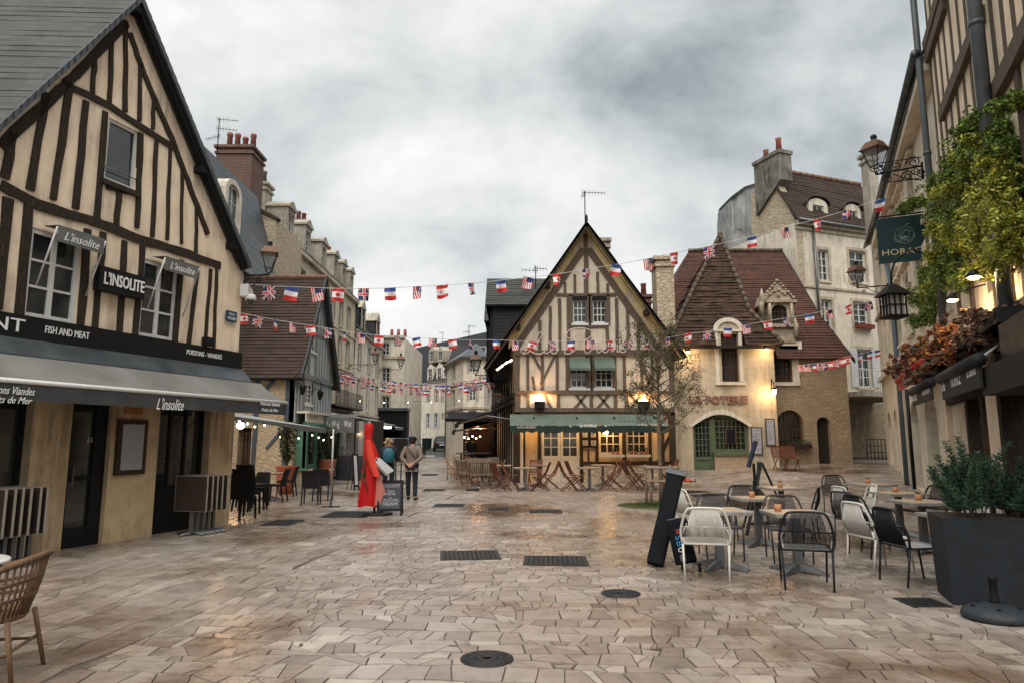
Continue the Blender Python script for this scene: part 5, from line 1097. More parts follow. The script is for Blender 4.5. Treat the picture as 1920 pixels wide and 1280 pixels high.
mb = MB(); mb.wall(FKs, [(gL, 0), (FKs.L, 0), (FKs.L, ke), (si+.2, ri), (si-.5, ri), (gL, FKs.p(1417, 370)[1])], [], .2, .4); mb.build('gable_wall', M_RUB, T9)
A_ = FKs.W(si-.2, ri+.12, .1); B_ = A_+FK.e*6.5
mb = MB(); mb.courses(FK.W(-.15, ke+.1, .3), FK.W(LK+1, ke+.1, .3), B_, A_, .15, .03, .8, .012); rf = mb.build('roof', M_TILEB, T9)
mb = MB()
for i in range(16): mb.tube([A_.lerp(B_, i/16)+ZV*.02, A_.lerp(B_, (i+1.05)/16)+ZV*.06], [.13, .11], 7)
mb.build('ridge_tiles', MATS['ridge_tile'], rf)
for u0, u1 in ((1524, 1552), (1592, 1614)):
    a, b = FK.p(u0, 400)[0], FK.p(u1, 400)[0]; z0, z1 = ke+.05, kz(378); pts = [(a-.12, z0), (b+.12, z0), (b+.12, z1-.35)]+[((a+b)/2+(b-a+.24)/2*math.cos(math.pi*i/8), z1-.35+.35*math.sin(math.pi*i/8)) for i in range(9)]+[(a-.12, z1-.35)]
    mb = MB(); mb.wall(FK, pts, [hole((a+.12, b-.12, z0+.15, z1-.35))], .15, 1.8, d=-.1); o = mb.build('dormer', M_STONE2, rf); window(FK, o, (a+.12, b-.12, z0+.15, z1-.35), 2, 2, d=-.2, z_sill=False)
    mb = MB(); tp_ = [((a+b)/2+(b-a+.5)/2*math.cos(math.pi*i/8), z1-.3+.38*math.sin(math.pi*i/8)) for i in range(9)]
    for p0, p1 in zip(tp_, tp_[1:]): mb.face([FK.W(*p0, 0), FK.W(*p1, 0), FK.W(*p1, -2), FK.W(*p0, -2)])
    mb.build('dormer_roof', M_TILEB, o)
a, b = FKs.W(si-1.2, 0, 0), FKs.W(si+1.0, 0, 0); FH = FKs
mb = MB(); c0, c1_ = FKs.p(1419, 340)[0], FKs.p(1468, 340)[0]; zt = FKs.p(1445, 298)[1]
mb.hexa([FKs.W(c0, ri-2.2, .15), FKs.W(c1_, ri-.9, .15), FKs.W(c1_, ri-.9, -.6), FKs.W(c0, ri-2.2, -.6)], [FKs.W(c0, zt, .15), FKs.W(c1_, zt, .15), FKs.W(c1_, zt, -.6), FKs.W(c0, zt, -.6)]); mb.fbox(FKs, c0-.06, c1_+.06, zt, zt+.18, -.66, .22); o = mb.build('chimney', M_CEM, T9)
for f, hh in ((.3, .5), (.8, .75)):
    p_ = FKs.W(c0+(c1_-c0)*f, zt+.18, -.2); mb = MB(); mb.lathe(tuple(p_), [(.16, 0), (.13, hh*.8), (.16, hh), (.1, hh)], 8); mb.build('chimney_pot', M_POT, o)
mb = MB(); gu = FK.p(1527, 500)[0]; mb.tube([FK.W(gu, ke, .1), FK.W(gu, kz(650), .1)], .06); mb.tube([FK.W(-.1, ke+.06, .34), FK.W(LK+.5, ke+.06, .34)], .07); mb.build('downpipe', M_GMET, T9)
bz = kz(733); b0, b1 = FK.p(1591, 730)[0], LK+.8
mb = MB(); mb.fbox(FK, b0-.0, b1, bz-.25, bz-.02, -.05, .75); mb.build('balcony_slab', M_STONE3, T9)
mb = MB()
for i in range(20): x = b0+.02+(b1-b0)*i/19; mb.tube([FK.W(x, bz-.02, .7), FK.W(x, bz+.95, .7)], .012, 4)
mb.tube([FK.W(b0, bz+.95, .7), FK.W(b1, bz+.95, .7)], .02, 5).tube([FK.W(b0, bz+.08, .7), FK.W(b1, bz+.08, .7)], .015, 5); mb.build('balcony_rail', M_WHITE, T9)
mb = MB(); r = kw[3]; mb.fbox(FK, r[0]-.05, r[1]+.05, r[2]+.0, r[2]+.2, .08, .3); o = mb.build('flower_box', mat('red_box', (.20, .04, .03)), T9)
# dark passage under the balcony
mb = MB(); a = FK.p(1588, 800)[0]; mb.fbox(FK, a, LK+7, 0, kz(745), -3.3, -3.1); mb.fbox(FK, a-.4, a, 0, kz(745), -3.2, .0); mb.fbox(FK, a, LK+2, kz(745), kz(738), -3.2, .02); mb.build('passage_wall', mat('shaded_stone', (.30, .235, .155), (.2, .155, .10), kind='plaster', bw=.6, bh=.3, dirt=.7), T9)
mb = MB(); gp = [G(1627, 862), G(1662, 862)]
for i in range(6): p = gp[0].lerp(gp[1], i/5); mb.tube([p, p+ZV*.95], .02, 5)
for z in (.35, .65, .95): mb.tube([gp[0]+ZV*z, gp[1]+ZV*z], .018, 5)
tag(mb.build('metal_railing', M_DMET, base=gp[0]), 'low dark metal railing across the passage under the balcony', 'railing')
# grey angled tower behind
p = [Y(1352, 500, 38), Y(1376, 500, 36.5), Y(1402, 500, 36.5), Y(1425, 500, 38)]; zt = [Y(1352, 393, 38).z, Y(1380, 370, 36.5).z, Y(1402, 352, 36.5).z, Y(1425, 345, 38).z]
mb = MB()
for i in range(3): mb.face([(p[i].x, p[i].y, 0), (p[i+1].x, p[i+1].y, 0), (p[i+1].x, p[i+1].y, zt[i+1]), (p[i].x, p[i].y, zt[i])])
mb.face([(p[0].x, p[0].y, 0), (p[0].x, p[0].y, zt[0]), (p[0].x+.8, 41, zt[0]), (p[0].x+.8, 41, 0)])
TW = thing('grey_stair_tower', 'canted grey rendered stair tower rising behind the red tiled roof', 'tower', tuple(p[0])[:2]+(0,)); mb.build('wall', mat('grey_render', (.38, .39, .385), (.27, .28, .275), kind='plaster', bw=1, dirt=.7), TW)
mb = MB()
for i in range(3): mb.face([(p[i].x, p[i].y-.15, zt[i]), (p[i+1].x, p[i+1].y-.15, zt[i+1]), (p[i+1].x+.3, 40, zt[i+1]+.12), (p[i].x+1.0, 40, zt[i]+.12)])
mb.mesh([(p[i].x, p[i].y-.15, zt[i]+d) for i in range(4) for d in (0, -.14)], [[0, 1, 3, 2], [2, 3, 5, 4], [4, 5, 7, 6]]); mb.build('roof', M_SLATED, TW)
Fp = Fac((p[1].x, p[1].y), (p[2].x, p[2].y))
for v0, v1 in ((392, 430), (460, 485)): mb = MB(); r = Fp.rect(1378, v0, 1391, v1); mb.fbox(Fp, *r, .0, .03); mb.build('window', mat('frosted_pane', (.26, .28, .29), rough=.3), TW)
# ------------------------------------------------------------------ right-hand row
RB = (14.3, 26.0); FX = Fac(RB, (RB[0]-.445, RB[1]-1)); xs_ = lambda u, v=600: FX.p(u, v)[0]
H5 = thing('cream_stone_row', 'cream limestone house with arched openings receding along the right side', 'building', (RB[0], RB[1], 0))
S1 = 15.1; e5 = 9.0
h5 = []; a5 = []
for k, u in enumerate((1672, 1695)):
    pass
up = [(0.6+k*2.35, 0.6+k*2.35+1.1) for k in range(5)]
ups = [(a, b, 4.55, 6.25) for a, b in up]; ups2 = [(a, b, 6.9, 8.35) for a, b in up]
lo = [(-.9, .4), (1.35, 2.6), (3.6, 5.0), (6.4, 8.1), (9.3, 11.3)]
ao = [arch_pts(a, b, .3, 2.15, 2.75) for a, b in lo]
aup = [arch_pts(a, b, z0, z1-.3, z1) for a, b, z0, z1 in ups]
mb = MB(); mb.wall(FX, [(-2.2, 0), (S1, 0), (S1, e5), (1.5, e5), (-2.2, 10.2)], aup+[hole(r) for r in ups2]+ao, .45, .5); mb.face([FX.W(-2.2, 0, 0), FX.W(-2.2, 10.2, 0), FX.W(-2.2, 10.2, -6), FX.W(-2.2, 0, -6)]); mb.build('wall', M_STONER, H5)
mb = MB(); mb.fbox(FX, -2.25, S1, 4.0, 4.16, -.05, .14); mb.fbox(FX, -2.25, S1, 6.5, 6.6, -.05, .09); mb.fbox(FX, 1.5, S1, e5-.3, e5, -.05, .28)
for a, b, z0, z1 in ups+ups2: mb.fbox(FX, a-.16, b+.16, z0-.1, z0, -.1, .09); mb.fbox(FX, a-.22, b+.22, z1+.16, z1+.26, 0, .14); mb.fbox(FX, a-.16, a-.02, z0, z1, -.02, .045); mb.fbox(FX, b+.02, b+.16, z0, z1, -.02, .045)
mb.build('trim', M_STONER, H5)
for r in ups+ups2: window(FX, H5, r, 2, 4, d=-.35, z_sill=False)
for k, (a, b) in enumerate(lo): 
    mb = MB(); mb.fbox(FX, a-.05, b+.05, 0, 2.8, -.5, -.42); mb.build('shutter_door', M_STONE3 if k < 3 else M_OAKG, H5)
mb = MB(); z0 = e5
mb.courses(FX.W(-2.2, 9.7, .3), FX.W(S1, e5, .3), FX.W(S1, e5+4.5, -3.2), FX.W(0, e5+3.0, -3.2), .17, .02); rf = mb.build('roof', M_SLATE, H5)
mb = MB(); mb.tube([FX.W(3.8, e5+.04, .36), FX.W(S1+.1, e5+.04, .36)], .085, 8); mb.build('gutter', M_ZINC, rf)
mb = MB(); mb.fbox(FX, 3.5, S1, e5-.14, e5-.02, -.1, .29); mb.build('soffit', M_OAKG, rf)
mb = MB(); su = xs_(1684, 600); mb.tube([FX.W(su-1.2, e5-1.4, .12), FX.W(su, e5-2.3, .12), FX.W(su, .3, .12)], .07, 7); mb.build('downpipe', mat('blue_grey_pipe', (.11, .15, .19), rough=.5, metal=.3), H5)
mb = MB(); su = xs_(1712, 800)+.3; mb.tube([FX.W(su, 3.1, .12), FX.W(su, .3, .12)], .05, 7); mb.build('drainpipe', M_DMET, H5)
c5 = Y(1630, 320, 27); mb = MB(); chimney(H5, (c5.x, 27.0), .36, .6, 9.6, Y(1628, 285, 26.5).z, M_STONE3, 0)
mb = MB(); q = FX.W(-1.0, 9.6, .3)  # mossy gable of the house behind
mb.courses(FX.W(1.4, 9.0, .35), FX.W(6.6, 9.0, .35), FX.W(6.6, 11.2, -1.6), FX.W(1.4, 11.2, -1.6), .16, .03); mb.build('mossy_roof', mat('mossy_slate', (.075, .085, .035), (.035, .035, .03), kind='tile', bw=.2, bh=.14, scale=3, dirt=.8), H5)
# timbered ivy-clad restaurant on the right
S1 = 15.1
H6 = thing('ivy_timbered_house', 'tall half-timbered house smothered in green creeper at the right edge', 'building', tuple(FX.W(S1, 0, 0)))
S2 = 22.0; w6 = [FX.rect(1865, 470, 1893, 560, .12), (FX.p(1772, 600)[0], FX.p(1796, 600)[0], 3.6, 4.6)]
w6[0] = (xs_(1868, 520), xs_(1894, 520), 3.75, 4.75)
mb = MB(); mb.wall(FX, [(12.0, 2.9), (S2, 2.9), (S2, 13.6), (S1, 13.6), (S1, 6.0), (12.0, 6.0)], [hole(w6[0])], .2, .4, d=.12); mb.build('wall', M_PLAS, H6)
tb = MB(); d0 = .1; s = S1+.1
while s < S2-.2:
    tb.beam(FX, (s, 6.05), (s+R.uniform(-.08, .08), 13.4), R.uniform(.1, .15), d0, d0+.035, 0, .02, 8); s += R.uniform(.42, .56)
for z in (3.2, 6.05, 9.15): tb.beam(FX, (S1, z), (S2, z), .24, d0, d0+.12, 0, .015, 8)
for p0, p1 in (((1793, 0), (1758, 105)), ((1868, 20), (1785, 215))): tb.beam(FX, FX.p(*p0), FX.p(*p1), .22, d0, d0+.11, 0, .01, 5)
for s in (13.1, 14.3, 15.8, 16.9, 18.4, 19.2, 20.4): tb.beam(FX, (s, 3.2), (s, 6.0), .16, d0, d0+.06)
tb.build('timber_frame', M_OAKG, H6)
window(FX, H6, w6[0], 2, 3, d=0, sillm=M_WHITE)
for s, r_ in ((xs_(1893, 130), .085), (S1+.02, .06)):
    mb = MB(); mb.tube([FX.W(s, 13.4, .3), FX.W(s, 3.2, .3)], r_, 8)
    for z in (5, 7, 9, 11): mb.tube([FX.W(s, z, .3), FX.W(s, z+.06, .3)], r_+.015, 8)
    mb.build('downpipe', mat('lead_pipe', (.12, .135, .145), (.08, .09, .10), rough=.5, metal=.3), H6)
for a, b in ((12.9, 13.25), (xs_(1878, 850)-.2, xs_(1908, 850)-.2)): mb = MB(); mb.fbox(FX, a, b, 0, 2.9, -.5, .1); mb.build('pier', M_PLAS, H6)
for s in (15.2, 16.4, 17.6, 20.6): mb = MB(); mb.fbox(FX, s, s+.22, 0, 2.6, -.3, .1); mb.build('shop_post', M_OAK, H6)
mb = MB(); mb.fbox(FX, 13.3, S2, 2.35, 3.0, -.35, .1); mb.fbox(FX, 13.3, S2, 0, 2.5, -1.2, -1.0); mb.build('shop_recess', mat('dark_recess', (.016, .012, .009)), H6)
window(FX, H6, (13.5, 15.1, .6, 2.3), 3, 2, d=-.35, fm=M_BLK, name='shop_window', z_sill=False)
a, b = xs_(1856, 840), xs_(1872, 840); mb = MB(); mb.fbox(FX, a, b, FX.p(1864, 862)[1], FX.p(1864, 812)[1], -.2, -.16); mb.build('lit_niche', M_GLOW, H6)
# ------------------------------------------------------------------ right side: awnings, signs, creeper
def ppx(F, d, u, v): a = F.p(u, v, d); return a
def box_awning(F, s0, s1, zt, zb, d, m, name, label, words, wm=M_SIGNW, box=None):
    t = thing(name, label, 'awning', tuple(F.W(s0, 0, 0))); mb = MB(); mb.fbox(F, s0, s1, zb, zt-.12, d-.03, d); mb.face([F.W(s0, zt-.1, d), F.W(s1, zt-.1, d), F.W(s1, zt+.5, .1), F.W(s0, zt+.5, .1)]); mb.build('canvas', m, t)
    mb = MB(); mb.tube([F.W(s0-.03, zt-.06, d), F.W(s1+.03, zt-.06, d)], .085, 8); mb.build('front_bar', box or m, t)
    mb = MB()
    for (w_, a, b, z0, z1) in words: textmb(mb, w_, F, s1-(s1-s0)*a, s1-(s1-s0)*b, z0, z1, d+.004, .003)
    mb.build('lettering', wm, t)
    mb = MB()
    for s in (s0+.25, s1-.25): mb.tube([F.W(s, zt-.05, d-.03), F.W(s, zt+.2, d*.5), F.W(s, zt+.3, .1)], .02)
    mb.build('arm', M_WHITE, t); return t
M_BLA = mat('black_canvas', (.016, .018, .02), (.011, .012, .014), rough=.7, bump=.05)
FXr = FX
# text must read from the square: mirrored frame
class Mir:
    def __init__(s, F): s.F = F
    def W(s, a, z, d=0): return s.F.W(a, z, d)
d1 = .75
a = FX.p(1766, 735, d1)[0]; b = FX.p(1837, 705, d1)[0]; zt = FX.p(1800, 697, d1)[1]; zbb = FX.p(1800, 738, d1)[1]
box_awning(FX, a, b, zt+.1, zbb, d1, M_BLA, 'black_awning', 'black folding awning lettered HORACE with white words, nearest of the terrace awnings on the right', [('Le Bar', 1.0-.02, .86, zbb+.12, zbb+.25), ('HORACE', .68, .42, zbb+.12, zbb+.36), ('Le Bistrot', .26, .06, zbb+.16, zbb+.38)])
a = FX.p(1711, 745, d1)[0]; b = FX.p(1746, 730, d1)[0]; zt = FX.p(1728, 727, d1)[1]; zbb = FX.p(1728, 755, d1)[1]
box_awning(FX, a, b, zt+.08, zbb, d1, M_BLA, 'black_awning', 'smaller black awning lettered HORACE between the red awning and the larger black awning', [('HORACE', .97, .72, zbb+.08, zbb+.28), ('RESTAURANT', .42, .05, zbb+.12, zbb+.26)])
d2 = .45; a = FX.p(1684, 720, d2)[0]; b = FX.p(1728, 700, d2)[0]; zt = FX.p(1700, 703, d2)[1]; zbb = FX.p(1700, 724, d2)[1]
t = box_awning(FX, a, b, zt+.08, zbb, d2, M_RED, 'red_awning', 'red folding awning with small pale lettering on the cream stone wall', [('IT TRIO', .62, .46, zbb+.1, zbb+.27)], mat('pale_lettering', (.6, .45, .35), rough=.6))
# large fascia over the recessed shopfront
t = thing('dark_canopy', 'broad black canopy box with planters on top along the ivy-clad restaurant', 'canopy', tuple(FX.W(16, 0, 0)))
fa = FX.p(1838, 690, .7)[0]; fz = FX.p(1880, 672, .7)[1]; mb = MB(); mb.fbox(FX, fa, 23, fz-.32, fz, .1, .7); mb.build('fascia', M_BLK, t)
fb = FX.p(1872, 620, .6)[0]; mb = MB(); mb.fbox(FX, fb, 22, fz+.02, fz+.42, .2, .6); mb.build('planter_trough', M_DMET, t)
mb = MB(); mb.fbox(FX, 10.5, fb-.2, 2.98, 3.15, .12, .55); mb.build('planter_trough', M_DMET, t)
# rust-red shrubs in the troughs
def spray(name, F, spots, m, label, cat, n=260, size=.05, dd=.5, group=None, parent=None, flat=.35, hang=0):
    mb = MB(); st = MB()
    for (u, v, r) in spots:
        s, z = F.p(u, v, dd); P = F.W(s, z, dd); rr = r/FPX*P.y
        for k in range(max(3, int(n/34))):
            c = P+F.e*(R.gauss(0, .6)*rr)+ZV*(R.gauss(0, .45)*rr)+F.n*(R.gauss(0, .45)*flat)
            if hang and R.random() < .6:      # trailing strands
                L = rr*R.uniform(.7, 1.9)*hang; q = [c+ZV*(L*.5), c+F.n*.04, c-ZV*(L*.5)+F.n*R.uniform(-.05, .08)+F.e*R.uniform(-.1, .1)]; st.tube(q, .004, 3)
                for f in range(9): t = f/8; p = q[0].lerp(q[1], t*2) if t < .5 else q[1].lerp(q[2], t*2-1); mb.leaves(p, 4, (.05, .05, .04), size*(1.15-t*.45))
            else: mb.leaves(c, 34, (rr*.3, rr*.3, rr*.3), size); st.tube([P+F.n*(-.2), P.lerp(c, .6), c], .006, 4)
    o = mb.build(name, m, None, base=F.W(*F.p(spots[0][0], spots[0][1], dd), dd)); st.build('stem', M_BARK, o)
    return tag(o, label, cat, group)
spray('rust_shrub', FX, [(1694, 690, 16), (1704, 668, 16), (1716, 690, 20), (1730, 700, 14), (1722, 655, 14)], M_LEAFR, 'dusky russet shrub spilling over the smaller black awning', 'shrub', 700, .035, .45)
spray('rust_shrub', FX, [(1750, 660, 22), (1765, 640, 22), (1782, 625, 22), (1775, 665, 20), (1800, 655, 18), (1750, 690, 10)], mat('leaf_orange', (.22, .07, .035), (.09, .03, .02), leafy=True, c3=(.40, .20, .06), rough=.6), 'orange and red leafy shrub above the larger HORACE awning', 'shrub', 700, .04, .5)
spray('rust_shrub', FX, [(1820, 625, 22), (1845, 605, 22), (1862, 585, 20), (1830, 590, 16), (1845, 640, 16)], mat('leaf_dull_red', (.15, .075, .055), (.08, .045, .035), leafy=True, c3=(.24, .15, .09), rough=.6), 'faded pink-brown shrub beside the dark planter trough', 'shrub', 520, .035, .55)
# creeper curtain
def creeper(name, spots, m, label, n, size, dd=.22, flat=.22):
    return spray(name, FX, spots, m, label, 'creeper', n, size, dd, None, None, flat, 1)
creeper('green_creeper', [(1752, 380, 18), (1790, 320, 26), (1822, 265, 30), (1860, 215, 22), (1902, 190, 14), (1815, 330, 34), (1850, 300, 36), (1895, 290, 26), (1775, 400, 28), (1810, 400, 36), (1775, 450, 32), (1740, 520, 24), (1770, 510, 30), (1722, 560, 14), (1760, 560, 22), (1790, 470, 30), (1808, 520, 22), (1900, 350, 26), (1718, 380, 9), (1700, 392, 8), (1725, 600, 10), (1745, 590, 14), (1880, 250, 20), (1835, 235, 14), (1760, 345, 12)], M_LEAF, 'thick mid green creeper hanging down the timbered front around the hanging sign', 2300, .030)
creeper('yellow_creeper', [(1850, 370, 34), (1885, 400, 34), (1845, 440, 34), (1900, 460, 26), (1870, 490, 24), (1820, 460, 22), (1880, 340, 24), (1792, 440, 16), (1840, 510, 14), (1760, 480, 14), (1905, 420, 20), (1745, 545, 12), (1800, 350, 12), (1845, 262, 10), (1780, 360, 14), (1815, 300, 12), (1870, 300, 16), (1830, 400, 20), (1765, 430, 12)], M_LEAFY, 'yellow-green creeper cascading beside the small upper window', 2100, .028, .34)
# hanging sign
s = 12.0; FHS = Loc(tuple(FX.W(s, 0, 0)), tuple(-FX.n), tuple(FX.e))
zt = Y(1675, 412, FX.W(s, 0, .95).y).z; zbm = Y(1678, 495, FX.W(s, 0, .95).y).z
t = thing('hanging_sign', 'square dark teal hanging sign lettered HORACE in gold with a round emblem', 'sign', tuple(FX.W(s, zbm, .95)))
mb = MB(); mb.fbox(FHS, -.98, .12, zbm, zt, -.03, .03); mb.build('board', M_TEAL, t)
mb = MB(); textmb(mb, 'HORACE', FHS, -.90, .02, zbm+.17, zbm+.31, .031, .004); mb.build('lettering', M_SIGNG, t)
mb = MB(); c = Vector((-.42, 0)); zc = zbm+.62
ring = lambda cx, cz, r, n=20, tt=.006: mb.tube([FHS.W(cx+r*math.cos(6.2832*i/n), cz+r*math.sin(6.2832*i/n), .034) for i in range(n+1)], tt, 4)
ring(-.42, zc, .2); ring(-.42, zc+.03, .1); ring(-.56, zc-.08, .07); ring(-.36, zc-.02, .12)
for k in range(7): a_ = 3.6+k*.35; mb.tube([FHS.W(-.42, zc-.03, .034), FHS.W(-.42+.19*math.cos(a_), zc+.19*math.sin(a_), .034)], .004, 4)
mb.tube([FHS.W(-.40, zc+.2, .034), FHS.W(-.36, zc+.26, .034), FHS.W(-.3, zc+.25, .034)], .006, 4); mb.build('emblem', mat('emblem_green', (.25, .33, .27), rough=.5), t)
mb = MB(); mb.tube([FX.W(s, zt+.05, 0), FX.W(s, zt+.05, 1.0)], .02)
mb.build('sign_bracket', M_DMET, t)
# wrought iron scrolls and big lantern above
wp = FX.W(13.0, 7.55, .1); tpx = FX.W(13.0, 7.5, 1.15)
mb = MB(); e_ = FX.n; c = FX.W(13.0, 7.5, .5)
for k, (dx_, dz_, r, sg) in enumerate(((-.25, .16, .14, 1), (.1, .14, .12, -1), (.3, -.12, .11, 1), (-.1, -.14, .13, -1), (-.38, -.1, .1, 1), (.38, .12, .09, -1))): scroll(mb, c+e_*dx_+ZV*dz_, e_, ZV, r, 1.6, k, .014, sg)
mb.tube([FX.W(13, 7.75, .1), FX.W(13, 7.75, .95)], .012, 5).tube([FX.W(13, 7.28, .1), FX.W(13, 7.28, .8)], .012, 5)
tag(mb.build('wrought_iron_scrollwork', M_DMET, base=c), 'black wrought iron scrollwork jutting from the timbered house above the hanging sign', 'ironwork')
lantern(wp, FX.W(13.0, 7.5, .98), 'large copper-topped lantern high on the wrought iron arm at the right', .5, 1.0)
lantern(FX.W(4.1, 6.75, .1), FX.W(4.1, 6.75, 1.0), 'copper-topped lantern on a long bracket in front of the tall cream house windows', .2, 1.0)
# square metal lantern hung from a curl
t = thing('square_lantern', 'dark pagoda-topped metal lantern hanging from a curled arm in the creeper', 'lantern', tuple(FX.W(13.9, 4.15, .95)))
P = FX.W(13.9, 4.15, .95); mb = MB(); mb.box(P.x-.2, P.x+.2, P.y-.2, P.y+.2, P.z-.05, P.z)
for i in range(4):
    for j in range(4):
        if i in (0, 3) or j in (0, 3): x, y = P.x-.17+.34*i/3, P.y-.17+.34*j/3; mb.box(x-.012, x+.012, y-.012, y+.012, P.z, P.z+.42)
mb.box(P.x-.18, P.x+.18, P.y-.18, P.y+.18, P.z+.2, P.z+.22); mb.build('cage', M_BLK, t)
mb = MB(); sq = lambda r, z: [Vector((P.x+a*r, P.y+b*r, P.z+z)) for a, b in ((-1, -1), (1, -1), (1, 1), (-1, 1))]
mb.hexa(sq(.26, .42), sq(.07, .64)); mb.build('hood', M_BLK, t); mb = MB(); mb.hexa(sq(.145, .01), sq(.145, .41)); mb.build('pane', mat('milk_glass', (.42, .43, .43), rough=.4, bump=0), t)
mb = MB(); mb.tube([P+ZV*.63, P+ZV*.85, P+ZV*1.15-FX.n*.1, P+ZV*1.35-FX.n*.4, P+ZV*1.2-FX.n*.7, P+ZV*1.0-FX.n*.95], .022, 6); mb.build('arm', M_DMET, t)
# little lamps under the creeper
for (u, v, d) in ((1826, 519, .55), (1786, 562, .55)):
    s, z = FX.p(u, v, d); P = FX.W(s, z, d); t = thing('wall_spotlight', 'small lit lamp shining under the creeper beside the upper window' if u > 1800 else 'small lit lamp lower down in the creeper above the russet shrub', 'lamp', tuple(P))
    mb = MB(); mb.lathe(tuple(P), [(.03, .09), (.06, .06), (.11, 0)], 10); mb.tube([P+ZV*.08, FX.W(s, z+.2, .1)], .012); mb.build('lamp_shade', M_DMET, t)
    mb = MB(); mb.ball(tuple(P-ZV*.01), .06, 8, sc=(1.3, 1.3, .5)); mb.build('bulb', M_BULBW, t)
    l = bpy.data.lights.new('lamp_light', 'POINT'); l.energy = 9; l.color = (1, .7, .4); l.shadow_soft_size = .05; o = bpy.data.objects.new('lamp_light', l); COL.objects.link(o); o.parent = t; o.location = (0, 0, -.15)
def plight(P, e, par=None, col=(1, .58, .26), r=.06):
    l = bpy.data.lights.new('lamp_light', 'POINT'); l.energy = e; l.color = col; l.shadow_soft_size = r; o = bpy.data.objects.new('lamp_light', l); COL.objects.link(o)
    if par is not None: o.parent = par; o.location = Vector(P)-Vector(par.location)
    else: o.location = P
    return o
# ------------------------------------------------------------------ lit lamps on the two auberges
for i, (u, lb) in enumerate(((1012, 'black box uplighter glowing on the brasserie wall below the neon script, left one'), (1207, 'black box uplighter glowing on the brasserie wall behind the tree'))):
    s, z = FP.p(u, 758, .2); P = FP.W(s, z, .2); t = thing('wall_uplighter', lb, 'lamp', tuple(P), group=None)
    mb = MB(); mb.fbox(FP, s-.19, s+.19, z-.12, z+.14, .02, .3); mb.build('housing', M_BLK, t); mb = MB(); mb.fbox(FP, s-.16, s+.16, z+.14, z+.155, .05, .27); mb.build('lens', M_BULB, t)
    mb = MB(); mb.fbox(FP, s-.19, s+.19, z+.155, z+.33, .27, .29); mb.build('glare_shield', mat('amber_glass', (.5, .25, .08), rough=.2, bump=0, tr=.5, emit=(1, .5, .2, .6)), t)
    plight(FP.W(s, z+.27, .16), 19, t, (1, .52, .22)); 
s0, s1 = .3, LP-.2
for k, s in enumerate((.7, 2.3, 3.7, 5.2)):
    P = FP.W(s, 2.42, .35); t = thing('awning_lamp', ['first', 'second', 'third', 'fourth'][k]+' small warm lamp from the left under the green awning of the brasserie', 'lamp', tuple(P)); mb = MB(); mb.lathe(tuple(P), [(.02, .1), (.05, .06), (.06, 0)], 8); mb.build('lamp_shade', M_DMET, t); mb = MB(); mb.ball(tuple(P-ZV*.02), .045, 8); mb.build('bulb', M_BULB, t); plight(P-ZV*.12, 13, t)
P = FP.W(FP.p(1138, 808)[0], FP.p(1138, 808)[1], GD+.12); t = thing('star_lantern', 'glowing star lantern hanging in the left brasserie window', 'lantern', tuple(P)); mb = MB()
for k in range(10):
    a = k*.628; q = Vector((math.cos(a), 0, math.sin(a))); mb.tube([P, P+q*(.1 if k % 2 else .16)], [.03, .004], 5)
mb.build('shade', M_BULB, t); plight(P+Vector((0, -.1, 0)), 3, t)
for k, (u, v, yy) in enumerate(((934, 691, 25.9), (941, 686, 25.9), (949, 680, 25.9), (957, 676, 25.9))):
    P = Y(u, v, yy); mb = MB(); mb.tube([P-Vector((.06, 0, .04)), P+Vector((.06, 0, .04))], .03, 6); tag(mb.build('eaves_light', M_BULBW, base=P), 'small strip light tucked under the left eaves of the brasserie', 'lamp', 'strip lights under the brasserie eaves')
# auberge lamps
P = FQ.W(qs(1446, 728), qz(733), .3); t = thing('wall_lantern', 'lit carriage lantern on a curled bracket at the corner of the stone auberge', 'lantern', tuple(P))
mb = MB(); mb.tube([P+ZV*.1, P+ZV*.3, P+ZV*.45-Vector((.05, -.1, 0)), P+ZV*.3+Vector((0, .25, 0)), P+ZV*.0+Vector((0, .3, 0))], .018, 6); mb.lathe(tuple(P), [(.03, .16), (.11, .07), (.1, .05)], 6); mb.build('bracket', M_DMET, t); mb = MB(); mb.lathe(tuple(P), [(.085, .06), (.06, -.12), (.02, -.14)], 6); mb.build('pane', M_BULBW, t); plight(P+Vector((-.12, -.1, -.1)), 13, t)
for u, v, e, lb in ((1286, 655, 12, 'small floodlight under the eaves above the pottery letters on the left'), (1432, 650, 8, 'small floodlight under the right eaves of the pyramid roof')):
    P = FQ.W(qs(u, v), qz(v)-.12, .28); t = thing('eaves_floodlight', lb, 'lamp', tuple(P)); mb = MB(); mb.box(P.x-.08, P.x+.08, P.y-.05, P.y+.05, P.z, P.z+.1); mb.build('housing', M_DMET, t); mb = MB(); mb.box(P.x-.06, P.x+.06, P.y-.04, P.y+.04, P.z-.012, P.z-.002); mb.build('lens', M_BULBW, t); plight(P-ZV*.1-Vector((0, .1, 0)), e, t, (1, .66, .34))
# gilded lantern at the corner of the cream restaurant / grey house yard
P = Y(451, 797, 20); t = thing('wall_lantern', 'bright round lantern glowing in the yard beside the grey timbered house', 'lantern', tuple(P)); mb = MB(); mb.lathe(tuple(P), [(.03, .2), (.15, .1), (.14, .08)], 8); mb.tube([P+ZV*.1, P+ZV*.2+Vector((-.3, 0, 0)), P+Vector((-.45, 0, -.3))], .02); mb.build('bracket', M_DMET, t); mb = MB(); mb.ball(tuple(P), .12, 10, sc=(1, 1, .85)); mb.build('bulb', M_BULBW, t); plight(P+Vector((.1, -.25, -.1)), 26, t, (1, .62, .32))
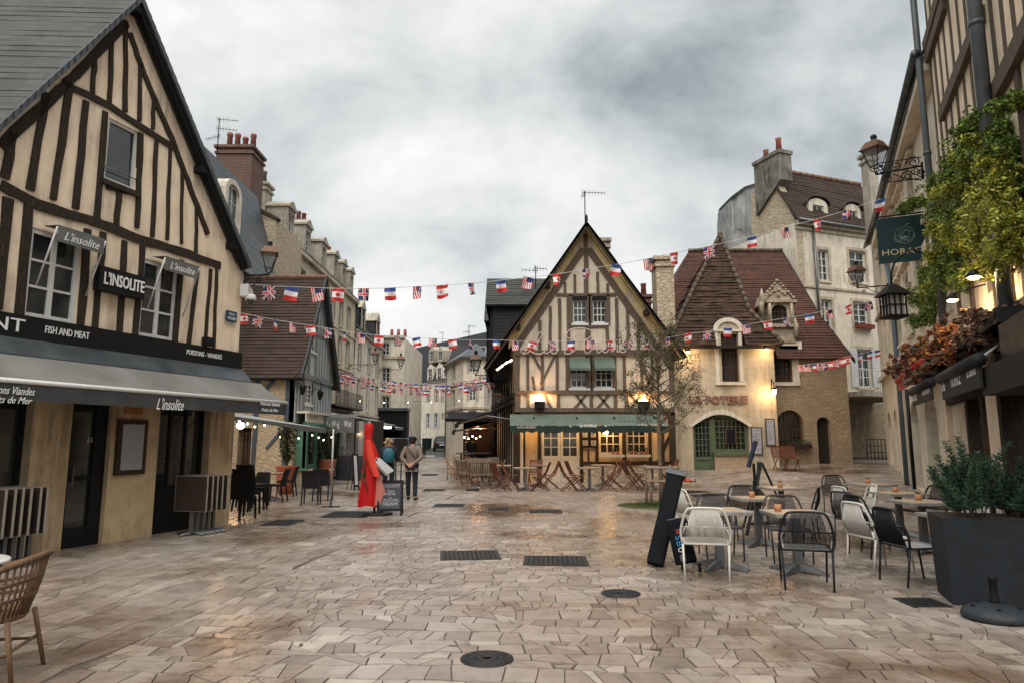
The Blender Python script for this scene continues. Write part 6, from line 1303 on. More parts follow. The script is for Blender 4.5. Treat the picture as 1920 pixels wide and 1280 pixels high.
# string lights
def bulbs(label, pts, r=.028, par=None):
    t = thing('festoon_lights', label, 'string lights', tuple(pts[0])); mb = MB(); Q = smooth([tuple(p) for p in pts], 4); mb.tube(Q, .006, 4); mb.build('cable', M_DMET, t)
    for i in range(2, len(Q), 3): mb = MB(); mb.ball(Vector(Q[i])-ZV*.05, r, 6); mb.build('bulb', M_BULBW, t)
    return t
bulbs('string of warm bulbs over the green shopfront terrace', [Y(521, 812, 22.5), Y(533, 820, 22.8), Y(560, 818, 23.4), Y(592, 812, 24), Y(602, 822, 24.2), Y(622, 816, 25)])
bulbs('string of warm bulbs high beside the restaurant pier', [Y(440, 783, 17), Y(460, 788, 18), Y(478, 796, 19), Y(500, 792, 20)])
bulbs('tangle of warm bulbs over the little bar in the lane', [Y(866, 813, 31), Y(876, 820, 31.3), Y(886, 815, 31.6), Y(895, 819, 31.8), Y(904, 812, 32)], .04)
t = tag(bulbs('fainter row of bulbs slung across the far street', [Y(600, 735, 46), Y(660, 748, 47), Y(720, 753, 48), Y(780, 752, 48), Y(840, 751, 46), Y(925, 742, 42)], .035))
# grey house scroll lamps
for (u, v, lb) in ((567, 735, 'dark scrolled iron lantern left of the upper window of the grey timbered house'), (600, 745, 'dark scrolled iron lantern at the far end of the grey timbered house')):
    s, z = FG.p(u, v, .35); P = FG.W(s, z, .35); t = thing('scroll_lantern', lb, 'lantern', tuple(P)); mb = MB(); mb.tube([FG.W(s, z+.1, .02), FG.W(s, z+.55, .05), FG.W(s, z+.75, .2), FG.W(s, z+.6, .38), FG.W(s, z+.3, .36)], .018, 5); scroll(mb, FG.W(s, z+.3, .12), FG.n, ZV, .1); mb.build('bracket', M_DMET, t)
    mb = MB(); mb.lathe(tuple(P+ZV*.05), [(.02, .3), (.13, .16), (.12, .13), (.07, -.1), (.02, -.14)], 6); mb.build('cage', M_DMET, t)
# far street lanterns
lantern(FC.W(14.6, 6.9, .1), FC.W(14.6, 6.9, 1.9), 'copper-topped lantern on the wall of the four-storey cream street house', 0, 1.25)
lantern(Vector((SX+.1, 58.6, 7.7)), Vector((SX+1.9, 58.6, 7.7)), 'distant lantern on a bracket beside the pale block facing down the street', 0, 1.5)
q = Y(892, 703, 33); lantern(Vector((Y(926, 703, 33).x, 33, q.z)), q, 'lantern on a long arm reaching over the lane from behind the brasserie', 0, 1.3)
s = 2.2; P = FPS.W(s, 3.7, .45); lantern(FPS.W(s, 3.7, .05), P, 'rust-coloured lantern on the side wall of the brasserie', 0, .75, False)
# ------------------------------------------------------------------ flag bunting
FLM = [mat('flag_white', (.68, .68, .68), rough=.8, bump=0, c2=(.66, .66, .66)), mat('flag_red', (.55, .035, .03), (.5, .03, .03), rough=.8, bump=0), mat('flag_blue', (.045, .08, .26), (.04, .07, .23), rough=.8, bump=0), mat('flag_navy', (.02, .035, .12), (.02, .03, .1), rough=.8, bump=0)]
LEAFP = [(0, .30), (.07, .18), (.17, .2), (.15, .04), (.24, -.02), (.1, -.14), (.03, -.14), (.03, -.26), (-.03, -.26), (-.03, -.14), (-.1, -.14), (-.24, -.02), (-.15, .04), (-.17, .2), (-.07, .18)]
def flag(par, top, w_, h_, kind, yaw, roll, e):
    mb = MB(); e = Vector(e).normalized(); e = Matrix.Rotation(yaw, 3, 'Z') @ e; nrm = Vector((-e.y, e.x, 0)); dn = Vector((0, 0, -1)); rl_ = Matrix.Rotation(roll, 3, nrm); e2 = rl_ @ e; dn = rl_ @ dn; ph_ = R.uniform(0, 6); am = R.uniform(.008, .06)
    def P(a, b, o): wv = am*math.sin(a*5+ph_+b*2.2)*(.3+b); return top+e2*((a-.5)*w_)+dn*(b*h_)+nrm*(wv+o)
    def rc(a0, b0, a1, b1, mi, L=0):
        n = max(1, int((a1-a0)*6+.5)); m = max(1, int((b1-b0)*3+.5))
        for o in ((L*.003,) if L == 0 else (L*.003, -L*.003)):
            for i in range(n):
                for j in range(m):
                    x0, x1, y0, y1 = a0+(a1-a0)*i/n, a0+(a1-a0)*(i+1)/n, b0+(b1-b0)*j/m, b0+(b1-b0)*(j+1)/m; mb.face([P(x0, y0, o), P(x1, y0, o), P(x1, y1, o), P(x0, y1, o)], mi)
    def pg(pts, mi, L):
        for o in (L*.003, -L*.003): mb.face([P(a, b, o) for a, b in pts], mi)
    if kind == 'fr': rc(0, 0, 1, .333, 2); rc(0, .333, 1, .667, 0); rc(0, .667, 1, 1, 1)
    elif kind == 'ca': rc(0, 0, 1, .27, 1); rc(0, .27, 1, .73, 0); rc(0, .73, 1, 1, 1); pg([(.5-y*.9, .5-x*.8) for x, y in LEAFP][::1], 1, 1)
    elif kind == 'us':
        for i in range(11): rc(i/11, 0, (i+1)/11, 1, 1 if i % 2 == 0 else 0)
        rc(.45, 0, 1, .42, 3, 1)
        for i in range(3):
            for j in range(3): x, y = .53+.18*i, .06+.13*j; pg([(x, y), (x+.05, y), (x+.05, y+.04), (x, y+.04)], 0, 1.6)
    else:
        rc(0, 0, 1, 1, 3)
        for (x0, y0), (x1, y1) in (((0, 0), (1, 1)), ((1, 0), (0, 1))):
            for wd, mi, L in ((.11, 0, 1), (.04, 1, 1.6)):
                s_ = 1 if x1 > x0 else -1; pg([(x0, y0), (x0+s_*wd, y0), (x1, y1-wd), (x1, y1), (x1-s_*wd, y1), (x0, y0+wd)], mi, L)
        rc(.36, 0, .64, 1, 0, 2.2); rc(0, .38, 1, .62, 0, 2.25); rc(.42, 0, .58, 1, 1, 3); rc(0, .44, 1, .56, 1, 3.05)
    return mb.build('flag', FLM, par)
def bunting(label, knots, flags, w_, h_, ends=()):
    """knots: world points of the cord; flags: (world point, kind)"""
    t = thing('flag_bunting', label, 'bunting', tuple(knots[0])); mb = MB(); mb.tube(smooth([tuple(k) for k in knots], 3), .007, 4); mb.build('cord', mat('cord_white', (.6, .6, .58), bump=0), t)
    for i, (p, k) in enumerate(flags): 
        j = min(range(len(knots)-1), key=lambda q: ((knots[q]+knots[q+1])/2-p).length); e = knots[j+1]-knots[j]; e.z *= .6
        s_ = R.uniform(.92, 1.06); flag(t, p, w_*s_, h_*s_, k, R.gauss(0, .5), R.gauss(0, .14), e)
    return t
KS = ['ca', 'uk', 'fr', 'us']
cyc = lambda i: KS[i % 4]
up_ = [(470, 533), (505, 536), (548, 538), (592, 540), (635, 541), (682, 541), (731, 540), (782, 537), (829, 535), (884, 531), (938, 526), (991, 520), (1045, 514), (1100, 505), (1156, 496), (1215, 485), (1264, 474), (1329, 462), (1409, 444), (1471, 427), (1532, 411), (1590, 394), (1650, 374)]
def depthU(u): return 14.2+(u-455)/(1660-455)*3.2+1.0*math.sin(math.pi*(u-455)/1205)
K1 = [Y(455, 531, 14.0)]+[Y(u, v, depthU(u)) for u, v in up_]+[Y(1700, 362, 17.2)]
bunting('upper string of portrait flags slung across the square from the cream restaurant', K1, [(Y(u, v, depthU(u)), cyc(i)) for i, (u, v) in enumerate(up_)], .27, .30)
lo_ = [(457, 588), (486, 594), (518, 600), (549, 605), (581, 610), (613, 615), (646, 621), (677, 625), (711, 629), (746, 631), (780, 633), (812, 634), (847, 636), (881, 637), (931, 637), (965, 639), (1000, 640), (1034, 640), (1071, 639), (1107, 638), (1144, 638), (1179, 637), (1212, 636), (1250, 633), (1288, 626), (1326, 621), (1365, 615), (1399, 609), (1438, 602), (1476, 596), (1517, 589), (1554, 581), (1590, 573), (1627, 566), (1674, 556)]
def depthL(u): return 17.5+(u-457)/(1674-457)*3.0+3.4*math.sin(math.pi*(u-457)/1217)
K2 = [Y(445, 585, 17.3)]+[Y(u, v, depthL(u)) for u, v in lo_]+[Y(1700, 549, 20.2)]
bunting('lower string of smaller portrait flags passing in front of the neon script', K2, [(Y(u, v, depthL(u)), cyc(i)) for i, (u, v) in enumerate(lo_)], .27, .29)
for (pts, yy0, yy1, n, lb) in ((((612, 700), (680, 718), (760, 728), (840, 730), (925, 715)), 34, 31, 26, 'nearest of the small flag strings across the lane behind the brasserie'), (((620, 692), (680, 706), (760, 717), (840, 722), (925, 712)), 40, 36, 26, 'second small flag string across the lane, just above the nearest one'), (((640, 700), (700, 712), (780, 720), (850, 716), (922, 706)), 46, 42, 24, 'farthest flag string across the lane in front of the pale block'),
                          (((1500, 684), (1530, 681), (1560, 677), (1590, 668), (1650, 655)), 27.0, 24, 14, 'short string of flags sagging under the eaves of the auberge wing towards the balcony')):
    Q = smooth(pts, 8); m_ = len(Q); W_ = [Y(q[0], q[1], yy0+(yy1-yy0)*i/(m_-1)) for i, q in enumerate(Q)]
    bunting(lb, W_[::3]+[W_[-1]], [(W_[min(m_-1, int((i+.5)*m_/n))], cyc(i+R.randint(0, 3))) for i in range(n)], .26, .27)
# aerials on far roofs
t1 = aerial(None, Y(407, 290, 27), 1.6, [(.97, .75, .2, 8), (.72, .7, .3, 7), (.5, .7, 2.7, 7)], 'tv_aerial'); tag(t1, 'three-armed television aerial on the roof behind the cream restaurant', 'aerial')
t1 = aerial(None, Y(879, 640, 48), 1.15, [(.95, .5, .2, 5), (.6, .4, 3.1, 5)], 'tv_aerial'); tag(t1, 'thin television aerial above the canted corner house', 'aerial')
t1 = aerial(None, Y(830, 642, 70), 1.1, [(.95, .5, 2.6, 5)], 'tv_aerial'); tag(t1, 'faint television aerial above the far black mansard', 'aerial')
# ------------------------------------------------------------------ terrace furniture, each kind modelled once facing +Y
M_RW = mat('white_cord', (.60, .58, .53), (.52, .5, .46), rough=.6, bump=.02); M_RB = mat('black_cord', (.012, .013, .016), (.008, .009, .011), rough=.55, bump=.02)
M_SEATG = mat('grey_mesh_seat', (.30, .31, .31), (.24, .25, .25), rough=.7, bump=.1, scale=40)
M_TTOP = mat('granite_edge', (.42, .41, .38), (.20, .195, .18), scale=22, rough=.35, bump=.1); M_TTAN = mat('tan_inlay', (.46, .34, .22), (.40, .29, .18), scale=6, rough=.4, bump=.02)
M_COL = mat('table_column', (.16, .165, .17), (.12, .125, .13), rough=.4, metal=.7, bump=.02)
def rope_chair(m, name, label, seatm=None):
    t = thing(name, label, 'chair'); fr = MB()
    L = []
    for s in (-1, 1):
        fr_b = [(s*.25, -.30, 0), (s*.265, -.25, .43)]; o = MB(); o.tube(fr_b, [.011, .014], 8); o.build('leg', m, t)
        o = MB(); o.tube([(s*.25, .27, 0), (s*.262, .23, .38), (s*.262, .19, .43), (s*.262, .1, .445)], [.011, .013, .014, .014], 8); o.build('leg', m, t)
    back = smooth([(-.265, -.25, .43), (-.285, -.27, .56), (-.26, -.31, .70), (-.215, -.345, .82), (-.15, -.36, .855), (0, -.365, .86), (.15, -.36, .855), (.215, -.345, .82), (.26, -.31, .70), (.285, -.27, .56), (.265, -.25, .43)], 3)
    fr.tube(back, .0145, 8); fr.build('back_frame', m, t)
    fr = MB(); fr.tube([(-.265, -.25, .43), (-.262, .19, .43), (-.2, .235, .435), (.2, .235, .435), (.262, .19, .43), (.265, -.25, .43), (-.265, -.25, .43)], .013, 7); fr.build('seat_frame', m, t)
    co = MB(); n = 40
    for i in range(n):
        a = -1+2*i/(n-1); x1 = a*.235; zt = .855 if abs(a) < .62 else .855-.30*(abs(a)-.62)/.38; yt = -.365+.05*max(0, abs(a)-.5); xt = a*.24 if abs(a) < .8 else a*.26
        co.tube([(xt, yt, zt), (x1*1.05, -.335, .62), (x1, -.265, .45)], .0046, 4)
    co.tube([(-.275, -.285, .63), (0, -.34, .64), (.275, -.285, .63)], .008, 5); co.build('backrest_cords', m, t)
    se = MB()
    for i in range(24): x = -.245+.49*i/23; se.tube([(x, -.24, .437), (x, 0, .425), (x, .22, .437)], .006, 4)
    se.box(-.24, .24, -.22, .21, .428, .436); se.build('seat', seatm or m, t)
    return t
CH_W = rope_chair(M_RW, 'rope_chair', 'x'); CH_B = rope_chair(M_RB, 'rope_chair', 'x', M_SEATG); CH_K = rope_chair(mat('charcoal_cord', (.05, .048, .052), (.035, .034, .036), rough=.5, bump=.02), 'rope_chair', 'x')
def ped_table(name, w_=.70, top=M_TTOP, inlay=M_TTAN):
    t = thing(name, 'x', 'table'); h_ = w_/2; mb = MB(); mb.hexa([Vector((a*(h_-.01), b*(h_-.01), .705)) for a, b in ((-1, -1), (1, -1), (1, 1), (-1, 1))], [Vector((a*h_, b*h_, .745)) for a, b in ((-1, -1), (1, -1), (1, 1), (-1, 1))]); o = mb.build('table_top', top, t)
    if inlay: mb = MB(); mb.box(-h_+.07, h_-.07, -h_+.07, h_-.07, .746, .7485); mb.build('inlay', inlay, o)
    mb = MB(); mb.hexa([Vector((a*.05, b*.05, .08)) for a, b in ((-1, -1), (1, -1), (1, 1), (-1, 1))], [Vector((a*.04, b*.04, .70)) for a, b in ((-1, -1), (1, -1), (1, 1), (-1, 1))]); mb.box(-.16, .16, -.16, .16, .69, .704); mb.build('column', M_COL, t)
    for k in range(4):
        a = k*math.pi/2+math.pi/4; d = Vector((math.cos(a), math.sin(a), 0)); q = Vector((-d.y, d.x, 0)); rows = []
        for (r, z, w2, hh) in ((.03, .10, .045, .07), (.16, .075, .04, .04), (.30, .035, .035, .03), (.38, .012, .03, .012)): c = d*r; rows.append([c-q*w2+ZV*(z-hh), c+q*w2+ZV*(z-hh), c+q*w2*.6+ZV*(z+.02), c-q*w2*.6+ZV*(z+.02)])
        rows[-1] = [p if p.z > .001 else Vector((p.x, p.y, .001)) for p in rows[-1]]
        for r_ in rows:
            for p in r_: p.z = max(p.z, .002)
        mb = MB(); mb.loft(rows); mb.build('foot', M_COL, t)
    return t
TAB = ped_table('pedestal_table')
def pot():
    t = thing('table_pot', 'x', 'pot'); mb = MB(); mb.lathe((0, 0, 0), [(.042, 0), (.046, .09), (.04, .092)], 12); mb.build('pot', mat('tan_cup', (.48, .24, .12), (.42, .2, .1), rough=.7, bump=.02), t)
    mb = MB(); mb.leaves((0, 0, .105), 60, (.045, .045, .03), .014); mb.build('plant', mat('grey_succulent', (.06, .075, .06), (.03, .035, .03), leafy=True, c3=(.11, .12, .1)), t); return t
POT = pot()
def at(u, v): return G(u, v)
def gz_(x, y, dz=0): return (x, y, zg(x, y)+dz)
rz = math.radians
GR1 = 'woven rope chairs on the right terrace'
# centre group: tables A (left front), B (right front), C, D behind
tA = at(1345, 1062); tB = at(1502, 1058); tC = at(1450, 1008); tD = at(1512, 962)
A_ = Vector((2.92, 9.45)); 
TA = put(TAB, gz_(2.72, 9.25), .05, 'pedestal table between the white cord chair and a dark cord chair, beside the black cases', 'pedestal tables of the right terrace')
TB = put(TAB, gz_(3.62, 8.95), -.04, 'pedestal table between two black cord chairs, with a tan pot on it', 'pedestal tables of the right terrace')
TC = put(TAB, gz_(3.93, 11.2), .03, 'pedestal table with a tan pot in front of the black A-shaped easel', 'pedestal tables of the right terrace')
TD = put(TAB, gz_(5.25, 13.6), .1, 'farthest small table between a black chair and a white chair, mid terrace', 'pedestal tables of the right terrace')
put(POT, gz_(3.62-.2, 8.95+.05, .749), 0, 'tan pot with grey succulent on the front table beside the black chairs', 'tan table pots'); put(POT, gz_(3.93-.08, 11.2, .749), 0, 'tan pot on the table in front of the easel', 'tan table pots'); put(POT, gz_(5.2, 13.5, .749), 0, 'tan pot on the farthest small table mid terrace', 'tan table pots')
put(CH_W, gz_(2.36, 8.62), rz(-13), 'white cord chair with its back to the viewer beside the black wheeled case', GR1)
put(CH_K, gz_(2.98, 10.05), rz(176), 'charcoal cord chair facing the white chair across the table', GR1)
put(CH_B, gz_(3.38, 8.15), rz(-17), 'black cord chair seen from behind in the middle of the terrace', GR1)
put(CH_K, gz_(3.85, 9.8), rz(170), 'charcoal cord chair behind the front table, partly hidden by the black chair', GR1)
put(CH_W, gz_(3.10, 11.6), rz(-75), 'white cord chair side-on beside the easel table, turned to the right', GR1)
put(CH_B, gz_(4.05, 12.0), rz(175), 'black cord chair behind the easel table with its back to the auberge', GR1)
put(CH_W, gz_(6.15, 12.6), rz(80), 'white cord chair standing apart, side-on facing left, mid terrace', GR1)
put(CH_B, gz_(4.85, 11.9), rz(60), 'black cord chair turned away beside the farthest small table', GR1)
# right row of four tables receding, chairs in profile
rowT = [(5.5, 8.6), (6.15, 10.5), (6.75, 12.2), (7.5, 14.6)]
RN = ['nearest table of the right-hand row, beside the big planter', 'second table of the right-hand row', 'third table of the right-hand row', 'last table of the right-hand row near the arches']
PN = ['tan pot on the nearest table of the right-hand row', 'tan pot on the second table of the right-hand row', 'tan pot on the third table of the right-hand row', 'tan pot on the last table of the right-hand row']
for (x, y), n_, p_ in zip(rowT, RN, PN): put(TAB, gz_(x, y), rz(2), n_, 'pedestal tables of the right terrace'); put(POT, gz_(x+.02, y+.1, .749), 0, p_, 'tan table pots')
put(CH_B, gz_(4.74, 8.3), rz(-84), 'black cord chair with grey seat in profile at the nearest right-hand table', GR1)
put(CH_W, gz_(4.72, 9.05), rz(-80), 'white cord chair pushed in behind the profile black chair', GR1)
put(CH_B, gz_(5.3, 10.2), rz(-82), 'black cord chair in profile at the second right-hand table', GR1)
put(CH_K, gz_(5.45, 10.95), rz(-70), 'charcoal cord chair tipped towards the second right-hand table', GR1)
put(CH_W, gz_(6.0, 12.1), rz(-85), 'white cord chair in profile at the third right-hand table', GR1)
put(CH_B, gz_(7.35, 15.6), rz(180), 'large black cord chair at the far end of the right-hand row facing the viewer', GR1)
put(CH_W, gz_(6.6, 10.4), rz(95), 'white cord chair on the wall side of the second right-hand table, behind the planter', GR1)
put(CH_B, gz_(7.15, 12.2), rz(100), 'black cord chair on the wall side of the third right-hand table', GR1)
put(CH_W, gz_(5.5, 7.55), rz(95), 'white cord chair mostly hidden behind the big planter', GR1)
# big square planter with needle shrub, parasol base
pc = Vector((5.08, 7.35)); zp = zg(*pc); PR = Matrix.Rotation(math.radians(-20), 3, 'Z'); t = thing('square_planter', 'large oblong anthracite planter filled with feathery green shrubs', 'planter', (pc.x, pc.y, zp))
rect4 = lambda r, z, off=0: [Vector((pc.x, pc.y, zp+z))+PR @ Vector((a*r, b*(r-.2), 0)) for a, b in ((-1, -1), (1, -1), (1, 1), (-1, 1))]
M_ANTH = mat('anthracite_planter', (.018, .023, .029), (.011, .014, .018), scale=6, rough=.7, bump=.35)
mb = MB(); r0, r1 = .53, .565; mb.hexa(rect4(r0, 0), rect4(r1, .86))
for a in range(4):
    pass
V0, V1 = rect4(r1, .862), rect4(r1-.05, .862); mb.mesh(V0+V1, [[i, (i+1) % 4, 4+(i+1) % 4, 4+i] for i in range(4)]); o = mb.build('tub', M_ANTH, t); mb = MB(); mb.face(rect4(r1-.05, .863)); mb.build('soil', mat('soil', (.03, .022, .015)), t)
def conifer(base, hs, seed, name, label, m, spread=.22, parent=None, nb=9):
    rr = random.Random(seed); mb = MB(); st = MB()
    for k in range(nb):
        a = rr.uniform(0, 6.28); top = Vector(base)+Vector((math.cos(a)*spread*rr.uniform(.3, 1.5), math.sin(a)*spread*rr.uniform(.3, 1.5), hs*rr.uniform(.55, 1))); b0 = Vector(base)+Vector((math.cos(a)*.06, math.sin(a)*.06, 0)); pts = [b0, b0.lerp(top, .5)+Vector((0, 0, .05)), top]; st.tube(pts, [.008, .005, .002], 4)
        for i in range(26):
            f = .12+.88*i/25; c = b0.lerp(top, f)
            for j in range(7):
                aa = rr.uniform(0, 6.28); ln = .10*(1.15-f*.7)*rr.uniform(.6, 1.3); d = Vector((math.cos(aa), math.sin(aa), rr.uniform(.3, 1.0))).normalized()*ln; n_ = d.cross(ZV).normalized()*.006
                mb.face([c-n_, c+d*.5+n_*1.3, c+d, c+d*.5-n_*1.3])
                for s_ in (-1, 1):
                    for q in (.35, .65): e = (d*.35+n_.normalized()*s_*ln*.3); c2 = c+d*q; mb.face([c2, c2+e*.5+ZV*.004, c2+e, c2+e*.5-ZV*.004])
    o = mb.build(name, m, parent, base=None if parent is not None else base); s = st.build('stem', M_BARK, o)
    if parent is None: tag(o, label, 'shrub')
    return o
M_CON = mat('conifer_green', (.035, .075, .045), (.014, .032, .02), leafy=True, c3=(.075, .14, .075), rough=.6)
for k, (dx, dy, h_, lb) in enumerate(((-.38, -.1, .66, 'feathery dark green shrub at the left corner of the planter'), (-.12, .1, .84, 'tallest feathery shrub, second from the left in the planter'), (.12, -.05, .62, 'feathery shrub in the middle of the planter'), (.36, -.1, .48, 'low feathery shrub towards the right of the planter'), (.3, .15, .66, 'feathery shrub at the back right of the planter'))):
    conifer((pc.x+dx, pc.y+dy, zp+.86), h_, 11+k, 'planter_shrub', lb, M_CON, .27)
mb = MB(); mb.leaves((pc.x+.55, pc.y+.3, zp+1.05), 160, (.18, .2, .16), .02); tag(mb.build('pink_heather', mat('heather_pink', (.28, .10, .12), (.06, .09, .04), leafy=True, c3=(.45, .2, .22)), base=(pc.x+.5, pc.y+.3, zp+.9)), 'tuft of pinkish heather at the right of the planter', 'plant')
pb = G(1868, 1160); t = thing('parasol_base', 'empty round dark grey parasol base with short tube in front of the planter', 'parasol base', tuple(pb))
mb = MB(); mb.lathe(tuple(pb), [(.27, .0), (.285, .03), (.27, .07), (.2, .115), (.1, .14), (.055, .15)], 28); mb.build('weight', mat('base_plastic', (.026, .031, .036), (.018, .022, .026), rough=.5, scale=8, bump=.1), t)
mb = MB(); mb.lathe(tuple(pb+ZV*.14), [(.05, 0), (.038, .03), (.033, .2), (.042, .21), (.042, .25), (.03, .252)], 14); mb.build('tube', M_BLK, t)
mb = MB()
for k in range(5): a = k*1.256+.5; c = pb+Vector((math.cos(a)*.19, math.sin(a)*.19, .118)); mb.tube([c, c+ZV*.012], .018, 7)
mb.build('cap', M_BLK, t)
# ------------------------------------------------------------------ black cases leaning together
def slab_case(name, label, base, top, w_, d_, m, wdir):
    b, tp = Vector(base), Vector(top); ax = (tp-b).normalized(); wd = Vector(wdir).normalized(); wd = (wd-ax*wd.dot(ax)).normalized(); dd_ = ax.cross(wd).normalized()
    t = thing(name, label, 'case', base); mb = MB(); rows = []
    L = (tp-b).length; pr_ = [(0, .93), (.03, 1), (L-.05, 1), (L, .9)]
    for z, k in pr_: rows.append([b+ax*z+wd*(sx*w_/2*k)+dd_*(sy*d_/2*k) for sx, sy in ((-1, -.8), (-.8, -1), (.8, -1), (1, -.8), (1, .8), (.8, 1), (-.8, 1), (-1, .8))])
    mb.loft(rows); mb.build('body', m, t); return t, b, ax, wd, dd_, L
M_CASE = mat('black_nylon', (.004, .005, .007), (.003, .0035, .005), spec=.15, rough=.8, bump=.1, scale=30)
b1 = G(1228, 1062); t, b, ax, wd, dd_, L = slab_case('long_black_case', 'tall narrow black case with orange-tipped handle leaning against the tree guard side', b1+ZV*.03, Y(1268, 885, b1.y+.45), .22, .15, M_CASE, (1, -.25, 0))
mb = MB(); p = b+ax*(L-.08)+wd*.12; mb.tube([p, p+wd*.09-dd_*.02], .025, 8); mb.build('orange_grip', mat('orange_plastic', (.6, .09, .03), rough=.5), t)
mb = MB(); mb.tube([p+wd*.09, p+wd*.16+ax*.01, p+wd*.15+ax*.05], .01, 5); mb.build('hook', M_DMET, t)
mb = MB(); q = b+ax*.0+dd_*0; c = b+ax*(L+.0); mb.loft([[c+ax*z+wd*(sx*.135*k)+dd_*(sy*.085*k) for sx, sy in ((-1, -1), (1, -1), (1, 1), (-1, 1))] for z, k in ((-.06, 1.02), (.0, 1.0), (.02, .8))]); mb.build('end_cap', mat('dark_grey_cap', (.05, .055, .065), rough=.4), t)
fs = -1 if (dd_*-1).dot(Vector((0, -1, 0))) < 0 else 1
fn = -dd_ if (-dd_).y < 0 else dd_
mb = MB(); mb.tube([b+ax*.35+wd*.15+fn*0, b+ax*.33+wd*.17, Vector((b.x+.33, b.y+.1, .25))], .008, 5); mb.ball((b.x+.34, b.y+.1, .22), .022); mb.build('strap', M_DMET, t)
b2 = G(1288, 1070); t, b, ax, wd, dd_, L = slab_case('wheeled_case', 'short black wheeled case with vertical blue and white lettering leaning on the taller case', b2+ZV*.09+Vector((-.0, 0, 0)), Y(1268, 973, b2.y+.12), .25, .22, M_CASE, (1, -.45, 0))
mb = MB(); c = b+ax*(L+.004); mb.loft([[c+ax*z+wd*(sx*.10)+dd_*(sy*.085) for sx, sy in ((-1, -1), (1, -1), (1, 1), (-1, 1))] for z in (0, .01)]); mb.build('top_plate', M_GMET, t)
fn = -dd_ if (-dd_).y < 0 else dd_
FCs = Loc(tuple(b+fn*.112), tuple(-ax), tuple(fn), tuple(wd if wd.x > 0 else -wd))
for i, (ch, mm) in enumerate((('B', mat('badge_red', (.4, .03, .05))), ('S', mat('sky_blue_letter', (.02, .25, .55), rough=.5)), ('B', MATS['sky_blue_letter']), ('U', M_SIGNW))):
    mb = MB(); a = -(L-.13)+i*.075; textmb(mb, ch, FCs, a, a+.055, -.045 if i else -.02, .03, .0, .003); mb.build('lettering', mm, t)
mb = MB(); a = -(L-.13)+.31; mb.fbox(FCs, a, a+.08, -.04, .03, 0, .004); mb.build('badge', M_AWG, t)
for s_ in (-1, 1):
    c = Vector((b.x+s_*.10+.06, b.y-.02+s_*-.03+.02, .055)); ax2 = Vector((1, -.45, 0)).normalized(); mb = MB(); e1 = ax2.cross(ZV).normalized()
    mb.loft([[c+ax2*w2+(e1*math.cos(k*.52)+ZV*math.sin(k*.52))*.052 for k in range(12)] for w2 in (-.015, .015)], 0, True); w_o = mb.build('wheel', M_BLK, t)
    mb = MB(); mb.loft([[c+ax2*w2+(e1*math.cos(k*.52)+ZV*math.sin(k*.52))*.034 for k in range(12)] for w2 in (-.018, .018)], 0, True); mb.build('rim', M_GMET, w_o)
# ------------------------------------------------------------------ easel with board, arrow post
e0 = G(1432, 968); t = thing('folding_easel', 'black A-shaped wooden display easel with a dark slatted panel on the terrace', 'easel', tuple(e0))
ey = e0.y+.3; apx_ = Y(1428, 866, ey); mb = MB()
for q in (G(1400, 1003), G(1462, 940), ): mb = MB(); mb.loft([[q+Vector((sx*.02, sy*.035, 0)) for sx, sy in ((-1, -1), (1, -1), (1, 1), (-1, 1))], [Vector((apx_.x, ey, apx_.z))+Vector((sx*.02, sy*.03, 0)) for sx, sy in ((-1, -1), (1, -1), (1, 1), (-1, 1))]]); mb.build('leg', M_BLK, t)
q = G(1393, 990); mb = MB(); mb.tube([q, Vector((apx_.x-.03, ey, apx_.z))], .022, 5); mb.build('leg', M_BLK, t); q = G(1420, 985); mb = MB(); mb.tube([q, Vector((apx_.x-.12, ey-.1, apx_.z+.0))], .028, 5); mb.build('leg', M_BLK, t)
mb = MB(); P_ = [Y(1412, 900, ey), Y(1438, 930, ey), Y(1436, 948, ey), Y(1410, 945, ey)]; mb.hexa([p+Vector((0, .01, 0)) for p in P_], [p+Vector((0, .03, 0)) for p in P_]); mb.build('panel', mat('bronze_panel', (.08, .06, .045), kind='wood'), t)
mb = MB(); mb.tube([G(1402, 988)+ZV*.06, G(1440, 985)+ZV*.06], .025, 5); mb.build('crossbar', M_BLK, t)
ap0 = G(1421, 985); t = thing('leaning_sign_post', 'black post with a slanted dark blue plank at the top, rising beside the easel', 'post', tuple(ap0)); top = Y(1411, 838, ap0.y)
mb = MB(); mb.tube([ap0, Y(1413, 868, ap0.y)], .028, 4, sm=False); mb.build('post', M_BLK, t); mb = MB(); a_, b_ = Y(1403, 875, ap0.y-.05), Y(1417, 826, ap0.y-.05); mb.tube([a_, b_], .045, 4, sm=False); mb.build('plank', mat('navy_plank', (.012, .022, .05), rough=.5), t)
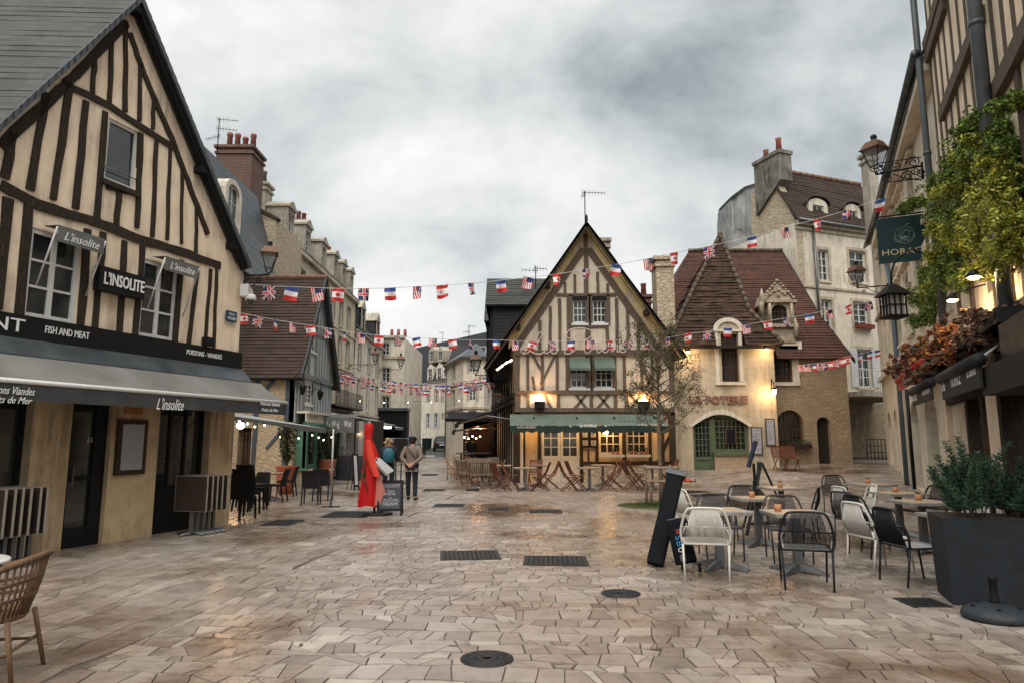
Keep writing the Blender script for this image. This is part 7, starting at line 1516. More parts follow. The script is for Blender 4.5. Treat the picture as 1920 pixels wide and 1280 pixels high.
# ------------------------------------------------------------------ tree with its guard
def make_tree(base, label):
    rr = random.Random(5); b = Vector(base); t = thing('young_tree', label, 'tree', base); hT = 4.3
    tr = MB(); pts = [b+Vector((.02*math.sin(i*1.3), .02*math.cos(i), hT*i/9)) for i in range(10)]; tr.tube(pts, [.065-.005*i for i in range(10)], 8)
    lf = MB(); tips = []
    for k in range(26):
        f = .42+.56*k/25; z = hT*f; a = k*2.4+rr.uniform(-.3, .3); L_ = (1.2-.75*abs(f-.45))*rr.uniform(.7, 1.12)
        p0 = b+Vector((0, 0, z)); d = Vector((math.cos(a), math.sin(a)*.8, .55)); bend = Vector((0, 0, .25))
        P_ = [p0, p0+d*(L_*.4), p0+d*(L_*.75)+bend*.5*L_, p0+d*L_*.95+bend*L_]; tr.tube(P_, [.022, .015, .009, .004], 5)
        for q in (.35, .55, .7, .85, 1.0):
            i_ = min(2, int(q*3)); c = P_[i_].lerp(P_[i_+1], q*3-i_) if q < 1 else P_[3]
            for _ in range(3):
                dd2 = Vector((rr.gauss(0, 1), rr.gauss(0, 1), rr.gauss(0.2, .7))).normalized()*rr.uniform(.15, .36); tr.tube([c, c+dd2*.6, c+dd2], [.006, .004, .002], 3); tips += [c+dd2, c+dd2*.6]
    tr.build('trunk', M_BARK, t)
    for c in tips: lf.leaves(c, rr.choice([5, 9, 14, 20]), (.11, .11, .11), .026)
    lf.build('crown', mat('olive_leaf', (.05, .055, .018), (.018, .022, .009), leafy=True, c3=(.14, .12, .04), rough=.55), t); return t
tb_ = G(1240, 947); make_tree(tuple(tb_), 'slender young street tree with sparse olive leaves in front of the brasserie')
t = thing('tree_guard', 'rustic round-pole timber guard around the young tree', 'tree guard', tuple(tb_)); P4 = [Vector((tb_.x+a, tb_.y+b, tb_.z)) for a, b in ((-.32, -.3), (.32, -.3), (.32, .3), (-.32, .3))]
for p in P4: mb = MB(); mb.tube([p, p+ZV*1.02], .035, 7); mb.build('stake', mat('peeled_pole', (.30, .22, .15), (.16, .11, .075), kind='wood', bump=.4), t)
for z in (.62, .95):
    for i in range(4): a_, b_ = P4[i], P4[(i+1) % 4]; d = (b_-a_).normalized()*.1; mb = MB(); mb.tube([a_-d+ZV*z, b_+d+ZV*(z+.01)], .033, 7); mb.build('rail', MATS['peeled_pole'], t)
mb = MB(); rr = random.Random(3)
for k in range(2600):
    a = rr.uniform(0, 6.28); r_ = rr.uniform(0, 1)**.7; x, y = tb_.x+math.cos(a)*r_*1.0-.15, tb_.y-.1+math.sin(a)*r_*.75; z = zg(x, y); h_ = rr.uniform(.03, .10)*(1.2-r_*.7); d = Vector((rr.uniform(-.03, .03), rr.uniform(-.03, .03), h_)); w2 = Vector((.006, .003, 0)); mb.face([Vector((x, y, z))-w2, Vector((x, y, z))+w2, Vector((x, y, z))+d])
tag(mb.build('grass', mat('grass_blade', (.06, .10, .02), (.03, .05, .012), leafy=True, c3=(.12, .16, .04))), 'short grass in the tree pit', 'grass', None, 'stuff')
mb = MB(); mb.lathe((tb_.x-.12, tb_.y-.1, tb_.z-.02), [(1.05, 0), (.98, .028), (.01, .035)], 24); tag(mb.build('tree_pit_soil', mat('pit_soil', (.10, .085, .05), (.05, .06, .03), scale=8)), kind='structure')
# ------------------------------------------------------------------ manholes, gratings, drains
M_IRON = mat('cast_iron', (.045, .045, .046), (.025, .025, .026), rough=.45, metal=.6, bump=.4, scale=30)
def cover(name, label, cx, cy, sx, sy, round_=False, ang=0, slots=0, group=None, frame=True):
    z = zg(cx, cy)+.006; Mx = Matrix.Translation((cx, cy, z)) @ Matrix.Rotation(ang, 4, 'Z'); t = thing(name, label, 'cover', (cx, cy, z), 0, group); mb = MB()
    if round_:
        mb.lathe((cx, cy, z), [(sx, -.02), (sx, .004), (sx-.04, .006), (sx-.045, .0), (.001, .002)], 32); mb.build('frame', M_IRON, t); mb = MB()
        for r in (sx*.78, sx*.55, sx*.3): mb.lathe((cx, cy, z), [(r-.025, .002), (r-.022, .010), (r+.022, .010), (r+.025, .002)], 28)
        for k in range(16): a = k*math.pi/8; d = Vector((math.cos(a), math.sin(a), 0)); c = Vector((cx, cy, z)); mb.tube([c+d*sx*.35+ZV*.006, c+d*sx*.85+ZV*.006], .008, 4)
        mb.build('relief', M_IRON, t)
    else:
        mb.box(-sx/2, sx/2, -sy/2, sy/2, -.02, .003, 0, Mx); mb.build('frame', M_IRON, t); mb = MB(); nx, ny = max(2, int(sx/.07)), max(2, int(sy/.07))
        for i in range(nx):
            for j in range(ny): x, y = -sx/2+.04+(sx-.08)*(i+.5)/nx, -sy/2+.04+(sy-.08)*(j+.5)/ny; mb.box(x-.016, x+.016, y-.016, y+.016, .003, .011, 0, Mx)
        mb.build('relief', M_IRON, t)
    return t
def cov(u0, u1, v0, v1, name, label, **k):
    a, b, c = G((u0+u1)/2, v1), G((u0+u1)/2, v0), G(u0, (v0+v1)/2); d = G(u1, (v0+v1)/2); return cover(name, label, (a.x+b.x)/2, (a.y+b.y)/2, (d-c).length*(.5 if k.get('round_') else .94), (b.y-a.y), **k)
cov(863, 963, 1220, 1252, 'manhole_cover', 'round cast iron manhole cover at the front centre of the paving', round_=True)
cov(1127, 1201, 1105, 1121, 'manhole_cover', 'smaller round drain cover left of the white chair', round_=True)
cov(822, 940, 1032, 1049, 'iron_grating', 'rectangular iron grating, left of the two in mid square', ang=.1)
cov(978, 1105, 1042, 1060, 'iron_grating', 'rectangular iron grating, right of the two in mid square', ang=-.05)
cov(1690, 1768, 1121, 1138, 'iron_grating', 'dark rectangular grating left of the big planter')
cov(610, 700, 958, 970, 'iron_grating', 'long dark channel cover at the foot of the red-draped stand')
cov(500, 560, 974, 985, 'iron_grating', 'dark channel cover beside the black restaurant chairs')
for (u0, u1, v0, v1, lb) in ((812, 872, 944, 950, 'slot drain just past the chalkboard'), (793, 836, 916, 920, 'slot drain beyond the walking man'), (790, 822, 888, 891, 'farthest slot drain in the lane'), (915, 955, 951, 957, 'small slot drain in front of the teak chairs'), (990, 1055, 955, 961, 'slot drain in front of the centre brown chairs'), (1275, 1330, 918, 923, 'slot drain right of the tree guard'), (1295, 1350, 926, 930, 'second slot drain right of the tree guard, nearer'), (873, 900, 916, 920, 'slot drain at the corner of the brasserie terrace')):
    cov(u0, u1, v0, v1, 'slot_drain', lb)
# ------------------------------------------------------------------ wooden folding chairs of the brasserie
def folding_chair(name, m, arms=False):
    t = thing(name, 'x', 'chair')
    for s in (-1, 1):
        mb = MB(); mb.tube([(s*.21, .26, .015), (s*.21, -.05, .40), (s*.21, -.22, .62), (s*.21, -.34, .92)], .02, 4, sm=False); mb.build('leg', m, t)
        mb = MB(); mb.tube([(s*.185, -.30, .015), (s*.185, .20, .44)], .018, 4, sm=False); mb.build('leg', m, t)
    mb = MB()
    for i in range(6): y = -.16+.37*i/5; mb.box(-.205, .205, y-.028, y+.028, .44, .458)
    mb.build('seat', m, t); mb = MB()
    for i in range(6): x = -.165+.33*i/5; mb.hexa([Vector((x-.022, -.17, .50)), Vector((x+.022, -.17, .50)), Vector((x+.022, -.185, .50)), Vector((x-.022, -.185, .50))], [Vector((x-.022, -.31, .88)), Vector((x+.022, -.31, .88)), Vector((x+.022, -.325, .88)), Vector((x-.022, -.325, .88))])
    mb.box(-.22, .22, -.345, -.315, .87, .93); mb.box(-.22, .22, -.20, -.175, .49, .53); mb.build('backrest', m, t)
    mb = MB(); mb.tube([(-.2, .22, .08), (.2, .22, .08)], .013, 4); mb.tube([(-.18, -.25, .08), (.18, -.25, .08)], .013, 4); mb.build('stretcher', m, t); return t
M_MAH = mat('red_brown_wood', (.13, .042, .022), (.07, .022, .013), kind='wood', c3=(.20, .075, .04), rough=.5, bump=.2); M_TEAK = mat('weathered_teak', (.17, .125, .09), (.09, .066, .05), kind='wood', c3=(.26, .21, .16), bump=.2)
FCH = folding_chair('folding_chair', M_MAH); TCH = folding_chair('teak_chair', M_TEAK)
WTAB = ped_table('wooden_table', .74, mat('worn_table_top', (.30, .22, .15), (.20, .15, .10), kind='wood', c3=(.42, .35, .27), bump=.1), None)
GW = 'red-brown folding chairs in front of the brasserie'
y0 = 23.4
for (u, y, lb) in ((985, 22.6, 'left wooden table in front of the brasserie door side'), (1105, 22.6, 'middle wooden table in front of the brasserie'), (1222, 22.9, 'right wooden table behind the tree'), (1010, 24.4, 'second row wooden table near the brasserie posts'), (1130, 24.4, 'wooden table under the chalk menu board')):
    x = Y(u, 880, y).x; put(WTAB, gz_(x, y), .05, lb, 'wooden tables of the brasserie')
for (u, y, a, lb) in ((940, 22.4, -60, 'leftmost red-brown folding chair, turned to the left table'), (958, 23.3, -95, 'red-brown chair behind the leftmost folding chair'), (1012, 22.5, 80, 'red-brown chair on the right of the left table'), (1030, 23.4, 95, 'red-brown chair by the ivory door, facing left'), (1003, 23.9, 170, 'red-brown chair tucked behind the left table'),
                      (1068, 22.3, -85, 'red-brown chair on the left of the middle table, tilted back'), (1080, 23.3, -80, 'red-brown chair just behind the left chair of the middle table'), (1138, 22.4, 85, 'red-brown chair on the right of the middle table'), (1150, 23.4, 95, 'red-brown chair at the far right of the middle table'), (1186, 22.7, -80, 'red-brown chair left of the tree, facing the right table'), (1196, 23.8, -90, 'red-brown chair behind the tree guard, farther back'), (1252, 23.2, 90, 'red-brown chair right of the tree trunk')):
    put(FCH, gz_(Y(u, 880, y).x, y), rz(a), lb, GW)
GT = 'weathered teak folding chairs on the lane side of the brasserie'
for (u, y, a, lb) in ((892, 23.4, 0, 'front teak chair of the cluster, back to the viewer'), (915, 23.4, 5, 'teak chair beside the front one, back to the viewer'), (872, 24.4, -20, 'leftmost teak chair of the cluster'), (884, 25.6, 175, 'teak chair facing the viewer behind the front teak chair'), (905, 25.4, 170, 'teak chair in the middle of the cluster'), (930, 24.8, 90, 'teak chair at the right of the cluster by the red-brown chair'), (925, 26.4, 180, 'rearmost teak chair under the dark side awning')):
    put(TCH, gz_(Y(u, 880, y).x, y), rz(a), lb, GT)
put(WTAB, gz_(Y(905, 880, 24.4).x, 24.4), 0, 'wooden table among the teak chairs', 'wooden tables of the brasserie'); put(WTAB, gz_(Y(938, 880, 23.6).x, 24.2), 0, 'honey-coloured wooden table between teak and red-brown chairs', 'wooden tables of the brasserie')
# rattan bistro chairs farther down the lane
def bistro(name):
    t = thing(name, 'x', 'chair'); m = mat('honey_rattan', (.33, .19, .085), (.19, .10, .045), kind='wood', bump=.3)
    for sx in (-1, 1):
        for sy in (-1, 1): mb = MB(); mb.tube([(sx*.20, sy*.19, 0), (sx*.18, sy*.17, .44)], .015, 5); mb.build('leg', m, t)
    mb = MB(); mb.lathe((0, 0, .43), [(.2, 0), (.215, .01), (.21, .03), (.05, .03)], 14); mb.build('seat', m, t); mb = MB(); mb.tube(smooth([(-.2, .0, .45), (-.22, -.14, .62), (-.16, -.22, .82), (0, -.25, .86), (.16, -.22, .82), (.22, -.14, .62), (.2, 0, .45)], 3), .014, 6)
    for i in range(9): x = -.14+.28*i/8; mb.tube([(x, -.17, .45), (x, -.235, .84)], .005, 4)
    for z in (.6, .72): mb.tube([(-.2, -.16, z), (0, -.21, z), (.2, -.16, z)], .006, 4)
    mb.build('backrest', m, t); mb = MB(); mb.tube([(-.19, 0, .2), (.19, 0, .2)], .01, 4).tube([(0, -.18, .22), (0, .18, .22)], .01, 4); mb.build('stretcher', m, t); return t
BIS = bistro('rattan_chair'); GB = 'rattan chairs outside the little lane bar'
for (u, y, a, lb) in ((848, 27.8, -80, 'leftmost rattan chair by the lane kerb'), (858, 28.6, 170, 'rattan chair just behind the leftmost one'), (864, 27.6, 80, 'rattan chair nearest the teak cluster'), (871, 29.5, 160, 'rattan chair close to the lit bar counter'), (860, 30.6, -90, 'farthest rattan chair in the lane'), (880, 28.6, 90, 'rattan chair under the dark side awning')):
    put(BIS, gz_(Y(u, 870, y).x, y), rz(a), lb, GB)
t = thing('high_counter', 'long pale timber bar counter in the lane outside the brasserie', 'counter', gz_(Y(890, 850, 29).x, 29)); a_, b_ = Y(855, 849, 28.6), Y(920, 849, 29.0); mb = MB(); mb.box(a_.x, b_.x, 28.6, 29.1, a_.z-.03, a_.z+.03); mb.build('counter_top', M_TEAK, t)
for x in (a_.x+.2, (a_.x+b_.x)/2, b_.x-.2): mb = MB(); mb.box(x-.03, x+.03, 28.75, 28.95, zg(x, 29), a_.z-.03); mb.build('leg', M_DMET, t)
# ------------------------------------------------------------------ little bar kiosk in the lane
ky = 33.0; a_, b_ = Y(868, 850, ky).x, Y(926, 850, ky).x; FKI = Fac((a_, ky), (b_, ky)); zk = zg(a_, ky); t = thing('lane_bar', 'small dark bar front with warm lights under a black awning in the lane', 'bar', (a_, ky, zk)); LK_ = FKI.L
mb = MB(); mb.wall(FKI, [(0, zk), (LK_, zk), (LK_, 3.0), (0, 3.0)], [hole((.35, LK_-.25, 1.1, 2.4))], .3, 1.0); mb.build('wall', M_BLK, t); mb = MB(); mb.fbox(FKI, .3, LK_-.2, 1.0, 2.5, -.9, -.85); mb.build('back_wall', mat('bar_back', (.03, .02, .018)), t)
mb = MB(); mb.fbox(FKI, .3, LK_-.2, 1.02, 1.1, -.3, .12); mb.build('bar_counter', M_OAK, t); mb = MB(); mb.fbox(FKI, .06, .28, zk+.5, 2.4, .01, .03); mb.build('price_board', mat('slate_board', (.03, .035, .05)), t)
mb = MB()
for k in range(9): mb.fbox(FKI, .09, .24, 1.0+.14*k, 1.03+.14*k, .031, .034)
mb.build('chalk_writing', M_SIGNW, t); awning(FKI, t, -.7, LK_, 3.0, 2.62, 1.5, .12, M_BLK, M_BLK, M_DMET, .05, 0, .005)
plight(FKI.W(LK_/2, 2.2, .3), 18, t, (1, .45, .2))
# ------------------------------------------------------------------ left side: wicker chair and round table, flip-top tables, chairs
M_WICK = mat('brown_wicker', (.15, .085, .045), (.07, .036, .02), kind='wood', c3=(.24, .15, .085), rough=.5, bump=.4)
wc = Vector((-3.74, 5.05)); t = thing('wicker_armchair', 'brown wicker armchair beside the round white table at the lower left', 'chair')
for (x, y, dx, dy) in ((-.24, .23, -.03, .03), (.24, .23, .03, .03), (-.22, -.24, -.04, -.08), (.22, -.24, .04, -.08)): mb = MB(); mb.tube([(x+dx, y+dy, 0), (x, y, .42)], [.015, .02], 8); mb.build('leg', M_WICK, t)
mb = MB(); mb.lathe((0, 0, .40), [(.26, 0), (.275, .02), (.26, .045), (.02, .045)], 20)
for k in range(9): r_ = .05+.025*k; mb.lathe((0, 0, .446), [(r_-.008, 0), (r_, .006), (r_+.008, 0)], 22)
mb.build('seat', M_WICK, t)
rim = smooth([(-.29, .24, .55), (-.31, .1, .68), (-.30, -.1, .74), (-.24, -.27, .80), (-.1, -.35, .83), (0, -.36, .84), (.1, -.35, .83), (.24, -.27, .80), (.30, -.1, .74), (.31, .1, .68), (.29, .24, .55)], 4)
mb = MB(); mb.tube(rim, .021, 8)
for i in range(len(rim)*3):   # bindings wound round the rim
    q = i/3; i0 = min(int(q), len(rim)-2); c = Vector(rim[i0]).lerp(Vector(rim[i0+1]), q-i0); c2 = Vector(rim[i0]).lerp(Vector(rim[i0+1]), min(1, q-i0+.14)); mb.tube([c, c2], .0245, 7)
o = mb.build('back_rail', M_WICK, t); mb = MB(); base_r = []
for i, p in enumerate(rim[4:-4]):
    a = math.atan2(p[1], p[0]); b0 = Vector((math.cos(a)*.265, math.sin(a)*.26, .42)); mb.tube([b0, b0.lerp(Vector(p), .5)+Vector((math.cos(a), math.sin(a), 0))*.012, Vector(p)], .0065, 5); base_r.append((b0, Vector(p)))
for f in (.32, .36, .62, .66): mb.tube([b0.lerp(p, f)+(b0.lerp(p, f)-Vector((0, 0, b0.lerp(p, f).z))).normalized()*.012 for b0, p in base_r], .0075, 5)
mb.build('backrest', M_WICK, t); mb = MB(); mb.tube([(-.22, -.27, .22), (.22, -.27, .22)], .012, 6).tube([(-.25, .24, .2), (-.23, -.26, .2)], .011, 6).tube([(.25, .24, .2), (.23, -.26, .2)], .011, 6); mb.build('stretcher', M_WICK, t)
for k, pth in enumerate(([(-.29, .24, .55), (-.27, .24, .42)], [(.29, .24, .55), (.27, .24, .42)])): mb = MB(); mb.tube(pth, .018, 7); mb.build('arm_post', M_WICK, t)
t.location = (wc.x, wc.y, 0); t.rotation_euler = (0, 0, rz(104)); rt = Vector((-4.05, 4.75)); t = thing('round_table', 'round white marble-topped table cut by the left edge', 'table', (-4.0, 5.15, 0)); mb = MB(); mb.lathe((-4.22, 5.3, .715), [(.36, 0), (.38, .012), (.38, .03), (.37, .036), (.01, .036)], 36); mb.build('table_top', mat('white_marble', (.62, .60, .57), (.54, .52, .49), rough=.25, bump=0), t); mb = MB(); mb.lathe((-4.22, 5.3, 0), [(.2, 0), (.2, .02), (.03, .05), (.03, .71)], 14); mb.build('pedestal', M_DMET, t)
def fliptable():
    t = thing('flip_top_table', 'x', 'table'); mb = MB(); mb.box(-.34, .34, -.014, .014, .42, 1.02); o = mb.build('table_top', mat('brown_laminate', (.035, .024, .019), (.022, .016, .013), kind='wood', rough=.5, bump=.1), t); mb = MB()
    for q in ((-.346, -.34, .42, 1.02), (.34, .346, .42, 1.02)): mb.box(q[0], q[1], -.016, .016, q[2], q[3])
    mb.box(-.346, .346, -.016, .016, 1.02, 1.027); mb.box(-.346, .346, -.016, .016, .413, .42); mb.build('edge_band', mat('pale_edge', (.27, .24, .20), rough=.5), o)
    mb = MB(); mb.box(-.03, .03, .02, .07, .05, .8); mb.build('column', M_GMET, t); mb = MB(); mb.tube([(-.3, .05, .02), (0, .05, .06), (.3, .05, .02)], .022, 5); mb.tube([(0, -.2, .02), (0, .05, .06), (0, .3, .02)], .022, 5); mb.build('foot', M_GMET, t); return t
FT_ = fliptable(); ang = math.atan2(FL.n.y, FL.n.x)
for g, (u0, u1, v, n_, w_) in enumerate(((391, 430, 900, 5, 'right-hand'), (14, 92, 930, 6, 'left-hand'))):
    dd3 = .92; sA = FL.p(u0, v, dd3)[0]; sB = FL.p(u1, v, dd3)[0]
    for k in range(n_):
        P = FL.W(sA+(sB-sA)*k/(n_-1), 0, dd3-.36); put(FT_, (P.x, P.y, 0), ang+R.uniform(-.03, .03), ['nearest', 'second', 'third', 'fourth', 'fifth', 'last'][k if k < n_-1 else 5]+' of the folded brown tables parked upright in the '+w_+' row before the cream restaurant', 'folded tables parked along the restaurant front')
def black_chair(name, woven=False):
    t = thing(name, 'x', 'chair'); m = M_BLK if not woven else mat('woven_black', (.018, .018, .02), (.01, .01, .011), rough=.6, bump=.5, scale=60)
    for sx in (-1, 1):
        mb = MB(); mb.hexa([Vector((sx*.21+a*.015, -.27+b*.015, 0)) for a, b in ((-1, -1), (1, -1), (1, 1), (-1, 1))], [Vector((sx*.20+a*.02, -.20+b*.02, .44)) for a, b in ((-1, -1), (1, -1), (1, 1), (-1, 1))]); mb.build('leg', m, t)
        mb = MB(); mb.hexa([Vector((sx*.21+a*.015, .22+b*.015, 0)) for a, b in ((-1, -1), (1, -1), (1, 1), (-1, 1))], [Vector((sx*.20+a*.02, .2+b*.02, .44)) for a, b in ((-1, -1), (1, -1), (1, 1), (-1, 1))]); mb.build('leg', m, t)
    mb = MB(); mb.box(-.22, .22, -.21, .22, .42, .47); mb.build('seat', m, t); mb = MB(); rows = []
    for z, y in ((.42, -.2), (.6, -.235), (.75, -.27), (.88, -.32)): rows.append([Vector((-.22, y+.02, z)), Vector((-.1, y-.005, z)), Vector((.1, y-.005, z)), Vector((.22, y+.02, z)), Vector((.22, y-.008, z)), Vector((.1, y-.033, z)), Vector((-.1, y-.033, z)), Vector((-.22, y-.008, z))])
    mb.loft(rows, 0, False); mb.build('backrest', m, t); return t
BCH = black_chair('black_chair'); WCH = black_chair('woven_chair', True)
sk = G(450, 972)
for k in range(4): P = sk+Vector((.10*k, -.04*k, .09*k)); put(BCH, tuple(P), rz(-20), ['lowest', 'second', 'third', 'topmost'][k]+' chair of the black stack beside the restaurant corner', 'stacked black plastic chairs')
def gpt(u, v): g = G(u, v); return gz_(g.x, g.y)
put(BCH, gpt(472, 955), rz(150), 'black chair with pale worn seat rim beside the chair stack', 'black terrace chairs by the green shopfront')
for (u, v, a, lb) in ((516, 940, 90, 'black chair in profile right of the laid wooden table'), (536, 930, 95, 'black chair farther back beside the terracotta pot'), (480, 922, -90, 'black chair behind the laid wooden table')): put(BCH, gpt(u, v), rz(a), lb, 'black terrace chairs by the green shopfront')
put(WCH, gpt(583, 945), rz(8), 'woven black chair with its back to the viewer, left of the pair', 'woven black chairs by the awning pole'); put(WCH, gpt(605, 938), rz(0), 'woven black chair, right of the pair by the awning pole', 'woven black chairs by the awning pole')
g = G(487, 940); put(WTAB, gz_(g.x, g.y+.6), .1, 'laid wooden table with small glasses in front of the yard gate', 'tables by the green shopfront')
for k in range(4):
    P = Vector((g.x-.22+.14*k, g.y+.5+.05*(k % 2), zg(g.x, g.y)+.748)); mb = MB(); mb.lathe(tuple(P), [(.03, 0), (.034, .07), (.02, .1), (.028, .13), (.024, .13)], 10); tag(mb.build('glass_carafe', mat('clear_glass', (.55, .58, .58), rough=.05, bump=0, tr=.5), base=P), 'small glass flask standing on the laid wooden table', 'glass', 'glass flasks on the laid table')
g = G(600, 925); put(WTAB, gz_(g.x, g.y), .1, 'small table between the woven black chairs', 'tables by the green shopfront')
# tall terracotta pots with bamboo-like shrubs
def potted(u, v, h_, label, hl):
    g = G(u, v); t = thing('terracotta_pot', label, 'pot', tuple(g)); mb = MB(); mb.lathe(tuple(g), [(.2, 0), (.26, .35), (.33, .82), (.35, .85), (.3, .85), (.28, .78)], 18); mb.build('tub', M_TERR, t)
    c = g+ZV*.8; mb = MB(); st = MB(); rr = random.Random(int(u))
    for k in range(16): q = Vector((rr.gauss(0, .14), rr.gauss(0, .14), h_*rr.uniform(.6, 1))); st.tube([c, c+q*.6, c+q], .008, 4); [mb.leaves(c+q*f, 14, (.16, .16, .12), .045) for f in (.25, .4, .55, .7, .85, 1)]
    o = mb.build('potted_shrub', M_LEAFD, None, base=c); st.build('stem', M_BARK, o); tag(o, hl, 'shrub'); return t
potted(535, 925, 1.5, 'tall terracotta pot at the near corner of the green shopfront', 'bushy dark green shrub growing in the near terracotta pot'); potted(613, 903, 1.3, 'terracotta pot at the far end of the green shopfront', 'dark climbing shrub in the far terracotta pot')
# free-standing white sail awning over the green terrace with its poles
t = thing('sail_awning', 'long pale canvas awning stretched from the restaurant corner along the green shopfront', 'awning', tuple(FG.W(0, 0, .5)))
Pn = [Y(428, 778, 15.2), Y(612, 803, 24.2), FG.W(*FG.p(614, 811, .45), .45), FG.W(*FG.p(552, 806, .45), .45), Y(420, 770, 17)]; mb = MB(); mb.face([Pn[0], Pn[1], Pn[2], Pn[3], Pn[4]]); mb.build('canvas', mat('off_white_canvas', (.30, .30, .29), (.25, .25, .24), rough=.8), t)
mb = MB(); a_, b_ = Pn[0], Pn[1]; mb.face([a_, b_, b_-ZV*.16, a_-ZV*.07]); mb.build('valance', M_AWG, t)
for (u, v, vt, lb) in ((620, 950, 803, 'steel awning pole wrapped with a garland near the woven chairs'), (686, 940, 828, 'thin steel pole on a flat foot left of the red-draped stand')):
    g = G(u, v); tp = Y(u, vt, g.y); tt = thing('awning_pole', lb, 'pole', tuple(g)); mb = MB(); mb.tube([g, Vector((g.x, g.y, tp.z))], .025, 8); mb.build('pole', mat('steel', (.35, .34, .32), (.28, .27, .26), rough=.4, metal=.6), tt)
    mb = MB(); mb.box(g.x-.22, g.x+.22, g.y-.06, g.y+.06, g.z, g.z+.02); mb.build('foot', M_DMET, tt)
# glazed terrace shelter beyond
gy = 27.5; x0, x1 = Y(632, 900, gy).x, Y(694, 900, gy).x; FSH = Fac((x0, gy), (x1, gy)); zs_ = zg(x0, gy); t = thing('terrace_shelter', 'dark clear-sided terrace shelter with grey lettered canopy beyond the green shopfront', 'shelter', (x0, gy, zs_)); LS_ = FSH.L
mb = MB(); mb.fbox(FSH, -.0, LS_, zs_+.02, zs_+.95, -.04, .02); mb.fbox(FSH, 0, LS_, zs_, zs_+.14, -.05, .05); mb.build('skirt', mat('navy_skirt', (.02, .025, .032), rough=.4), t); mb = MB()
for s in (0, LS_/2, LS_): mb.fbox(FSH, s-.03, s+.03, zs_, 2.45, -.03, .03)
mb.build('frame', M_DMET, t); mb = MB(); mb.fbox(FSH, .03, LS_-.03, zs_+.96, 2.4, -.005, .005); mb.build('pane', mat('clear_sheet', (.35, .36, .37), rough=.08, bump=0, tr=.8), t)
mb = MB(); mb.face([FSH.W(-.7, 2.55, .5), FSH.W(FSH.p(664, 820, .5)[0], 2.55, .5), FSH.W(FSH.p(664, 820, .5)[0]-.3, 2.75, -1.5), FSH.W(-.7, 2.75, -1.5)]); mb.build('canopy', M_AWG, t)
FV = FSH; mb = MB(); a_, b_ = FV.p(600, 820, .5)[0], FV.p(664, 820, .5)[0]; mb.fbox(FV, a_, b_, 1.95, 2.55, .49, .5); o = mb.build('valance', M_AWG, t); mb = MB(); textmb(mb, 'Le Wok', FV, a_+.25, a_+.75, 2.1, 2.42, .502, .003, .2); textmb(mb, 'Wok', FV, b_-.4, b_-.12, 2.18, 2.42, .502, .003, .2); mb.build('lettering', M_SIGNW, o)
for s_q in (-.6, .15, .55): mb = MB(); mb.fbox(FSH, s_q, s_q+.2, zs_, 2.5, -2.95, -2.9); mb.build('pale_post', M_STONE3, t)
mb = MB(); mb.fbox(FSH, -1.5, LS_-.1, zs_, 2.5, -3.1, -3.0); mb.build('back_wall', mat('dark_back', (.03, .027, .024)), t)
# street awnings beyond, dark, and pale shopfronts
for (F_, s0, s1, zt, zb, dp, m_, lb) in ((FC, .5, 8.2, 3.4, 2.75, 2.6, M_BLK, 'near dark awning with white bars along the cream street front'), (FC, 8.8, 15.8, 3.35, 2.75, 2.4, M_BLA, 'second dark awning along the cream street front'), (FN, .3, 5.2, 3.25, 2.65, 2.2, M_BLK, 'dark awning with a small lit white sign under the corner house'), (FN, 5.4, 10.2, 3.1, 2.5, 2.2, M_STRIPE, 'grey awning at the end of the corner house')):
    tt = thing('street_awning', lb, 'awning', tuple(F_.W(s0, 0, 0)));  q = G(0, 1200); zz_ = zg(F_.O.x, F_.O.y+s0); awning(F_, tt, s0, s1, zt+.2, zb+.2, dp, .2, m_, m_, M_WHITE, .05, 0, .01, 'canvas')
    mb = MB(); mb.fbox(F_, s0, s1, 0, 2.6, .02, .1); mb.build('shopfront', M_BLK, tt)
mb = MB(); q = Y(703, 803, 50); Fq = Loc((q.x, q.y, q.z)); textmb(mb, 'Manhattan', Fq, -.3, 1.2, 0, .28, 0, .03, .2); tag(mb.build('lit_sign', mat('white_neon_sign', (.8, .8, .8), emit=(1, .95, .9, 2.2)), base=q), 'small lit white script sign under the far street awning', 'sign')
# parking sign, bins
g = G(770, 862); g = Vector((Y(770, 850, 50).x, 50, zg(-7, 50))); t = thing('parking_sign', 'blue parking sign on a pale panel behind the walking man', 'sign', tuple(g)); mb = MB(); mb.tube([g, g+ZV*2.3], .04, 6); mb.build('post', M_GMET, t); a_ = Y(768, 816, 50); b_ = Y(781, 838, 50); mb = MB(); mb.box(a_.x, b_.x, 49.9, 49.95, b_.z-.3, a_.z); o = mb.build('panel', M_WHITE, t)
mb = MB(); mb.box(a_.x+.08, b_.x-.08, 49.88, 49.9, b_.z+.1, a_.z-.08); mb.build('blue_field', mat('sign_blue_bright', (.03, .13, .33), rough=.4), o); mb = MB(); textmb(mb, 'P', Loc((0, 0, 0)), a_.x+.2, b_.x-.15, b_.z+.2, a_.z-.2, -49.87, .01); 
for i in range(len(mb.v)): mb.v[i].y = 49.86+(mb.v[i].y % .01)
mb.build('lettering', M_SIGNW, o)
P = Y(735, 800, 58); mb = MB(); a_ = Y(731, 795, 58); b_ = Y(739, 808, 58); mb.box(a_.x, b_.x, 58, 58.05, b_.z, a_.z); tt = tag(mb.build('blue_sign', MATS['sign_blue_bright'], base=a_), 'small square blue sign hanging by the dark porch', 'sign'); mb = MB(); mb.box(a_.x-.5, b_.x, 58.01, 58.04, a_.z+.02, a_.z+.07); mb.build('bracket', M_DMET, tt)
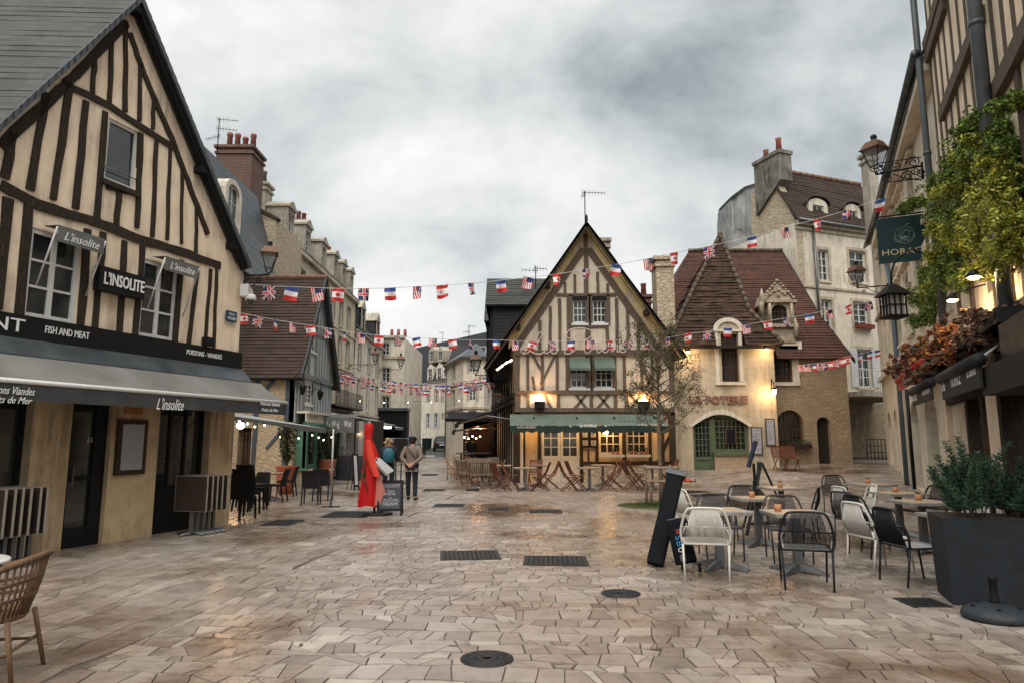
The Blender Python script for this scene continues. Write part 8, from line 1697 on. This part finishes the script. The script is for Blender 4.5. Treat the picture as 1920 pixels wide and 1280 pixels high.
for i, u in enumerate((798, 803)):
    g = Vector((Y(u, 830, 72+i).x, 72+i, zg(-9, 72+i))); t = thing('wheeled_bin', ['dark green wheeled bin against the far wall, left one', 'dark green wheeled bin nearest the parked car'][i], 'bin', tuple(g)); mb = MB(); mb.hexa([g+Vector((a*.28, b*.3, .06)) for a, b in ((-1, -1), (1, -1), (1, 1), (-1, 1))], [g+Vector((a*.34, b*.38, 1.1)) for a, b in ((-1, -1), (1, -1), (1, 1), (-1, 1))]); mb.build('body', mat('bin_green', (.015, .035, .03)), t); mb = MB(); mb.hexa([g+Vector((a*.36, b*.4, 1.1)) for a, b in ((-1, -1), (1, -1), (1, 1), (-1, 1))], [g+Vector((a*.3, b*.32, 1.2)) for a, b in ((-1, -1), (1, -1), (1, 1), (-1, 1))]); mb.build('lid', M_BLK, t)
# slatted chairs by the auberge wing, window pots at the brasserie, weeds
for i, u in enumerate((1469, 1491)): g = G(u, 884); put(FCH, gz_(g.x, g.y+.25), rz(178), ['dark slatted chair left of the pair under the arched window of the auberge', 'dark slatted chair right of the pair under the arched window of the auberge'][i], GW)
for i, u in enumerate((1149, 1158, 1184, 1192, 1203, 1212)):
    s = FP.p(u, 850, GD+.1)[0]; P = FP.W(s, wz[0]+.0, GD+.12); t = thing('window_pot', 'small potted plant on the lit brasserie window ledge', 'pot', tuple(P), 0, 'potted plants on the brasserie ledges'); mb = MB(); mb.lathe(tuple(P), [(.05, 0), (.07, .12), (.05, .12)], 8); mb.build('pot', M_TERR, t); mb = MB(); mb.leaves(P+ZV*.2, 40, (.09, .07, .1), .03); mb.build('plant', M_LEAFD, t)
for i, (u, v, lb) in enumerate(((1578, 862, 'weedy bush growing at the foot of the auberge wing by the passage'), (1520, 866, 'tuft of weeds beside the small arched door'))):
    g = G(u, v); mb = MB(); [mb.leaves(g+Vector((R.gauss(0, .25), R.uniform(-.05, .15), R.uniform(.05, .7 if i == 0 else .25))), 30, (.14, .1, .12), .035) for _ in range(9)]; tag(mb.build('weed_bush', M_LEAF, base=g), lb, 'plant')
# small blackboard sandwich and terrace boards

rr = random.Random(21)
for k in range(16):
    u, v = rr.uniform(200, 1750), rr.uniform(1000, 1270); g = G(u, v)+ZV*.012; a = rr.uniform(0, 6.28); d = Vector((math.cos(a), math.sin(a), .15))*.035; n_ = Vector((-d.y, d.x, .01))*.45
    mb = MB(); mb.mesh([g-d, g+n_, g+d, g-n_, g+ZV*.006], [[0, 1, 4], [1, 2, 4], [2, 3, 4], [3, 0, 4]]); tag(mb.build('fallen_leaf', mat('dead_leaf', (.13, .07, .03), (.07, .035, .02), rough=.8), base=g), 'small brown fallen leaf lying on the wet paving', 'leaf', 'fallen leaves scattered on the paving')
# ------------------------------------------------------------------ red flag draped over a menu stand, chalkboard
g = G(706, 964); sy = g.y; t = thing('draped_stand', 'wooden stand draped in a tall red flag with a green star, like a hooded cape', 'stand', tuple(g))
M_FRED = mat('red_satin', (.50, .006, .008), (.40, .005, .006), scale=2, rough=.5, bump=.02); M_CORAL = mat('coral_cloth', (.68, .06, .035), (.60, .05, .03), rough=.55, bump=.02); M_PINK = mat('pale_red_lining', (.55, .20, .16), (.45, .15, .12), rough=.6, bump=.02)
prof = [(948, 671, 710), (935, 672, 710), (915, 675, 710), (890, 678, 711), (870, 680, 711), (850, 681, 709), (835, 682, 703), (822, 683, 697), (808, 683, 699), (797, 683, 700), (793, 685, 698)]
rows = []; n = 40
for k, (v, ul, ur) in enumerate(prof):
    a_, b_ = Y(ul, v, sy-.05), Y(ur, v, sy-.05); c = (a_+b_)/2; w2 = (b_.x-a_.x)/2; f = (1-k/10); rr_ = []
    for j in range(n): an = 6.2832*j/n; fo = 1+.05*f*math.sin(an*9+k*.12)+.03*f*math.sin(an*16+1); rr_.append(Vector((c.x+w2*math.cos(an)*fo, c.y+w2*.75*math.sin(an)*fo, c.z+.02*f*math.sin(an*3))))
    rows.append(rr_)
mb = MB(); mb.loft(rows, 0, True, False); mb.face(rows[-1]); mb.build('red_flag', M_FRED, t)
def patch(pts, yo, m, nm, par, wv=.015, n=8):
    mb = MB(); L_, R_ = [Y(a[0], a[1], sy+yo) for a in pts[0]], [Y(a[0], a[1], sy+yo) for a in pts[1]]; V = []
    for a, b in zip(L_, R_): V += [a.lerp(b, i/n)+Vector((0, -.06*math.sin(math.pi*i/n)+wv*math.sin(i*1.9), 0)) for i in range(n+1)]
    mb.mesh(V, [[r*(n+1)+i, r*(n+1)+i+1, (r+1)*(n+1)+i+1, (r+1)*(n+1)+i] for r in range(len(L_)-1) for i in range(n)], 0, True); return mb.build(nm, m, par)
patch(([(685, 825), (686, 850), (690, 870), (700, 893)], [(694, 823), (700, 848), (706, 870), (712, 893)]), -.26, M_CORAL, 'coral_fold', t)
patch(([(700, 860), (704, 890), (701, 920), (698, 948)], [(708, 855), (712, 885), (722, 920), (718, 944)]), -.12, M_PINK, 'pale_lining', t)
mb = MB(); star = [(684, 851), (680, 880), (676, 890), (683, 893), (681, 905)]
P_ = [(681, 855), (684, 893), (678, 886), (685, 905), (690, 925)]
mb.tube([Y(a, b, sy-.235) for a, b in P_], [.012, .02, .012, .02, .006], 5); mb.tube([Y(a, b, sy-.24) for a, b in [(677, 880), (688, 858)]], .01, 5); mb.build('green_star', mat('flag_green', (.02, .07, .03)), t)
mb = MB(); a_ = G(672, 963); mb.lathe((g.x, g.y, g.z), [(.36, 0), (.36, .035), (.33, .05), (.01, .05)], 20); mb.build('foot_plate', M_DMET, t); mb = MB(); mb.tube([g+Vector((-.05, 0, .03)), Y(702, 900, sy+.05), Y(703, 850, sy)], .028, 6); mb.build('post', M_OAK, t); mb = MB(); mb.tube([g+Vector((.12, .0, .03)), Y(701, 895, sy-.05), Y(706, 860, sy-.2)], .02, 5); mb.build('strut', M_OAK, t)
q = [Y(700, 862, sy-.25), Y(712, 857, sy-.05), Y(739, 881, sy-.05), Y(726, 889, sy-.25)]; nrm_ = (q[1]-q[0]).cross(q[3]-q[0]).normalized(); nrm_ = nrm_ if nrm_.z > 0 else -nrm_
mb = MB(); mb.hexa([p-nrm_*.05 for p in q], q); o = mb.build('menu_tray', mat('pale_tray', (.40, .37, .31), (.3, .28, .24), rough=.5), t); c = sum(q, Vector((0, 0, 0)))/4; mb = MB(); mb.face([c+(p-c)*.86+nrm_*.004 for p in q]); mb.build('menu_sheet', MATS['white_paper'], o)
mb = MB()
for k in range(5): a_, b_ = q[0].lerp(q[3], .15+.17*k), q[1].lerp(q[2], .15+.17*k); mb.tube([a_.lerp(b_, .15)+nrm_*.006, a_.lerp(b_, .8)+nrm_*.006], .004, 4)
mb.build('print', mat('tan_print', (.3, .22, .12)), o)
def board(u0, u1, vt, vb, name, label, rot, lean=.18):
    a_, b_ = G(u0, vb), G(u1, vb); yb = (a_.y+b_.y)/2; w_ = (b_.x-a_.x); c = (a_+b_)/2; h_ = Y((u0+u1)/2, vt, yb+lean).z-c.z; t = thing(name, label, 'sign'); e = Vector((math.cos(rot), math.sin(rot), 0)); f = Vector((-e.y, e.x, 0)); up = (ZV*h_+f*lean).normalized(); Lc = Loc((0, 0, 0), tuple(e), tuple(-f), tuple(up)); H_ = h_/up.z
    mb = MB(); mb.fbox(Lc, -w_/2, w_/2, .12, H_, -.012, .0); t_ = mb.build('slate_panel', mat('chalk_slate', (.05, .053, .065), (.035, .037, .046), scale=6, rough=.6, bump=.05), t); mb = MB()
    for q in ((-w_/2-.02, -w_/2+.025, 0, H_+.01), (w_/2-.025, w_/2+.02, 0, H_+.01)): mb.fbox(Lc, *q, -.02, .014)
    mb.fbox(Lc, -w_/2+.025, w_/2-.025, H_-.04, H_+.01, -.02, .014); mb.fbox(Lc, -w_/2+.025, w_/2-.025, .10, .15, -.02, .014); mb.build('frame', M_BLK, t)
    for s in (-1, 1): mb = MB(); mb.tube([f*(lean*2.6)+e*(s*w_*.47), e*(s*w_*.47)+up*(H_-.05)+f*.03], .016, 4, sm=False); mb.build('rear_leg', M_BLK, t)
    t.location = c; return t, Lc, w_, H_, t_
t, Lc, w_, H_, sp = board(708, 752, 900, 966, 'chalkboard_sign', 'A-frame chalkboard with handwritten French menu lines and an arrow, in the middle of the square', .05)
mb = MB(); top = H_-.09; hw = w_/2-.06; gap = (H_-.25)/8; M_CHK = mat('chalk', (.5, .5, .48), (.4, .4, .39), rough=.9, bump=0)
class LL:
    W = staticmethod(lambda a, z, d=0: Lc.W(a, z, d)+t.location)
for k, (tx, x0, x1, hh) in enumerate((('À LA MAISONNETTE', -hw, hw, .06), (None, 0, 0, 0), ('Tout', -.08, .08, .055), ('UN TARTARE', -hw*.8, hw*.55, .055), ('=', -.04, .04, .02), ('UN COCKTAIL', -hw*.8, hw*.9, .055), ("C'EST AU 31!", -hw*.8, hw*.85, .055), (None, 0, 0, 0))):
    z = top-gap*k-.04
    if tx: textmb(mb, tx, LL, x0, x1, z, z+hh, .002, .001, .2)
mb.tube([LL.W(-hw, top-gap-.0, .003), LL.W(hw, top-gap+.01, .003)], .003, 4); z = .22; textmb(mb, 'LA MAISONNETTE', LL, -hw*.75, hw*.9, z, z+.05, .002, .001, .2)
mb.tube([LL.W(hw, z+.10, .003), LL.W(-hw*.6, z+.10, .003), LL.W(-hw*.6, z+.14, .003), LL.W(-hw*1.0, z+.02, .003), LL.W(-hw*.6, z-.07, .003), LL.W(-hw*.6, z-.03, .003), LL.W(hw, z-.03, .003)], .003, 4); mb.build('chalk_writing', M_CHK, sp)
# slim A-board seen edge-on beyond, and dark boards
g = Vector((Y(646, 900, 23).x, 23, 0)); 
a_ = Y(672, 912, 21.5); t, Lc, w2_, H2_, sp2 = board(664, 674, 850, 918, 'pale_menu_board', 'pale tilted menu board standing in front of the terrace shelter', .8)
mb = MB(); mb.fbox(Lc, -w2_/2+.03, w2_/2-.03, .17, H2_-.06, .0, .004); o = mb.build('menu_sheet', MATS['white_paper'], None); o.parent = sp2
# ------------------------------------------------------------------ people
def skin_mesh(pts, edges, radii, root=0, lev=2):
    me = bpy.data.meshes.new('s'); me.from_pydata(pts, edges, []); o = bpy.data.objects.new('s', me); COL.objects.link(o)
    md = o.modifiers.new('k', 'SKIN'); md.use_smooth_shade = True
    for i, r in enumerate(radii): v = me.skin_vertices[0].data[i]; v.radius = (r, r) if not isinstance(r, tuple) else r; v.use_root = (i == root)
    s = o.modifiers.new('u', 'SUBSURF'); s.levels = lev; s.render_levels = lev
    dg = bpy.context.evaluated_depsgraph_get(); dg.update(); m2 = bpy.data.meshes.new_from_object(o.evaluated_get(dg)); bpy.data.objects.remove(o); bpy.data.meshes.remove(me)
    for p in m2.polygons: p.use_smooth = True
    return m2
def chainmesh(J, chains, rad, name, m, parent, root=None):
    names = []; pts = []; ed = set(); 
    for ch in chains:
        for a, b in zip(ch, ch[1:]):
            for q in (a, b):
                if q not in names: names.append(q); pts.append(J[q])
            ed.add((names.index(a), names.index(b)))
    me = skin_mesh(pts, list(ed), [rad[q] for q in names], names.index(root) if root else 0); me.materials.clear(); me.materials.append(m)
    o = bpy.data.objects.new(name, me); COL.objects.link(o); o.parent = parent; return o
M_SKIN = mat('skin', (.50, .28, .19), (.42, .23, .155), rough=.55, bump=.03, scale=12)
def person(label, J, loc, rz_, top, trous, hairc, hat=None, sc=1, hairbig=0, scarf=None):
    t = thing('person', label, 'person', loc, rz_)
    t.scale = (sc, sc, sc)
    Rb = dict(pel=(.13, .10), sp=(.115, .09), ch=(.14, .10), nk=.05, hd0=.075, hd=.095, hd2=.08, nose=.018)
    for s in 'LR': Rb.update({s+'sh': .055, s+'el': .04, s+'wr': .026, s+'pa': (.036, .018), s+'hip': .085, s+'kn': .058, s+'an': .038, s+'toe': .032, s+'heel': .035})
    for s in 'LR':
        for i in range(5): Rb[s+'f%da' % i] = .0095; Rb[s+'f%db' % i] = .0085; Rb[s+'f%dc' % i] = .007
    J = dict(J); hc = Vector(J['hd']); fw = Vector(J.get('face', (0, 1, 0))).normalized(); J['nose'] = tuple(hc+fw*.105+ZV*(-.015))
    for s, sg in (('L', -1), ('R', 1)):
        pa, wr = Vector(J[s+'pa']), Vector(J[s+'wr']); d = (pa-wr).normalized(); side = d.cross(Vector(J.get('palmn', (0, 1, 0)))).normalized(); cur = Vector(J.get('palmn', (0, 1, 0))).normalized()
        for i in range(4):
            b0 = pa+d*.03+side*((i-1.5)*.019); l = (.06, .07, .066, .052)[i]; J[s+'f%da' % i] = tuple(b0); J[s+'f%db' % i] = tuple(b0+d*l*.5+cur*.006); J[s+'f%dc' % i] = tuple(b0+d*l*.8+cur*.028)
        b0 = wr+d*.03+side*(.028*sg); J[s+'f4a'] = tuple(b0); J[s+'f4b'] = tuple(b0+side*(.03*sg)+d*.025); J[s+'f4c'] = tuple(b0+side*(.035*sg)+d*.055)
    ch = [['pel', 'sp', 'ch', 'nk', 'hd0', 'hd', 'hd2'], ['hd', 'nose']]
    for s in 'LR':
        ch += [['ch', s+'sh', s+'el', s+'wr', s+'pa'], ['pel', s+'hip', s+'kn', s+'an', s+'toe']]
        for i in range(4): ch.append([s+'pa', s+'f%da' % i, s+'f%db' % i, s+'f%dc' % i])
        ch.append([s+'wr', s+'f4a', s+'f4b', s+'f4c'])
    chainmesh(J, ch, Rb, 'body', M_SKIN, t, 'pel')
    Rt = dict(Rb); Rt.update(pel=(.185, .14), sp=(.175, .13), ch=(.19, .13), nk=.07)
    for s in 'LR': Rt.update({s+'sh': .078, s+'el': .062, s+'wr': .045})
    J['hem'] = tuple(Vector(J['pel'])+ZV*-.12); Rt['hem'] = (.175, .135); J['col'] = tuple(Vector(J['nk'])+ZV*.015); Rt['col'] = .072
    chainmesh(J, [['hem', 'pel', 'sp', 'ch', 'nk', 'col'], ['ch', 'Lsh', 'Lel', 'Lwr'], ['ch', 'Rsh', 'Rel', 'Rwr']], Rt, 'jacket', top, t, 'pel')
    Rl = dict(Rb); Rl['pel'] = (.15, .12)
    for s in 'LR': Rl.update({s+'hip': .105, s+'kn': .075, s+'an': .062})
    for s in 'LR': J[s+'an2'] = tuple(Vector(J[s+'an'])+ZV*.0)
    chainmesh(J, [['pel', 'Lhip', 'Lkn', 'Lan'], ['pel', 'Rhip', 'Rkn', 'Ran']], Rl, 'trousers', trous, t, 'pel')
    for s in 'LR':
        a_, b_ = Vector(J[s+'an']), Vector(J[s+'toe']); d = (b_-a_); d.z = 0; d.normalize(); J['s1'] = tuple(Vector((a_.x, a_.y, .045))-d*.05); J['s2'] = tuple(Vector((a_.x, a_.y, .05))+d*.05); J['s3'] = tuple(Vector((a_.x, a_.y, .038))+d*.17)
        chainmesh(J, [['s1', 's2', 's3']], dict(s1=(.04, .042), s2=(.045, .045), s3=(.042, .03)), 'shoe', M_BLK, t)
    side = fw.cross(ZV)
    mb = MB()
    for sg in (-1, 1): mb.ball(hc+side*(sg*.093)+ZV*-.01, .024, 6, sc=(.5, 1, 1.3))
    mb.build('ear', M_SKIN, None).parent = t; mb = MB()
    for sg in (-1, 1): mb.ball(hc+side*(sg*.034)+fw*.088+ZV*.015, .012, 6)
    mb.build('eye', M_BLK, None).parent = t; mb = MB(); mb.tube([hc+side*-.025+fw*.092-ZV*.05, hc+fw*.1-ZV*.052, hc+side*.025+fw*.092-ZV*.05], .006, 4); mb.build('mouth', mat('lip', (.35, .12, .1)), None).parent = t
    mb = MB()
    if hat: mb.lathe(tuple(hc+ZV*.0), [(.108, .02), (.118, .06), (.112, .10), (.09, .14), (.03, .155)], 16); mb.build('beanie', hat, None).parent = t; mb = MB()
    if hairbig:
        rr = random.Random(2)
        for _ in range(46): q = Vector((rr.gauss(0, 1), rr.gauss(0, 1), rr.gauss(0, 1))).normalized(); q = q*(.085+hairbig*.04*rr.random()); c = hc-fw*.035+q+ZV*.02; mb.ball(c, .035, 6)
    else: mb.ball(hc-fw*.02+ZV*.02, .108, 12, sc=(.95, .95, .98))
    hm = mb.build('hair', hairc, None); hm.parent = t
    if not hairbig:
        keep = []; 
        for v in hm.data.vertices:
            q = v.co-hc
            if q.dot(fw) > .03 and q.z < .07: v.co -= fw*(q.dot(fw)-.02)
    return t
JM = dict(pel=(0, 0, .93), sp=(0, .01, 1.12), ch=(0, .0, 1.30), nk=(0, .02, 1.44), hd0=(0, .035, 1.50), hd=(0, .045, 1.57), hd2=(0, .05, 1.64), Lsh=(-.185, -.01, 1.385), Rsh=(.185, -.01, 1.385), Lel=(-.275, -.10, 1.13), Rel=(.275, -.10, 1.13), Lwr=(-.085, -.20, .96), Rwr=(.085, -.21, .99), Lpa=(-.02, -.225, .93), Rpa=(.02, -.245, .95),
          Lhip=(-.09, 0, .88), Rhip=(.09, 0, .88), Lkn=(-.105, .05, .48), Rkn=(.10, -.0, .48), Lan=(-.11, .12, .09), Ran=(.12, -.10, .085), Ltoe=(-.12, .26, .04), Rtoe=(.15, .04, .04), palmn=(0, -1, 0), face=(.25, 1, -.1))
M_JAC = mat('taupe_jacket', (.20, .155, .125), (.135, .105, .085), scale=18, rough=.8, bump=.3); M_TRO = mat('dark_trousers', (.018, .022, .03), (.012, .014, .02), rough=.85); M_HAIRD = mat('dark_hair', (.03, .022, .018), rough=.7)
g = G(771, 937); t = person('person walking away in a brown quilted jacket and black cap, hands clasped behind the back', JM, tuple(g), -.05, M_JAC, M_TRO, M_HAIRD, M_BLK, 1.03)
mb = MB(); mb.tube([(-.13, -.10, 1.44), (-.02, -.15, 1.30), (.12, -.155, 1.12), (.2, -.12, .98)], .012, 5); mb.build('strap', M_BLK, None).parent = t
JW = dict(JM); JW.update(Lel=(-.24, .02, 1.13), Rel=(.24, .02, 1.13), Lwr=(-.2, .2, 1.05), Rwr=(.2, .2, 1.05), Lpa=(-.17, .27, 1.06), Rpa=(.17, .27, 1.06), palmn=(0, 0, 1), face=(.3, 1, 0))
gy_ = 20.3; P = Y(728, 900, gy_); t = person('person with tousled blond hair and a teal backpack, half hidden behind the chalkboard', JW, (P.x, gy_, zg(P.x, gy_)), .1, mat('black_coat', (.02, .02, .024), rough=.8), M_TRO, mat('blond_hair', (.42, .30, .17), (.25, .17, .09), rough=.7), None, 1.0, 1)
mb = MB(); rows = [[Vector((x*w2, -.17+y*d2, z)) for x, y in ((-1, .6), (-.9, -.6), (-.5, -1), (.5, -1), (.9, -.6), (1, .6))] for z, w2, d2 in ((1.0, .13, .09), (1.05, .17, .12), (1.2, .175, .13), (1.33, .16, .11), (1.42, .10, .07), (1.44, .05, .04))]; mb.loft(rows, 0, True); mb.build('backpack', mat('teal_nylon', (.02, .11, .15), (.012, .06, .09), rough=.5), None).parent = t
mb = MB(); mb.tube(smooth([(-.1, -.08, 1.46), (0, -.11, 1.47), (.1, -.08, 1.46), (.09, .08, 1.45), (-.09, .08, 1.45), (-.1, -.08, 1.46)], 3), .045, 8); mb.build('scarf', mat('rose_scarf', (.16, .07, .065), (.11, .05, .05), rough=.9), None).parent = t
JS = dict(JM); JS.update(pel=(0, 0, .52), sp=(0, .0, .72), ch=(0, .03, .92), nk=(0, .06, 1.06), hd0=(0, .08, 1.12), hd=(0, .09, 1.19), hd2=(0, .09, 1.26), Lsh=(-.18, .02, 1.0), Rsh=(.18, .02, 1.0), Lel=(-.22, .14, .78), Rel=(.22, .14, .78), Lwr=(-.12, .34, .80), Rwr=(.12, .34, .80), Lpa=(-.1, .41, .81), Rpa=(.1, .41, .81), Lhip=(-.1, .02, .5), Rhip=(.1, .02, .5), Lkn=(-.13, .42, .50), Rkn=(.13, .42, .50), Lan=(-.13, .44, .09), Ran=(.13, .44, .09), Ltoe=(-.13, .58, .04), Rtoe=(.13, .58, .04), palmn=(0, 0, -1), face=(0, 1, 0))
for (u, a, jc, lb) in ((638, -75, mat('grey_pullover', (.10, .085, .08), rough=.9), 'seated person in grey at the left inside the dark terrace shelter'), (654, 80, mat('black_pullover', (.015, .015, .017), rough=.9), 'seated person in black facing left inside the dark terrace shelter')):
    P = Y(u, 880, 28.6); person(lb, JS, (P.x, P.y, zg(P.x, P.y)), rz(a), jc, M_TRO, M_HAIRD); put(WCH, (P.x, P.y, zg(P.x, P.y)), rz(a), 'black chair under the '+('grey-clad' if u < 645 else 'black-clad')+' seated person in the shelter')
P = Y(646, 880, 28.6); put(WTAB, (P.x, P.y, zg(P.x, P.y)), 0, 'small table between the two seated people in the shelter')
P = Y(884, 850, 32.2); person('dark-clad person standing at the counter of the lit lane bar', JW, (P.x, 32.2, zg(P.x, 32.2)), 0, M_TRO, M_TRO, M_HAIRD, None, .98)
# ------------------------------------------------------------------ vehicles
def car(label, loc, rz_, m, name='parked_car'):
    t = thing(name, label, 'car'); prof = [(-2.05, .35, .62, .72), (-2.1, .55, .86, .80), (-1.95, .80, .95, .84), (-1.5, .86, 1.36, .86), (-.9, .88, 1.46, .87), (.1, .88, 1.45, .87), (.9, .88, 1.02, .87), (1.6, .82, .90, .85), (2.0, .6, .72, .78), (2.08, .4, .55, .7)]
    mb = MB(); rows = []
    for y, sh, tp, w_ in prof:
        rf_ = .74 if tp > 1.2 else .92; rows.append([Vector((x, y, z)) for x, z in ((-w_, .22), (-w_*1.0, .5), (-w_*.99, min(sh, tp-.03)), (-w_*rf_, tp-.04 if tp > 1.2 else tp), (-w_*rf_*.7, tp), (w_*rf_*.7, tp), (w_*rf_, tp-.04 if tp > 1.2 else tp), (w_*.99, min(sh, tp-.03)), (w_, .5), (w_, .22))])
    mb.loft(rows, 0, True); mb.build('body', m, t); mb = MB()
    mb.face([(-.62, -2.02, .98), (.62, -2.02, .98), (.55, -1.56, 1.36), (-.55, -1.56, 1.36)]); mb.face([(-.6, 1.0, 1.04), (.6, 1.0, 1.04), (.55, .3, 1.42), (-.55, .3, 1.42)])
    mb.build('windscreen', M_GLASS, t)
    for s in (-1, 1):
        mb = MB(); mb.face([(s*.875, -1.5, .95), (s*.875, .7, .95), (s*.70, .1, 1.38), (s*.70, -1.1, 1.38)]); mb.build('side_window', M_GLASS, t); mb = MB(); mb.box(s*.55-.16, s*.55+.16, -2.13, -2.0, .72, .86); mb.build('tail_light', mat('tail_red', (.25, .01, .01), rough=.3), t)
        for y in (-1.3, 1.3):
            mb = MB(); mb.loft([[Vector((s*x, y+.32*math.cos(k*.5236), .32+.32*math.sin(k*.5236))) for k in range(12)] for x in (.66, .88)], 0, True); w2 = mb.build('wheel', M_BLK, t); mb = MB(); mb.loft([[Vector((s*x, y+.2*math.cos(k*.5236), .32+.2*math.sin(k*.5236))) for k in range(12)] for x in (.8, .89)], 0, True); mb.build('rim', M_GMET, w2)
    mb = MB(); mb.box(-.26, .26, -2.13, -2.11, .55, .66); mb.build('number_plate', M_WHITE, t); mb = MB(); mb.box(-.8, .8, -2.14, -2.0, .28, .46); mb.build('bumper', M_BLK, t)
    t.location = loc; t.rotation_euler = (0, 0, rz_); return t
x = Y(829, 835, 69).x; car('dark hatchback parked rear-on against the far wall of the street', (x, 69, zg(x, 69)), .1, mat('car_dark_green', (.012, .022, .024), rough=.25, bump=0, spec=.7))
x = Y(744, 835, 47).x; car('pale blue car parked beyond the woman with the backpack', (x, 47, zg(x, 47)), .5, mat('car_blue', (.10, .17, .23), rough=.25, bump=0, spec=.7))
def bicycle(label, loc, rz_):
    t = thing('bicycle', label, 'bicycle'); 
    for y in (-.52, .52):
        mb = MB(); mb.tube([(0, y+.33*math.cos(k*.39), .34+.33*math.sin(k*.39)) for k in range(17)], .018, 5); w2 = mb.build('wheel', M_BLK, t); mb = MB()
        for k in range(8): mb.tube([(0, y, .34), (0, y+.32*math.cos(k*.785), .34+.32*math.sin(k*.785))], .003, 3)
        mb.build('spokes', M_GMET, w2)
    mb = MB()
    for a, b in (((0, -.52, .34), (0, -.1, .3)), ((0, -.1, .3), (0, .32, .72)), ((0, -.1, .3), (0, -.22, .85)), ((0, -.2, .74), (0, .3, .8)), ((0, .52, .34), (0, .3, .92)), ((0, -.52, .34), (0, -.2, .74))): mb.tube([a, b], .016, 5)
    mb.build('frame', M_DMET, t); mb = MB(); mb.box(-.06, .06, -.34, -.12, .86, .90); mb.build('saddle', M_BLK, t); mb = MB(); mb.tube([(-.28, .22, .98), (-.1, .3, .96), (.1, .3, .96), (.28, .22, .98)], .014, 5); mb.build('handlebar', M_DMET, t)
    t.location = loc; t.rotation_euler = (0, 0, rz_); return t
for u, y, a, lb in ((795, 50, .25, 'black bicycle standing at the edge of the paved lane, right one'), (788, 51, .2, 'black bicycle just left of the other at the road edge')):
    x = Y(u, 850, y).x; bicycle(lb, (x, y, zg(x, y)), a)
for u, y, lb in ((742, 24.5, 'tall dark menu easel right of the backpack wearer'), (752, 26, 'narrow black sign easel behind the walking man')):
    g = Vector((Y(u, 880, y).x, y, 0)); g.z = zg(g.x, g.y); t = thing('menu_easel', lb, 'sign', tuple(g)); mb = MB(); mb.box(g.x-.22, g.x+.22, y-.02, y+.02, g.z+.9, g.z+1.65); mb.build('panel', M_BLK, t); mb = MB(); mb.tube([g, g+ZV*.9], .025, 5); mb.build('post', M_DMET, t); mb = MB(); mb.lathe(tuple(g), [(.25, 0), (.25, .02), (.02, .03)], 12); mb.build('foot', M_DMET, t)
# unused prototypes are removed with their parts
for pr_o in (LAN, CH_W, CH_B, CH_K, TAB, POT, FCH, TCH, WTAB, BIS, FT_, BCH, WCH):
    if pr_o.name not in _used: raise RuntimeError(pr_o.name)
